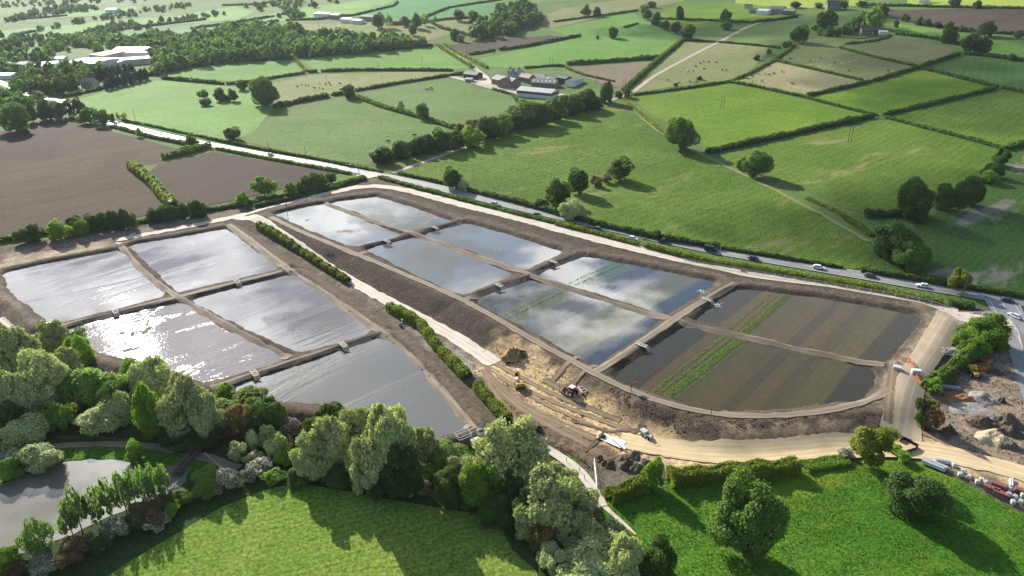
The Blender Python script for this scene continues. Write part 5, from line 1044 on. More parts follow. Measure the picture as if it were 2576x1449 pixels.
P_('concrete', 'pale concrete', (0.66, 0.64, 0.60), 0.85, 0.15, 0.25); P_('yellow', 'machine yellow', (0.50, 0.31, 0.045), 0.5, 0.3, 0.5); P_('orange', 'orange paint', (0.50, 0.20, 0.03), 0.5, 0.3, 0.5); P_('red', 'red paint', (0.30, 0.06, 0.045), 0.5, 0.3, 0.5)
P_('black', 'black plastic', (0.025, 0.025, 0.027), 0.6, 0.3, 0.2); P_('lamp', 'lamp lens', (0.8, 0.8, 0.78), 0.15, 0.6, 0.0); P_('tail', 'red lamp lens', (0.4, 0.02, 0.02), 0.2, 0.6, 0.0); P_('rim', 'alloy rim', (0.4, 0.4, 0.42), 0.3, 0.5, 0.2, metal=0.7)
P_('net', 'orange barrier net', (0.70, 0.16, 0.05), 0.7, 0.2, 0.2); P_('bluegrey', 'silver blue tank', (0.42, 0.48, 0.54), 0.35, 0.5, 0.15); P_('pallet', 'maroon block packs', (0.26, 0.10, 0.095), 0.7, 0.2, 0.35, scale=3); P_('bag', 'white bulk bag', (0.56, 0.55, 0.53), 0.7, 0.2, 0.15)
P_('sheet', 'white geotextile', (0.78, 0.79, 0.80), 0.7, 0.2, 0.08); P_('heap', 'dark spoil', (0.13, 0.10, 0.075), 0.95, 0.1, 0.5, scale=2.5); P_('heapg', 'grey spoil', (0.18, 0.148, 0.118), 0.95, 0.1, 0.5, scale=2.5); P_('gravel', 'grey gravel', (0.33, 0.30, 0.265), 0.95, 0.1, 0.4, scale=3)
P_('heapo', 'orange clay', (0.40, 0.20, 0.10), 0.95, 0.1, 0.4, scale=2); P_('heaps', 'yellow sand', (0.50, 0.40, 0.26), 0.95, 0.1, 0.3, scale=2); P_('heapd', 'golden clay spoil', (0.42, 0.29, 0.14), 0.95, 0.1, 0.6, scale=2); P_('moss', 'green tin', (0.11, 0.14, 0.12), 0.6, 0.3, 0.3)
P_('cowdark', 'dark hide', (0.035, 0.028, 0.024), 0.9, 0.1, 0.2); P_('cowtan', 'tan hide', (0.40, 0.25, 0.13), 0.9, 0.1, 0.2); P_('wool', 'white wool', (0.68, 0.66, 0.60), 0.95, 0.05, 0.1)
def at(u, v):
    """point on the ground, banks included, seen at (u, v)"""
    z = 0.0
    for _ in range(3):
        p, s, t = G(u, v, z); inside = inpoly(np.array([p]), SITE)[0]; h0 = float(hill(*p)); z = (sz1(*p) - h0) if inside else 0.0
        z = max(z, 0.0)
    return p[0], p[1], h0 + z, s

# buildings -------------------------------------------------------------
def building(a, b, W, eave, ridge, wall, roof, label, cat='barn', name='farm_building', doors=0, doormat='white', windows=0, skylights=0, chimneys=0, upper=None):
    A, B = GL([a, b]); d = B - A; Lg = np.linalg.norm(d); rz = math.atan2(d[1], d[0]); z = float(hill(*((A + B) / 2)))
    r = empty(name, (A[0], A[1], z), rz, label, cat); w2 = W / 2
    mb = MB(); t = 0.0
    mb.add([(0, 0, -1), (Lg, 0, -1), (Lg, W, -1), (0, W, -1), (0, 0, eave), (Lg, 0, eave), (Lg, W, eave), (0, W, eave), (0, w2, ridge - .05), (Lg, w2, ridge - .05)],
           [(0, 1, 5, 4), (2, 3, 7, 6), (1, 2, 6, 9, 5), (3, 0, 4, 8, 7), (4, 5, 9, 8), (6, 7, 8, 9)]); mb.build('wall', M[wall], r)
    if upper:
        mb = MB(); mb.box((Lg / 2, -0.06, eave * 0.78), (Lg + .2, 0.12, eave * 0.44)); mb.box((Lg + 0.06, w2, eave * 0.78), (0.12, W, eave * 0.44)); mb.build('cladding', M[upper], r)
    o = 0.5; k = (ridge - eave) / w2; th = 0.22; mb = MB()
    for s in (0, 1):
        y0 = -o if s == 0 else W + o; e = eave - o * k + 0.03
        P = [(-o, y0, e), (Lg + o, y0, e), (Lg + o, w2, ridge + .03), (-o, w2, ridge + .03)]
        mb.add(P + [(x, y, q + th) for x, y, q in P], [(0, 1, 2, 3), (4, 5, 6, 7), (0, 1, 5, 4), (2, 3, 7, 6), (1, 2, 6, 5), (3, 0, 4, 7)])
    rf = mb.build('roof', M[roof], r)
    for q in range(skylights):
        x = Lg * (q + 0.5) / skylights; f = 0.45; y = w2 * f; mb = MB(); zz = eave + k * y + th + 0.06
        dy, sl = w2 * 0.28, k; mb.add([(x - .6, y - dy, zz - dy * sl), (x + .6, y - dy, zz - dy * sl), (x + .6, y + dy, zz + dy * sl), (x - .6, y + dy, zz + dy * sl)] + [(x - .6, y - dy, zz - dy * sl + .08), (x + .6, y - dy, zz - dy * sl + .08), (x + .6, y + dy, zz + dy * sl + .08), (x - .6, y + dy, zz + dy * sl + .08)], [(0, 1, 2, 3), (4, 5, 6, 7), (0, 1, 5, 4), (2, 3, 7, 6), (1, 2, 6, 5), (3, 0, 4, 7)])
        mb.build('skylight', M['white'], rf)
    for q in range(chimneys):
        mb = MB(); mb.box((Lg * (0.08 + 0.84 * q / max(1, chimneys - 1)), w2, ridge + 0.7), (0.9, 0.9, 1.9)); mb.box((Lg * (0.08 + 0.84 * q / max(1, chimneys - 1)), w2, ridge + 1.7), (0.45, 0.45, 0.5)); mb.build('chimney', M['stone'], rf)
    for q in range(doors):
        w = Lg / doors; mb = MB(); mb.box((w * (q + .5), -0.16, eave * 0.27), (w * 0.86, 0.2, eave * 0.54)); mb.build('door', M[doormat], r)
    for q in range(windows):
        for fl in ((0.3, 0.72) if eave > 4.5 else (0.5,)):
            w = Lg / windows; mb = MB(); mb.box((w * (q + .5), -0.05, eave * fl), (min(1.3, w * .4), 0.12, 1.2)); mb.build('window', M['glass'], r)
    return r
B_ = building
B_((1300,243),(1387,250),15,5.2,7.4,'white','paleroof','large modern shed with white doors and a pale ribbed roof', doors=6, upper='timber', skylights=0)
B_((1237,211),(1285,222),12,5,8,'stone','slate','dark slate roofed barn beside the dusty yard', windows=4)
B_((1287,222),(1303,214),14,5,8.5,'stone','slate','narrow dark stone gable beside the slate barn', windows=1)
B_((1336,219),(1397,221),11,4,6.5,'timber','greyroof','grey roofed barn dotted with skylights', skylights=6)
B_((1322,206),(1394,211),9,3.8,5.6,'stone','greyroof','long low grey roof behind the skylight barn', skylights=2)
B_((1398,207),(1422,211),9,4.5,6,'darkwood','slate','small dark timber shed between barn and white sided shed', doors=1, doormat='darkwood')
B_((1444,219),(1468,206),9,4,5.6,'white','greyroof','white sided shed at the edge of the farm')
B_((1277,197),(1303,199),8,6,9,'cream','slate','pale farmhouse with two chimneys', 'house', 'farmhouse', doors=0, windows=4, chimneys=2, skylights=2)
B_((1306,204),(1330,210),8,4.5,7.5,'stone','brownroof','brown gabled cottage beside the farmhouse', 'house', 'stone_cottage', windows=3, chimneys=1)
B_((1340,198),(1366,202),6,3,4.6,'cream','greyroof','small pale outbuilding behind the low grey roof', windows=2)
B_((1166,196),(1198,200),10,4,6.2,'darkwood','moss','rounded dark green shed at the end of the drive', doors=2, doormat='black')
B_((1170,206),(1186,207),6,2.6,3.6,'steel','bluegrey','low bluish lean-to beside the dark green shed')
W_N = 'warehouse'
B_((228,153),(264,157),52,7,9,'cream','brownroof','brown roofed warehouse with a row of windows', W_N, W_N, windows=6)
B_((292,150),(378,150),18,8,9.5,'white','whiteroof','bright white roofed warehouse, front bay', W_N, W_N)
B_((288,144),(370,143),26,8,10,'white','whiteroof','bright white roofed warehouse, rear bay', W_N, W_N)
B_((170,174),(240,177),46,7,8.5,'white','beigeroof','wide beige roofed warehouse among the trees', W_N, W_N)
B_((306,166),(382,160),22,6,7.5,'cream','beigeroof','beige roofed warehouse beside the black conifers', W_N, W_N)
B_((272,166),(300,168),16,5,6,'white','whiteroof','small white roofed unit between the big warehouses', W_N, W_N)
B_((-6,180),(66,177),30,6,7.5,'white','greyroof','long pale industrial unit at the picture edge', W_N, W_N, windows=8)
B_((80,176),(114,178),34,5,6.2,'white','whiteroof','pale blue white unit beside the long one', W_N, W_N)
B_((-6,165),(40,163),20,5,6,'white','beigeroof','low pale unit behind the long one', W_N, W_N)
B_((120,160),(160,159),18,5,6.2,'cream','whiteroof','low white roof peeping from the trees', W_N, W_N)
B_((-8,200),(30,199),16,4,5,'white','whiteroof','white roofed hall beside the pale estate road', W_N, W_N)
B_((205,219),(234,221),8,5,8,'cream','greyroof','pale cottage in the estate garden', 'house', 'cottage', windows=4, chimneys=2)
for a, b, w, e, r_, wa, ro, lab in [((790,45),(824,45),18,6,8,'white','paleroof','pale roofed shed at the edge of the far farm'), ((828,48),(850,49),16,6,8,'stone','slate','dark slate barn at the far farm'), ((856,57),(880,58),14,5,7,'white','paleroof','pale low barn in the middle of the far farm'),
    ((884,60),(906,61),12,5,6.5,'white','whiteroof','white roofed barn at the far farm'), ((905,52),(938,54),16,6,8.5,'stone','greyroof','long grey barn at the far farm under the trees'), ((984,63),(1012,63),14,5,8,'timber','brownroof','brown barn among the trees of the far farm'),
    ((266,33),(292,32),16,6,9,'white','beigeroof','tiny pale farmstead on the plain'), ((1902,37),(1930,38),16,5,7,'white','paleroof','pale shed at the hilltop farm'), ((1930,34),(1966,35),16,6,9,'steel','slate','large dark shed at the hilltop farm'),
    ((1968,38),(1996,38),12,5,7,'stone','greyroof','grey shed at the hilltop farm'), ((1885,34),(1904,34),10,4,6,'stone','slate','small dark shed at the hilltop farm'), ((2080,27),(2116,25),12,7,12,'stone','slate','tall old stone barn above the dark scrub'),
    ((2310,8),(2338,8),12,5,8,'white','whiteroof','white roofed farm building at the skyline'), ((1872,22),(1890,22),9,4,6,'cream','slate','small cottage beside the hilltop farm')]:
    B_(a, b, w, e, r_, wa, ro, lab)
B_((2166,90),(2194,89),9,6,9,'stone','slate','stone house with many windows on the hill', 'house', 'stone_house', windows=5, chimneys=2)
B_((2196,86),(2218,84),8,4,6.5,'stone','slate','low stone wing beside the hill house', 'house', 'stone_house', windows=3)
B_((2212,88),(2232,87),6,3,4.2,'white','whiteroof','white outhouse behind the hill house')

# line features ----------------------------------------------------------
def stone_wall(pts, label):
    P = densify(GL(pts), 4); mb = MB()
    for p, q in zip(P[:-1], P[1:]):
        d = q - p; c = (p + q) / 2; mb.box((c[0], c[1], float(hill(*c)) + 0.5), (np.linalg.norm(d), 0.5, 1.4), math.atan2(d[1], d[0]))
    o = mb.build('garden_wall', M['stone']); tag(o, label, 'wall')
stone_wall([(2140,96),(2168,98),(2200,94),(2230,92)], 'low stone garden wall in front of the hill house')

def fence(pts, label, hgt=1.2, gap=2.5, rails=2, postm='post', railm='post', name='fence', zf=None, pr=0.07, panel=None, cat='fence'):
    P = densify(GL(pts), gap); c0 = P[0]; zf = zf or (lambda x, y: float(hill(x, y)))
    r = empty(name, (c0[0], c0[1], zf(*c0)), 0, label, cat); z0 = zf(*c0); mb = MB(); mb.tube((0, 0, -0.3), (0, 0, hgt), pr, n=6); pm = mb.build('post', M[postm], r)
    for p in P[1:90]:
        q = pm.copy(); link(q, r); q.location = (p[0] - c0[0], p[1] - c0[1], zf(*p) - z0)
    for k in range(rails):
        mb = MB(); h = hgt * (0.92 - 0.42 * k)
        for p, q in zip(P[:-1], P[1:]): mb.tube((p[0] - c0[0], p[1] - c0[1], zf(*p) - z0 + h), (q[0] - c0[0], q[1] - c0[1], zf(*q) - z0 + h), pr * 0.6, n=5)
        mb.build('rail', M[railm], r)
    if panel:
        mb = MB()
        for p, q in zip(P[:-1], P[1:]):
            a = (p[0] - c0[0], p[1] - c0[1], zf(*p) - z0); b = (q[0] - c0[0], q[1] - c0[1], zf(*q) - z0); d = Vector((b[0] - a[0], b[1] - a[1], 0)).normalized(); n = Vector((-d.y, d.x, 0)) * 0.02
            for k in range(7):
                t0 = 0.06 + 0.88 * k / 7 + 0.02; x = Vector(a).lerp(Vector(b), t0); mb.box((x.x, x.y, x.z + hgt * 0.5), (0.05, 0.03, hgt * 0.86), math.atan2(d.y, d.x))
            for k in range(4):
                h = hgt * (0.1 + 0.25 * k); x = (Vector(a) + Vector(b)) / 2; mb.box((x.x, x.y, x.z + h), ((Vector(b) - Vector(a)).length, 0.02, 0.05), math.atan2(d.y, d.x))
        mb.build('panel', M[panel], r)
    return r
fence([(1720,662),(1900,692),(2100,726),(2250,752),(2340,770),(2372,781)], 'temporary mesh site fence below the long verge hedge', 2.0, 3.5, 1, 'galv', 'galv', 'mesh_fence', panel='steel', zf=sz1)
fence([(-20,778),(60,834),(118,868),(207,917),(262,936),(420,988),(560,1022),(640,1028)], 'post and rail fence behind the willow belt', 1.3, 2.6, 3)
fence([(700,1026),(760,1040),(830,1058),(880,1066)], 'post and rail fence below the large grey pond', 1.3, 2.4, 3, 'darkwood', 'darkwood')
fence([(150,1107),(200,1105),(260,1107),(318,1114)], 'low rail fence along the earth path', 1.1, 2.2, 2)
fence([(516,1146),(540,1166),(568,1192)], 'pale rail fence running down beside the jetty', 1.1, 1.8, 2, 'concrete', 'concrete')
fence([(1368,1116),(1410,1128),(1455,1152),(1490,1180)], 'dark rail fence on the site side of the footpath', 1.3, 2.2, 3, 'darkwood', 'darkwood')
fence([(1380,1143),(1425,1162),(1458,1186),(1470,1206)], 'line of separate posts on the meadow side of the footpath', 1.2, 2.6, 0, 'darkwood', 'darkwood')
fence([(1494,1166),(1498,1200),(1501,1236)], 'pale boarded fence at the bend of the footpath', 1.8, 1.6, 3, 'galv', 'galv')
fence([(1488,1252),(1504,1270),(1512,1284)], 'wooden handrail beside the meadow gate', 1.2, 1.4, 3, 'post', 'post')
fence([(1504,1238),(1600,1218),(1670,1204)], 'green mesh fence behind the clipped hedge', 1.4, 2.5, 2, 'moss', 'moss')
fence([(2290,1142),(2340,1168),(2410,1203),(2500,1252),(2600,1305)], 'post and wire fence edging the lush meadow', 1.2, 3, 3, 'darkwood', 'steel', pr=0.05)
fence([(2262,930),(2282,932),(2294,962),(2312,986)], 'orange netting barrier beside the white cabin', 1.2, 2.0, 2, 'net', 'net', 'barrier_fence', panel='net', zf=sz1, pr=0.09, cat='barrier')
fence([(2410,798),(2436,806),(2444,822)], 'red and white barrier by the yard entrance', 1.1, 1.8, 3, 'red', 'concrete', 'barrier_fence', zf=sz1, cat='barrier')
fence([(2540,812),(2560,840),(2572,890)], 'red striped barrier along the side road', 1.0, 1.8, 2, 'red', 'concrete', 'barrier_fence', zf=sz1, cat='barrier')
def silt(pts, label):
    P = densify(GL(pts), 2); mb = MB()
    for p, q in zip(P[:-1], P[1:]):
        d = q - p; c = (p + q) / 2; mb.box((c[0], c[1], float(hill(*c)) + 0.6), (np.linalg.norm(d) + 0.05, 0.12, 1.2), math.atan2(d[1], d[0]))
    tag(mb.build('silt_fence', M['black']), label, 'silt fence')
silt([(2262,1114),(2272,1108),(2308,1128),(2300,1136),(2276,1143)], 'low black silt fence around a pit by the sandy road')

# poles -------------------------------------------------------------------
def pole_pair(u, v, u2, v2, label, hh=9.5):
    A, B = GL([(u, v), (u2, v2)]); z = float(hill(*A)); r = empty('power_pole', (A[0], A[1], z), 0, label, 'power pole'); d = B - A; n = np.linalg.norm(d); d = d / n * min(max(n, 1.6), 2.6)
    for o in ((0, 0), d):
        mb = MB(); mb.tube((o[0], o[1], -0.5), (o[0], o[1], hh), 0.20, 0.13, 8); mb.build('post', M['darkwood'], r)
    mb = MB(); a = math.atan2(d[1], d[0]); mb.box((d[0] / 2, d[1] / 2, hh - 0.4), (3.4, 0.15, 0.2), a)
    for t in (-1.5, 0, 1.5): mb.tube((d[0] / 2 + t * math.cos(a), d[1] / 2 + t * math.sin(a), hh - 0.3), (d[0] / 2 + t * math.cos(a), d[1] / 2 + t * math.sin(a), hh + 0.1), 0.07, n=6)
    mb.build('crossarm', M['steel'], r)
pole_pair(1383,168,1389,168,'pair of power poles behind the farm'); pole_pair(1566,224,1573,223,'pair of power poles beside the bare triangle'); pole_pair(1813,273,1820,273,'pair of power poles in the wide lime field'); pole_pair(2133,359,2143,357,'pair of power poles in the deep green field', 10.5)
def pole(u, v, label, hh=8.5):
    x, y, z, s = at(u, v); r = empty('utility_pole', (x, y, z), 0.4, label, 'utility pole'); mb = MB(); mb.tube((0, 0, -.5), (0, 0, hh), 0.17, 0.11, 8); mb.build('post', M['darkwood'], r)
    mb = MB(); mb.box((0, 0, hh - 0.4), (1.6, 0.12, 0.14)); [mb.tube((t, 0, hh - .35), (t, 0, hh - .05), 0.06, n=6) for t in (-.7, .7)]; mb.build('crossarm', M['steel'], r)
for u, v, lab in [(341,305,'wooden pole at the edge of the pale green field'), (821,207,'wooden pole among the cattle'), (1062,163,'wooden pole in the bright field beside the farm drive'), (952,174,'wooden pole at the bright field hedge'), (962,213,'wooden pole by the hedge to the farm'), (771,404,'wooden pole on the road bank'),
    (677,388,'pole beside the road near the pale car'), (904,445,'pole beside the road junction'), (1500,208,'pole beside the hilltop hedge of the farm'), (1174,132,'pole at the corner of the grey brown field'), (1246,134,'pole in the grey brown field'), (994,75,'pole in the far pasture'), (803,70,'pole on the tan pasture beyond the wood'), (722,530,'thin pole in the long hedge')]: pole(u, v, lab)

# vehicles ---------------------------------------------------------------
for nm, c in dict(black=(0.012, 0.012, 0.014), silver=(0.55, 0.57, 0.6), white=(0.8, 0.8, 0.8), navy=(0.02, 0.035, 0.075), grey=(0.09, 0.095, 0.105), pale=(0.62, 0.62, 0.6)).items(): M['car_' + nm] = paint('car paint ' + nm, c, 0.18, 0.7, 0.05)
ROADL = GL([(200,284),(250,302),(300,313),(380,333),(470,353),(600,377),(780,407),(935,437),(1100,471),(1300,521),(1500,566),(1780,628),(2100,681),(2330,722),(2530,753),(2640,770)])
def road_dir(p):
    i = int(np.argmin(np.linalg.norm(ROADL - np.array(p), axis=1))); i = min(max(i, 0), len(ROADL) - 2); d = ROADL[i + 1] - ROADL[i]; return math.atan2(d[1], d[0])
def car(u, v, colour, label, kind='car', flip=False, rz=None):
    x, y, s = (*G(u, v, 0.6)[0], 0); z = float(hill(x, y)) + 0.16; a = (road_dir((x, y)) if rz is None else rz) + (PI if flip else 0)
    nm = {'car': 'car', 'van': 'van', 'suv': 'pickup_truck'}[kind]; r = empty(nm, (x, y, z), a, label, {'car': 'car', 'van': 'van', 'suv': 'pickup'}[kind]); Lc, Wc, Hc = {'car': (4.5, 1.8, 1.48), 'van': (5.6, 2.0, 2.3), 'suv': (5.2, 1.9, 1.8)}[kind]; h = Lc / 2
    if kind == 'car': low = [(-h, .35), (-h, .85), (-h + .2, .95), (h - 1.1, .92), (h - .15, .75), (h, .6), (h, .3)]; cab = [(-h + .25, .94), (-h + .8, Hc), (.55, Hc), (h - 1.25, .92)]
    elif kind == 'van': low = [(-h, .35), (-h, 1.2), (h - .9, 1.2), (h - .1, .95), (h, .6), (h, .3)]; cab = [(-h, 1.18), (-h + .05, Hc), (h - 1.9, Hc), (h - .95, 1.18)]
    else: low = [(-h, .45), (-h, 1.0), (h - 1.2, 1.05), (h - .1, .95), (h, .6), (h, .35)]; cab = [(-.75, 1.02), (-.6, Hc), (.75, Hc), (h - 1.3, 1.04)]
    mb = MB(); mb.prism(low, -Wc / 2, Wc / 2); top = lambda X, Z: 0.02 if Z < 1.25 else 0.2
    zb = cab[0][1]; mb.prism([(X, Z) for X, Z in cab], -Wc / 2 + .04, Wc / 2 - .04, top=top); bd = mb.build('body', M['car_' + colour], r, bevel=0.05)
    mb = MB(); xs_ = [p[0] for p in cab]; gz0, gz1 = zb + .08, Hc - .1
    mb.prism([(xs_[0] + .12, gz0), (xs_[1] + .02, gz1), (xs_[2] - .02, gz1), (xs_[3] - .2, gz0)] if kind != 'van' else [(h - 2.3, gz0), (h - 2.3, gz1), (xs_[2] - .02, gz1), (xs_[3] - .2, gz0)], -Wc / 2 + .025, Wc / 2 - .025, top=lambda X, Z: 0.0 if Z < zb + .3 else 0.16); mb.build('side_windows', M['glass'], r)
    mb = MB(); q0, q1 = (xs_[3] - .12, gz0), (xs_[2] + .1, gz1 + .02); mb.add([(q0[0] + .04, -Wc * .40, q0[1]), (q0[0] + .04, Wc * .40, q0[1]), (q1[0] + .04, Wc * .34, q1[1]), (q1[0] + .04, -Wc * .34, q1[1])], [(0, 1, 2, 3)]); mb.build('windscreen', M['glass'], r)
    for sx in (-1, 1):
        for sy in (-1, 1):
            mb = MB(); cx = sx * (h - .85); mb.tube((cx, sy * (Wc / 2 - .2), .33), (cx, sy * (Wc / 2 + .02), .33), .34, n=14); w = mb.build('wheel', M['rubber'], r)
            mb = MB(); mb.tube((cx, sy * (Wc / 2), .33), (cx, sy * (Wc / 2 + .035), .33), .2, n=10); mb.build('rim', M['rim'], w)
    for sy in (-1, 1):
        mb = MB(); mb.box((h - .06, sy * (Wc / 2 - .3), .68), (.2, .36, .14)); mb.build('headlight', M['lamp'], r); mb = MB(); mb.box((-h + .02, sy * (Wc / 2 - .22), .82), (.1, .3, .16)); mb.build('tail_light', M['tail'], r)
    return r
for a in [(883,418,'black','black car alone on the road before the junction'), (682,389,'pale','pale grey car on the road beside the harrowed field'), (293,310,'white','white car at the tree shaded end of the road'), (1247,513,'silver','silver car passing the two roadside trees'), (1353,541,'black','black car behind the silver one'),
    (1506,576,'black','black car just past the pale round bush'), (1592,600,'white','white car at the gap in the verge hedge')]: car(*a)
car(1669,606,'black','black pickup following the white car','suv'); car(1789,629,'black','tall black van on the road','van'); car(1896,650,'navy','dark blue car after the black van'); car(2060,673,'white','white car half hidden by the verge hedge'); car(2190,694,'grey','dark grey car below the oaks')
car(2321,719,'white','white car near the leaning tree', flip=True); car(2535,756,'navy','dark blue car at the side road turning'); car(2552,795,'silver','silver grey car waiting on the side road', rz=1.9)

def digger(u, v, u2, v2, label, sc=1.0, name='excavator', cabm='white'):
    x, y, z, s = at(u, v); b = at(u2, v2); r = empty(name, (x, y, z), math.atan2(b[1] - y, b[0] - x), label, 'excavator'); r.scale = (sc, sc, sc)
    for sy in (-1, 1):
        mb = MB(); mb.prism([(-2.0, .25), (-1.8, 0), (1.8, 0), (2.0, .25), (2.1, .55), (1.8, .9), (-1.8, .9), (-2.1, .55)], sy * 1.25 - .3, sy * 1.25 + .3); mb.build('track', M['black'], r, bevel=.05)
    mb = MB(); mb.box((0, 0, .6), (2.2, 2.0, .5)); mb.tube((0, 0, .8), (0, 0, 1.1), .7, n=16); mb.build('undercarriage', M['steel'], r)
    mb = MB(); mb.box((-.7, 0, 1.65), (3.2, 2.7, 1.1)); mb.box((-1.9, 0, 1.75), (1.0, 2.7, 1.25), top=.92); mb.box((-.6, -.6, 2.3), (1.6, 1.2, .3)); mb.build('body', M['yellow'], r, bevel=.08)
    mb = MB(); mb.box((.6, .85, 2.1), (1.7, .95, 1.8), top=.88); cb_ = mb.build('cab', M[cabm], r, bevel=.06); mb = MB(); mb.box((.75, .85, 2.25), (1.62, .99, .9), top=.93); mb.build('window', M['glass'], cb_)
    mb = MB(); pts = [(.9, 1.6), (2.6, 3.9), (4.6, 4.1)]
    for p, q in zip(pts[:-1], pts[1:]): d = Vector((q[0] - p[0], 0, q[1] - p[1])); c = ((p[0] + q[0]) / 2, -.1, (p[1] + q[1]) / 2); mb.box(c, (d.length + .2, .42, .5), 0, ry=-math.atan2(d.z, d.x))
    bm_ = mb.build('boom', M['yellow'], r, bevel=.04)
    mb = MB(); mb.tube((1.0, -.1, 1.9), (2.7, -.1, 3.3), .1, n=8); mb.tube((2.9, -.1, 4.35), (4.5, -.1, 4.45), .1, n=8); mb.build('ram', M['steel'], bm_)
    mb = MB(); p, q = (4.3, 4.3), (5.7, 1.9); d = Vector((q[0] - p[0], 0, q[1] - p[1])); mb.box(((p[0] + q[0]) / 2, -.1, (p[1] + q[1]) / 2), (d.length + .5, .34, .4), 0, ry=-math.atan2(d.z, d.x)); mb.build('stick', M['yellow'], r, bevel=.04)
    mb = MB(); mb.prism([(5.4, 1.9), (6.0, 1.8), (6.25, 1.2), (5.9, .75), (5.2, .7), (5.0, .8), (5.7, 1.0)], -.75, .55); mb.build('bucket', M['black'], r)
    return r
digger(1307,972,1297,942,'yellow excavator with its boom raised on the sandy ground', .85)
digger(127,822,112,824,'small yellow excavator at the silver pond corner', .62)

def wheel(r, x, y, rad, w):
    mb = MB(); mb.tube((x, y - w / 2, rad), (x, y + w / 2, rad), rad, n=16); o = mb.build('wheel', M['rubber'], r); mb = MB(); mb.tube((x, y - w / 2 - .03, rad), (x, y + w / 2 + .03, rad), rad * .5, n=10); mb.build('rim', M['white'], o)
def tractor(u, v, rz, label):
    x, y, z, s = at(u, v); r = empty('tractor', (x, y, z), rz, label, 'tractor')
    mb = MB(); mb.box((1.2, 0, 1.35), (2.3, .85, .9), top=.85); mb.box((-.3, 0, 1.0), (1.4, 1.0, .6)); mb.build('bonnet', M['red'], r, bevel=.08); mb = MB(); mb.box((-.5, 0, 2.0), (1.5, 1.5, 1.5), top=.86); mb.build('cab', M['glass'], r); mb = MB(); mb.box((-.5, 0, 2.82), (1.6, 1.6, .16)); mb.build('roof', M['white'], r, bevel=.05)
    for sy in (-1, 1): wheel(r, -.8, sy * 1.0, .95, .55); wheel(r, 1.7, sy * .85, .62, .42)
    mb = MB(); [mb.box((-.8, sy * 1.0, 2.0), (1.5, .6, .12)) for sy in (-1, 1)]; mb.build('mudguard', M['red'], r); mb = MB(); mb.tube((1.3, .35, 1.7), (1.3, .35, 2.7), .06, n=8); mb.build('exhaust', M['black'], r)
def roller(u, v, rz, label):
    x, y, z, s = at(u, v); r = empty('soil_leveller', (x, y, z), rz, label, 'implement'); mb = MB(); mb.box((-.2, 0, .8), (.3, 3.2, .3)); mb.box((-1.6, 0, .7), (2.6, .2, .25)); mb.box((-1.2, 1.2, .7), (2.0, .15, .2), .4); mb.box((-1.2, -1.2, .7), (2.0, .15, .2), -.4); mb.build('frame', M['galv'], r); mb = MB(); mb.box((-.4, 0, .35), (.5, 3.4, .6)); mb.build('blade', M['red'], r); wheel(r, -2.6, .9, .4, .25); wheel(r, -2.6, -.9, .4, .25)
tractor(1435,993,2.4,'red tractor with a white cab roof on the sand'); roller(1457,988,3.4,'red and silver levelling implement beside the tractor')
def dumper(u, v, rz, label, col, sc=1.0):
    x, y, z, s = at(u, v); r = empty('dumper', (x, y, z), rz, label, 'dumper'); r.scale = (sc,) * 3
    mb = MB(); mb.prism([(.1, .9), (.3, 1.8), (2.3, 1.9), (2.0, .9), (1.4, .7)], -.9, .9); mb.build('skip', M[col], r, bevel=.05); mb = MB(); mb.box((-.9, 0, 1.0), (1.9, 1.2, .8), top=.9); mb.build('engine_cover', M[col], r, bevel=.06); mb = MB(); [mb.tube((-.5 + .02 * k, sy * .55, 1.3), (-.5, sy * .55, 2.5), .05, n=6) for k, sy in ((0, -1), (0, 1))]; mb.tube((-.5, -.55, 2.5), (-.5, .55, 2.5), .05, n=6); mb.build('roll_bar', M['black'], r); mb = MB(); mb.box((-.35, 0, 1.5), (.5, .6, .3)); mb.build('seat', M['black'], r)
    for sy in (-1, 1): wheel(r, 1.1, sy * .95, .55, .45); wheel(r, -1.1, sy * .85, .55, .45)
dumper(1627,1100,2.2,'white and black site dumper on the sandy road edge','galv',.85); dumper(2448,944,1.4,'yellow and white dumper beside the orange skips','yellow', 1.15); 
tag(MB().box((*at(1613,1106)[:3],), (1, 1, 1)).build('x', M['black']), None) if False else None

def skip(u, v, rz, label):
    x, y, z, s = at(u, v); r = empty('waste_skip', (x, y, z), rz, label, 'skip'); mb = MB(); a, b, h, t = (1.3, .85, 1.5, .1)
    o1 = [(-1.3, 0.1), (1.3, 0.1), (1.9, h), (-1.9, h)]
    mb.prism(o1, -.9, .9); mb.build('hull', M['orange'], r, bevel=.04); mb = MB(); mb.box((0, 0, h + .12), (3.4, 1.6, .35), top=.7); mb.build('load', M['heap'], r); mb = MB()
    for sy in (-1, 1): mb.box((0, sy * .93, h), (3.9, .1, .14))
    for sx in (-1, 1): mb.box((sx * 1.92, 0, h), (.1, 1.96, .14))
    mb.build('rim', M['orange'], r)
skip(2480,913,.5,'orange skip farther under the fresh green tree'); skip(2467,929,.2,'orange skip beside the yellow dumper')

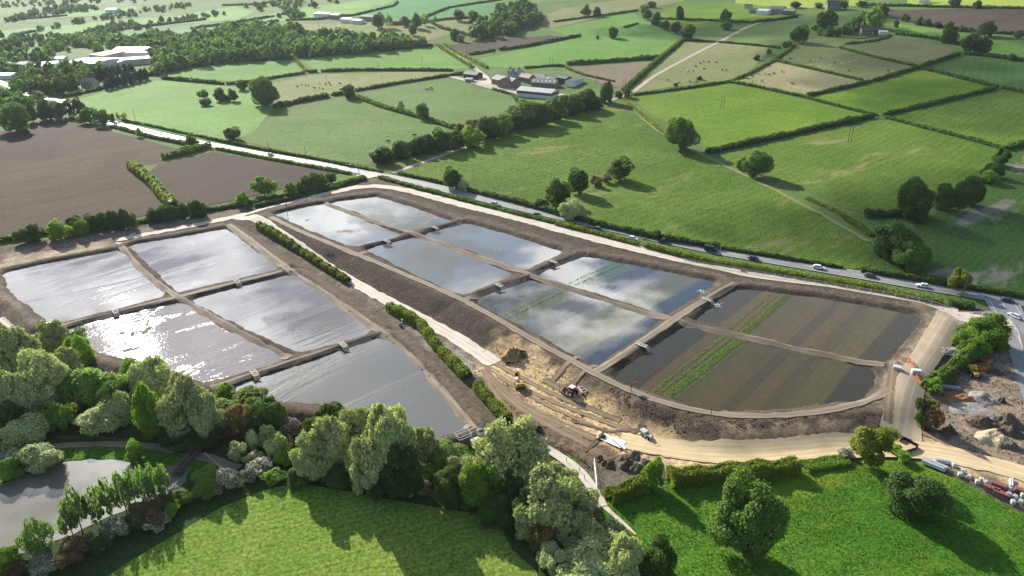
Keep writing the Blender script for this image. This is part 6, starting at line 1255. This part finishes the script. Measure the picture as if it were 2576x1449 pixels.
def mound(u, v, w, d, h, mat, label, name='spoil_heap', cat='heap'):
    x, y, z, s = at(u, v); n = 26; rng = np.random.default_rng(int(u * 3 + v)); W, D = w / s / 2, d; ph = rng.uniform(0, 6.28, 6); V = []; F = []
    for i in range(n):
        for j in range(n):
            a, b = (i / (n - 1) - .5) * 2, (j / (n - 1) - .5) * 2; q = math.hypot(a, b) * (1 + .18 * math.sin(3 * math.atan2(b, a) + ph[0]) + .1 * math.sin(5 * math.atan2(b, a) + ph[1])); f = max(0, 1 - q) ** .8 if q < 1 else 0
            hh = h * f * (1 + .35 * math.sin(a * 5 + ph[2]) * math.sin(b * 6 + ph[3]) + .15 * rng.normal()) - .12 * (q >= .97); V.append((a * W, b * D, hh))
    F = [(i * n + j, (i + 1) * n + j, (i + 1) * n + j + 1, i * n + j + 1) for i in range(n - 1) for j in range(n - 1)]
    mb = MB(); mb.add(V, F); o = mb.build(name, M[mat], smooth=True, loc=(x, y, z), rz=0); tag(o, label, cat)
for a in [(1294,898,66,3.2,2.6,'heapd','golden brown clay heap at the end of the haul road'), (1310,897,34,2.0,1.7,'heap','dark clod heap on the golden clay heap'), (1530,1168,36,1.8,1.2,'heap','low dark heap beside the footpath fence bend'), (1572,1168,44,2.2,2.0,'heapg','grey spoil heap, middle one above the clipped hedge'),
    (1602,1182,40,2.2,2.0,'heapg','grey spoil heap touching the fresh green tree'), (1594,1147,40,2.0,1.2,'heapg','flat grey spoil ridge behind the other heaps'), (1622,1165,30,1.6,1.2,'heapg','small grey spoil heap by the sandy road'), (1354,1082,26,1.4,1.4,'black','round heap of black pipe coils'), (1330,1078,50,1.6,1.0,'heap','dark ridged spoil above the huge willow'), (1508,1152,20,1,.8,'heap','little dark heap beside the path fence'),
    (2472,1066,72,3.4,2.0,'heap','dark brown spoil heap in the yard'), (2530,1062,76,3.4,2.4,'heapg','big grey spoil heap in the yard'), (2540,1088,60,2.6,2.0,'heap','dark rubble heap in front of the big grey one'), (2468,1002,70,3.6,1.3,'gravel','pale grey gravel heap in the yard'), (2418,1004,80,2.0,1.2,'heapo','orange clay heap below the yard hedge'), (2394,995,40,1.6,.9,'heapo','small orange clay heap beside the steel beams'),
    (2500,1104,96,4,1.6,'heaps','smooth yellow sand heap by the haul road'), (2538,1122,56,2.4,1.5,'heapg','grey heap beside the sand'), (2505,938,40,2.0,.8,'heap','brown heap behind the dumper'), (2387,1082,34,1.8,1.7,'heap','dark scrap heap on the yard rim'), (2372,1090,20,1.2,.8,'heap','tiny dark heap beside the scrap'), (2440,1030,110,4,.5,'gravel','flat pale spread of gravel in the yard'),
    (2520,1010,18,1.0,1.4,'black','black drum shaped heap in the yard'), (2378,882,70,2.6,.7,'gravel','flat grey rubble by the hedge end'), (1869,683,14,.9,1.2,'orange','small orange pile on the haul road edge'), (2470,790,80,2.2,.7,'gravel','grey stone pile beside the leaning tree'), (1190,955,60,2,.8,'heapg','pale speckled spoil ridge at the bright hedge')]: mound(*a)

# smaller site things -----------------------------------------------------
def culvert(u, v, a, b, z, label, ln=5.6):
    p = G(u, v, z)[0]; rz = dirn(a, b) + PI / 2; x, y = p; r = empty('culvert', (x, y, z), rz, label, 'culvert'); 
    prof = [(-ln / 2, -.65), (-ln * .3, .15), (ln * .3, .15), (ln / 2, -.65)]
    for sy in (-1, 1):
        mb = MB()
        for p0, p1 in zip(prof[:-1], prof[1:]): mb.tube((p0[0], sy * .75, p0[1] + .25), (p1[0], sy * .75, p1[1] + .25), .13, n=6)
        mb.build('side_wall', M['concrete'], r)
    mb = MB()
    for p0, p1 in zip(prof[:-1], prof[1:]): mb.add([(p0[0], -.7, p0[1]), (p1[0], -.7, p1[1]), (p1[0], .7, p1[1]), (p0[0], .7, p0[1]), (p0[0], -.7, p0[1] + .12), (p1[0], -.7, p1[1] + .12), (p1[0], .7, p1[1] + .12), (p0[0], .7, p0[1] + .12)], [(0, 3, 2, 1), (4, 5, 6, 7), (0, 1, 5, 4), (1, 2, 6, 5), (2, 3, 7, 6), (3, 0, 4, 7)])
    mb.build('channel', M['heaps'], r)
    mb = MB(); mb.tube((-.5, -.8, .34), (-.5, .8, .34), .1, n=6); mb.tube((.6, -.8, .34), (.6, .8, .34), .1, n=6); mb.build('cross_beam', M['concrete'], r)
for u, v, a, b, z, lab in [(290,785,(130,825),(440,747),ZL+0.9,'white culvert on the bank below the glinting pond'), (596,710,(480,740),(700,685),ZL+0.9,'white culvert on the bank below the bright silver pond'), (640,941,(530,975),(745,905),ZL+0.9,'white culvert above the willow belt'), (863,869,(745,905),(950,840),ZL+0.9,'white culvert at the middle of the grey pond bank'),
    (973,608,(905,636),(1040,594),ZR+1.1,'white culvert between the first two ponds by the haul road'), (1094,574,(1060,588),(1165,553),ZR+1.1,'white culvert between the first two ponds by the road'), (1254,719,(1165,754),(1335,690),ZR+1.1,'white culvert between the second and third ponds by the haul road'), (1391,660,(1335,690),(1475,632),ZR+1.1,'white culvert between the second and third ponds by the road'),
    (1614,870,(1510,932),(1690,805),ZR+1.1,'white culvert beside the murky green pond'), (1777,755,(1690,805),(1840,715),ZR+1.1,'white culvert beside the murky brown pond')]: culvert(u, v, a, b, z, lab)
def slab(u, v, d, rz, mat, label, name, cat, lid=None):
    x, y, z, s = at(u, v); r = empty(name, (x, y, z), rz, label, cat); mb = MB(); mb.box((0, 0, d[2] / 2), d, top=.96); mb.build('body', M[mat], r, bevel=.06)
    if lid: mb = MB(); mb.box((0, 0, d[2] + .08), (d[0] * 1.04, d[1] * 1.04, .14)); mb.build('lid', M[lid], r)
    mb = MB(); [mb.box((sx * d[0] * .3, 0, -.02), (.2, d[1] * 1.05, .16)) for sx in (-1, 1)]; mb.build('skid', M['darkwood'], r)
slab(2256,929,(2.1,1.6,.9),-.5,'bluegrey','silver blue tank beside the rutted track','water_tank','tank','galv'); slab(2302,943,(2.3,1.2,1.3),-.2,'galv','small white cabin beside the orange barrier','site_cabin','cabin','whiteroof'); slab(304,614,(4.2,1.4,.5),.2,'concrete','white concrete slab at the head of the silver pond bank','concrete_slab','slab')
slab(1197,1123,(2.2,1.8,1.6),.5,'white','white cabin half hidden by the huge willow','site_cabin','cabin','whiteroof'); slab(1232,1090,(3.4,1.6,.8),.6,'concrete','pale trough between hedge end and willow','trough','trough'); slab(1008,820,(1.1,.9,1.0),.3,'steel','grey pump box beside the bright hedge','pump_box','pump','black'); slab(1012,813,(.5,.5,1.3),.3,'bluegrey','thin grey drum beside the pump box','drum','drum','steel')
def tank(u, v, label):
    x, y, z, s = at(u, v); r = empty('round_tank', (x, y, z), 0, label, 'tank'); mb = MB(); mb.tube((0, 0, 0), (0, 0, 1.1), 1.0, n=20); mb.build('body', M['white'], r); mb = MB(); mb.tube((0, 0, 1.1), (0, 0, 1.4), 1.0, .5, n=20); mb.build('lid', M['moss'], r)
tank(1209,1099,'round white tank with a green lid near the pond tip')
def frame(u, v, label):
    x, y, z, s = at(u, v); r = empty('steel_frame', (x, y, z), .6, label, 'frame'); 
    for sx in (-1.8, 1.8):
        for sy in (-1.2, 1.2): mb = MB(); mb.tube((sx, sy, 0), (sx, sy, 1.5), .09, n=6); mb.build('post', M['galv'], r)
    mb = MB(); [mb.tube(a, b, .08, n=6) for h in (.75, 1.5) for a, b in (((-1.8, -1.2, h), (1.8, -1.2, h)), ((1.8, -1.2, h), (1.8, 1.2, h)), ((1.8, 1.2, h), (-1.8, 1.2, h)), ((-1.8, 1.2, h), (-1.8, -1.2, h)))]; mb.build('rail', M['galv'], r)
frame(1165,1103,'open galvanised frame at the tip of the large grey pond')
for k, (u, v) in enumerate([(255,591),(284,585),(318,577),(330,592),(338,590)]):
    x, y, z, s = at(u, v); mb = MB(); mb.box((0, 0, .35), (1.3, .8, .7), top=.8); tag(mb.build('sandbag', M['bag'], bevel=.15, loc=(x, y, z), rz=k), '%s white bag from the picture edge along the dark hedge' % ORD[k], 'bag', 'white bags by the dark hedge')
# geotextile, trench and ruts
sh = drape('geotextile_sheet', GL([(1500,1103),(1509,1089),(1576,1115),(1560,1131)]), 0.30, M['sheet'], 'white geotextile sheet spread on the dirt', 'sheet', None, step=.6, zf=lambda x, y: hill(x, y) + 0.14 + 0.10 * np.sin(np.asarray(x) * 2.1) * np.sin(np.asarray(y) * 1.7)); sh['kind'] = 'thing'
mound(1515,1100,28,1.6,.9,'heap','brown soil heap weighing down the white sheet')
x, y, z, s = at(1556,1121); mb = MB(); mb.tube((-2.6, 0, .6), (2.6, 0, .6), .32, n=12); tag(mb.build('fabric_roll', M['sheet'], loc=(x, y, z), rz=2.1), 'rolled end of white fabric lying on the sheet', 'roll')
M['trench'] = road_mat('trench shadow soil', (0.10, 0.075, 0.05), (0.14, 0.10, 0.07), mott=0.5); M['rut'] = road_mat('wheel rut', (0.21, 0.15, 0.09), (0.28, 0.20, 0.125), (-.7, .7), (0.10, 0.075, 0.05), .35, ts=.9, mott=.6)
for pts, w in [([(1531,1088),(1558,1091),(1597,1068),(1624,1083)], .9), ([(1468,1139),(1495,1122),(1502,1112)], .9), ([(1440,1060),(1500,1082),(1530,1088)], .8), ([(1590,1095),(1597,1080),(1620,1074)], .6), ([(1500,1160),(1540,1145),(1575,1128),(1640,1140)], .9)]: ribbon('trench', pts, w, 0.10, M['trench'], 'narrow dark trench in the sandy soil', SZ, .1, step=.8)
for pts, w in [([(1215,930),(1250,985),(1300,1030),(1400,1070),(1500,1105)], 2.6), ([(1222,950),(1265,1010),(1335,1060),(1440,1100),(1490,1125)], 2.4), ([(1330,985),(1420,1030),(1500,1060),(1600,1090)], 1.6), ([(1240,912),(1300,955),(1360,990),(1450,1022),(1560,1062)], 1.8), ([(1230,965),(1255,1030),(1300,1062)], 2.0), ([(1250,945),(1330,1005),(1420,1048),(1520,1085)], 1.2), ([(1370,960),(1410,985),(1440,1000)], 2.2),
    ([(1390,965),(1440,925),(1470,905)], 1.6), ([(1432,985),(1470,958),(1500,935)], 1.6), ([(2245,930),(2225,1000),(2228,1080)], 2.4), ([(2258,960),(2250,1020),(2262,1090)], 2.4), ([(2300,1080),(2360,1110),(2450,1150),(2560,1200)], 1.6), ([(2285,960),(2272,1000),(2290,1080)], 2.0), ([(2380,1010),(2330,1010),(2280,985)], 3.0)]: ribbon('wheel_rut', pts, w, 0.09, M['rut'], 'dark wheel rut in the bare ground', SZ, .15, step=1.0)
# yard stores
def bars(u, v, rz, n, ln, r0, mat, label, name, cat):
    x, y, z, s = at(u, v); r = empty(name, (x, y, z), rz, label, cat); k = 0
    for lay in range(2):
        for i in range(n - lay): mb = MB(); mb.tube((-ln / 2 + .2 * math.sin(k), (i + lay * .5 - n / 2) * r0 * 2.1, r0 + lay * r0 * 1.75), (ln / 2 + .2 * math.sin(k), (i + lay * .5 - n / 2) * r0 * 2.1, r0 + lay * r0 * 1.75), r0, n=10); mb.build('pipe', M[mat], r); k += 1
bars(2350,1170,-.75,5,5.0,.22,'galv','bundle of grey pipes at the corner of the meadow fence','pipe_bundle','pipes'); bars(2372,1162,-.3,3,3.4,.2,'galv','smaller loose bundle of grey pipes','pipe_bundle','pipes'); bars(2391,976,-.25,4,5.0,.2,'steel','bundle of dark steel beams beside the yard hedge','beam_bundle','beams'); bars(2542,1215,1.0,3,3.0,.16,'galv','upright bundle of thin grey tubes near the bags','tube_bundle','tubes')
def bag(u, v, k, label, mat='bag', d=(1.0, 0.98, 0.95)):
    x, y, z, s = at(u, v); r = empty('bulk_bag', (x, y, z), k * .7, label, 'bulk bag', 'bulk bags along the meadow fence'); mb = MB(); mb.box((0, 0, d[2] / 2), d, top=.92); mb.build('sack', M[mat], r, bevel=.16)
    for sx in (-1, 1):
        for sy in (-1, 1): mb = MB(); mb.tube((sx * .32, sy * .32, d[2] - .05), (sx * .22, sy * .22, d[2] + .22), .05, n=5); mb.build('loop', M['bag'], r)
for k, (u, v, lab) in enumerate([(2399,1173,'white bulk bag standing alone beside the pipe bundle'), (2423,1189,'second white bulk bag from the pipe bundle'), (2414,1197,'slumped white bulk bag touching the meadow fence'), (2437,1203,'third white bulk bag from the pipe bundle, greyish'), (2458,1216,'white bulk bag before the maroon packs, nearer the pipes'), (2478,1217,'white bulk bag touching the maroon packs'), (2468,1211,'white bulk bag behind two others by the maroon packs'),
    (2538,1233,'white bulk bag just past the maroon packs'), (2558,1234,'white bulk bag at the picture edge, upper'), (2537,1248,'white bulk bag below the grey tubes'), (2552,1254,'white bulk bag in the middle of the edge cluster'), (2547,1267,'white bulk bag touching the fence at the edge cluster'), (2567,1266,'white bulk bag at the picture edge, lower'), (2572,1250,'half seen white bulk bag at the picture edge')]): bag(u, v, k, lab)
for u, v, rz, lab in [(2511,1227,-.7,'maroon block pack, larger one behind'), (2494,1236,-.7,'maroon block pack beside the fence'), (2516,1248,-.7,'maroon block pack nearest the bag cluster'), (2570,1242,-.6,'maroon block pack at the picture edge')]:
    x, y, z, s = at(u, v); r = empty('block_pack', (x, y, z), rz, lab, 'block pack'); mb = MB(); [mb.box((-1.2 + .6 * i, 0, .7), (.54, 1.3, 1.0)) for i in range(5)]; mb.build('blocks', M['pallet'], r, bevel=.03); mb = MB(); [mb.box((0, .5 * j, .08), (3.0, .14, .16)) for j in (-1, 0, 1)]; mb.build('pallet', M['post'], r)
def marker(u, v, label, mat, h=1.9, flag=False, cat='marker post'):
    x, y, z, s = at(u, v); r = empty('marker_post', (x, y, z), .5, label, cat); mb = MB(); mb.tube((0, 0, -.1), (0, 0, h), .11, .08, 8); mb.build('post', M['darkwood' if flag else mat], r); mb = MB()
    if flag: mb.add([(0.1, .03, h - .9), (1.6, .25, h - .7), (1.9, -.1, h + .1), (.1, .03, h), (0.1, .08, h - .9), (1.6, .3, h - .7), (1.9, -.05, h + .1), (.1, .08, h)], [(0, 1, 2, 3), (7, 6, 5, 4), (0, 4, 5, 1), (1, 5, 6, 2), (2, 6, 7, 3), (3, 7, 4, 0)])
    else: mb.box((0, 0, .06), (.6, .6, .12))
    mb.build('flag' if flag else 'base', M[mat], r)
marker(1587,985,'post with a torn orange net flapping on the pond bank','net',2.6,True); marker(2463,1150,'orange marker post on the sandy haul road','net',1.7); marker(1788,1046,'dark wooden post on the bank corner','darkwood',2.2); marker(1250,882,'pale stake beside the golden clay heap','post',3.0); marker(2391,786,'white stake at the leaning tree','white',2.0); marker(1408,985,'thin stake on the sand behind the tractor','post',2.4)
for (u, v, lab) in [(1769,735,'white splash where water enters the striped pond'), (1804,770,'white splash where water enters the murky brown pond')]:
    p = G(u, v, ZR)[0]; rng = np.random.default_rng(int(u)); n = 160; pts = np.column_stack([p[0] + rng.normal(0, .8, n), p[1] + rng.normal(0, .7, n), ZR + .05 + np.abs(rng.normal(0, .18, n))]); V, Q = quads(pts, unit(rng.normal(0, 1, (n, 3)) + (0, 0, 1.5)), np.full(n, .3), rng)
    tag(link(bpy.data.objects.new('water_splash', np_mesh('water_splash', V, Q, M['white']))), lab, 'splash', None, 'stuff')
# jetty on the fishing pond
A, B = GL([(498,1140),(450,1190)]); d = B - A; ln = np.linalg.norm(d); r = empty('jetty', (A[0], A[1], .2), math.atan2(d[1], d[0]), 'long wooden jetty with handrails reaching into the fishing pond', 'jetty')
mb = MB(); [mb.box((ln * k / 24, 0, .55), (ln / 26, 1.6, .1)) for k in range(25)]; mb.box((ln + .5, .2, .5), (1.6, 2.4, .14)); mb.build('deck', M['darkwood'], r)
for sy in (-1, 1):
    mb = MB(); mb.tube((0, sy * .8, 1.5), (ln, sy * .8, 1.5), .07, n=6); mb.tube((0, sy * .8, 1.0), (ln, sy * .8, 1.0), .05, n=6); mb.build('handrail', M['post'], r)
    for k in range(7): mb = MB(); mb.tube((ln * k / 6, sy * .8, -1), (ln * k / 6, sy * .8, 1.55), .08, n=6); mb.build('post', M['post'], r)
x, y, z, s = at(10,1160); mb = MB(); mb.box((0, 0, .5), (4, 2.2, .2)); [mb.tube((sx * 1.8, sy, -.4), (sx * 1.8, sy, 1.3), .09, n=6) for sx in (-1, 1) for sy in (-1, 1)]; tag(mb.build('fishing_platform', M['post'], loc=(x, y, z), rz=.5), 'small wooden fishing platform at the picture edge', 'platform')
x, y, z, s = at(2414, 752); mb = MB(); mb.tube((0, 0, -.3), (.9, .5, 4.5), .22, .16, 8); mb.tube((.9, .5, 4.5), (1.6, .9, 8.5), .16, .1, 8)
for q in bpy.data.objects:
    if q.get('label', '').startswith('yellow green tree on a leaning'): 
        w = mb.build('stem', M['bark'], q); w.matrix_parent_inverse = q.matrix_basis.inverted(); w.location = (x, y, z)
# animals -------------------------------------------------------------------
def beast(mat, name, sc):
    m_ = MB(); prof = [(-1.15, .95, .05), (-1.0, 1.05, .34), (-.4, 1.0, .42), (.3, 1.0, .43), (.85, 1.08, .36), (1.1, 1.2, .24), (1.45, 1.25, .16), (1.7, 1.1, .17), (1.95, .95, .09)]; n = 10
    V = []; 
    for x, z, r in prof: V += [(x * sc, r * math.cos(2 * PI * k / n) * .8 * sc, (z + r * math.sin(2 * PI * k / n)) * sc) for k in range(n)]
    F = [(i * n + k, (i + 1) * n + k, (i + 1) * n + (k + 1) % n, i * n + (k + 1) % n) for i in range(len(prof) - 1) for k in range(n)] + [tuple(range(n)), tuple(range((len(prof) - 1) * n, len(prof) * n))]
    m_.add(V, F)
    for lx, ly in ((-.85, .25), (-.85, -.25), (.75, .25), (.75, -.25)): m_.tube((lx * sc, ly * sc, .85 * sc), ((lx - .06) * sc, ly * sc, 0), .12 * sc, .07 * sc, 6)
    for sy in (-1, 1): m_.tube((1.5 * sc, sy * .1 * sc, 1.35 * sc), (1.42 * sc, sy * .32 * sc, 1.38 * sc), .06 * sc, .02 * sc, 5)
    m_.tube((-1.12 * sc, 0, 1.1 * sc), (-1.25 * sc, 0, .45 * sc), .04 * sc, .03 * sc, 5)
    o = m_.build(name, M[mat], smooth=True); return o
PB = {}
def herd(lst, mat, name, cat, label, group, sc):
    for k, (u, v) in enumerate(lst):
        if mat not in PB: PB[mat] = o = beast(mat, name, sc)
        else: o = PB[mat].copy(); link(o)
        x, y, z, s = at(u, v); o.location = (x, y, z); o.rotation_euler = (0, 0, (k * 2.4 + u) % 6.28); tag(o, label, cat, group)
zz2 = lambda L_: [(618.5 + a * .3001, b * .3001) for a, b in L_]; zz3 = lambda L_: [(1237 + a * .3001, b * .3001) for a, b in L_]; zz4 = lambda L_: [(1802.9 + a * .3001, b * .3001) for a, b in L_]
herd(zz2([(430,732),(470,720),(505,724),(527,722),(575,744),(615,742),(648,752),(620,707),(672,712),(700,700),(712,720),(790,707),(790,757),(806,754)]), 'cowdark', 'cow', 'cow', 'dark cow grazing on the tan pasture with a pole', 'cattle on the tan pasture', 1.1)
herd(zz2([(1515,757),(1535,754),(1555,747),(1562,757)]), 'cowdark', 'cow', 'cow', 'dark cow of the small bunch in the rounded pasture', 'cattle in the rounded pasture', 1.1)
herd(zz2([(1195,1192),(1415,1142)]), 'cowdark', 'cow', 'cow', 'black cow beside the diagonal treeline, in the road pasture', 'cattle in the road pasture', 1.1)
herd(zz3([(1775,522),(1820,527),(1750,537),(1880,530),(1690,602),(1930,592),(1965,594),(1710,562),(1780,585)]), 'cowdark', 'cow', 'cow', 'dark cow grazing in the pasture crossed by the pale track', 'dark cattle in the track pasture', 1.1)
herd(zz3([(1700,692),(1720,690),(1470,677),(1520,702),(1570,702),(1790,688),(1660,690)]), 'cowtan', 'cow', 'cow', 'tan cow resting along the climbing hedge', 'tan cattle in the track pasture', 1.1)
herd(zz4([(625,517),(640,532),(670,512),(720,527),(795,547),(820,544),(850,512),(915,492),(1050,547),(1075,545),(1110,527),(1132,527),(955,552),(690,522),(1160,520)]), 'wool', 'sheep', 'sheep', 'white sheep in the worn pasture between two hedges', 'sheep in the worn pasture', 0.9)
herd(zz3([(1600,577),(1640,602),(1650,598),(1628,606)]), 'wool', 'sheep', 'sheep', 'white sheep in the pasture crossed by the pale track', 'sheep in the track pasture', 0.9)
herd(zz4([(870,492),(780,517),(1105,597),(1435,602),(615,497),(985,530)]), 'cowdark', 'cow', 'cow', 'dark cow among the white sheep', 'cattle among the sheep', 1.1)
herd(zz4([(300,647),(350,627),(405,627),(440,632),(480,624),(548,607),(300,692),(375,682),(635,707)]), 'cowdark', 'cow', 'cow', 'dark cow on the straw coloured pasture', 'cattle on the straw coloured pasture', 1.1)
# ------------------------------------------------------------------ sky, sun, clouds, haze, camera
W_ = bpy.data.worlds.new('World'); SC.world = W_; W_.use_nodes = True; nt = W_.node_tree; nt.nodes.clear()
out = nt.nodes.new('ShaderNodeOutputWorld'); bg = N(nt, 'Background'); bg.inputs[1].default_value = 0.07
sky = N(nt, 'TexSky'); sky.sky_type = 'NISHITA'; sky.sun_disc = False; sky.sun_elevation = SUN_EL; sky.sun_rotation = SUN_AZ % (2 * PI); sky.altitude = 100; sky.air_density = 1.0; sky.dust_density = 1.0
tc = N(nt, 'TexCoord'); sp = N(nt, 'SeparateXYZ'); L(nt, tc.outputs['Generated'], sp.inputs[0])
zz = math_(nt, 'MAXIMUM', sp.outputs[2], 0.04)
cb = N(nt, 'CombineXYZ'); L(nt, math_(nt, 'DIVIDE', sp.outputs[0], zz), cb.inputs[0]); L(nt, math_(nt, 'DIVIDE', sp.outputs[1], zz), cb.inputs[1])
mp = N(nt, 'Mapping'); mp.inputs['Location'].default_value = (3.1, 1.7, 0); L(nt, cb.outputs[0], mp.inputs[0])
n1 = noise(nt, mp.outputs[0], 1.5, 7, 0.58, 0.35); n2 = noise(nt, mp.outputs[0], 2.8, 5, 0.6, 0.2)
sd = N(nt, 'VectorMath', operation='DOT_PRODUCT'); L(nt, tc.outputs['Generated'], sd.inputs[0]); sd.inputs[1].default_value = SUN
def lobe(az, el, width):
    a, e = math.radians(az), math.radians(el); d = N(nt, 'VectorMath', operation='DOT_PRODUCT'); L(nt, tc.outputs['Generated'], d.inputs[0])
    d.inputs[1].default_value = (math.sin(a) * math.cos(e), math.cos(a) * math.cos(e), math.sin(e))
    return math_(nt, 'POWER', math_(nt, 'MAXIMUM', d.outputs['Value'], 0.0), math.log(0.5) / math.log(math.cos(math.radians(width))))
def wsum(items):
    r = None
    for l, w in items:
        x = math_(nt, 'MULTIPLY', l, w); r = x if r is None else math_(nt, 'ADD', r, x)
    return r
near_sun = lobe(-29, 27, 13); bank = lobe(5, 27, 6); bank2 = lobe(9, 23, 5); bank3 = lobe(-12, 19, 6)
cover = math_(nt, 'ADD', n1, wsum([(near_sun, 0.16), (bank, 0.10), (bank2, 0.08), (lobe(-33, 41, 8), 0.16), (bank3, 0.03), (lobe(22, 29, 9), -0.30), (lobe(-4, 22.5, 4), -0.10), (lobe(-9, 34, 5), -0.10), (lobe(40, 25, 12), -0.10)]))
mask = ramp(nt, cover, [(0.51, 0.0), (0.59, 1.0)])
shade = ramp(nt, n2, [(0.42, (0.20, 0.22, 0.26)), (0.56, (1.0, 1.0, 1.0))])
br = math_(nt, 'ADD', 7.0, wsum([(near_sun, 26.0), (bank, 16.0), (bank2, 15.0), (lobe(-33, 41, 7), 20.0), (bank3, 11.0), (lobe(-29, 30, 5), 12.0)]))
cc = mixc(nt, 1.0, shade, br, 'MULTIPLY')
blue = mixc(nt, 1.0, sky.outputs[0], (1.15, 1.3, 1.45), 'MULTIPLY')
L(nt, mixc(nt, mask, blue, cc), bg.inputs[0]); L(nt, bg.outputs[0], out.inputs[0])

sl = bpy.data.lights.new('sun', 'SUN'); sl.energy = 5.0; sl.angle = math.radians(0.53); sl.color = (1.0, 0.95, 0.85)
so = bpy.data.objects.new('sun', sl); link(so); so.rotation_euler = SUN.to_track_quat('Z', 'Y').to_euler(); so.location = SUN * 500 + Vector((0, 300, 0))

# clouds whose shade lies on the hillside: real puffs high above, out of the frame
m, nt, out = nodes('cloud vapour'); lw = N(nt, 'LayerWeight', i_Blend=0.5); tr = N(nt, 'BsdfTransparent'); df = N(nt, 'BsdfDiffuse'); df.inputs[0].default_value = (0.9, 0.9, 0.92, 1)
k = ramp(nt, lw.outputs['Facing'], [(0.0, 0.40), (0.45, 0.26), (0.85, 0.0)]); mx = N(nt, 'MixShader'); L(nt, k, mx.inputs[0]); L(nt, tr.outputs[0], mx.inputs[1]); L(nt, df.outputs[0], mx.inputs[2]); L(nt, mx.outputs[0], out.inputs[0]); M['cloud'] = m
def cloud(uvs, label, h=520.0):
    import bmesh
    bm = bmesh.new(); rng = np.random.default_rng(len(label))
    for (u, v, rx, ry) in uvs:
        g, s, t = G(u, v); z = float(hill(*g)); c = Vector((g[0], g[1], z)) + SUN * (h / SUN.z)
        r = bmesh.ops.create_icosphere(bm, subdivisions=4, radius=1.0)
        ph = rng.uniform(0, 6, 4)
        for vt in r['verts']:
            p = vt.co; q = 1 + 0.16 * math.sin(p.x * 4 + ph[0]) * math.sin(p.y * 5 + ph[1]) + 0.1 * math.sin(p.x * 9 + ph[2]) * math.sin(p.z * 7 + p.y * 8 + ph[3])
            vt.co = Vector((p.x * rx * q, p.y * ry * q, p.z * min(rx, ry) * 0.35 * q)) + c
    me = bpy.data.meshes.new('cloud'); bm.to_mesh(me); bm.free()
    for p in me.polygons: p.use_smooth = True
    me.materials.append(M['cloud']); tag(link(bpy.data.objects.new('cloud', me)), label, 'cloud', None, 'structure')
cloud([(2330,200,90,60),(2480,260,80,60),(2200,120,110,70),(2420,130,110,60)], 'cloud shading the hill pastures')
cloud([(1800,70,110,55),(2000,60,130,60),(1620,75,70,30)], 'cloud shading the hilltop')
cloud([(2480,520,70,50),(2350,600,60,45),(2100,590,60,30),(2560,640,60,50)], 'cloud shading the field above the road')

# the air
V0 = (-5000, -850, -12.0); V1 = (5000, 7400, 150)
mb = MB(); mb.box(((V0[0] + V1[0]) / 2, (V0[1] + V1[1]) / 2, (V0[2] + V1[2]) / 2), (V1[0] - V0[0], V1[1] - V0[1], V1[2] - V0[2]))
m, nt, out = nodes('haze'); pv = N(nt, 'VolumePrincipled'); pv.inputs['Color'].default_value = (0.82, 0.9, 1.0, 1); pv.inputs['Density'].default_value = HAZE; pv.inputs['Anisotropy'].default_value = 0.35; L(nt, pv.outputs[0], out.inputs['Volume'])
if HAZE > 0: tag(mb.build('haze', m), 'thin blue summer haze over the valley', 'haze', None, 'stuff')

cam = bpy.data.cameras.new('camera'); cam.sensor_width = 36.0; cam.lens = 36.0 * FPX / 2576.0; cam.clip_start = 0.5; cam.clip_end = 12000
co = bpy.data.objects.new('camera', cam); link(co); co.location = (0, 0, CAMH); co.rotation_euler = (PI / 2 - TH, 0, 0); SC.camera = co
SC.view_settings.view_transform = 'Standard'; SC.view_settings.look = 'None'; SC.view_settings.exposure = EXPO; SC.view_settings.gamma = 1.0
SC.cycles.use_denoising = True; SC.cycles.max_bounces = 6; SC.cycles.diffuse_bounces = 3; SC.cycles.glossy_bounces = 3; SC.cycles.transmission_bounces = 4; SC.cycles.transparent_max_bounces = 12; SC.cycles.volume_bounces = 0
SC.cycles.sample_clamp_direct = 12.0; SC.cycles.sample_clamp_indirect = 6.0
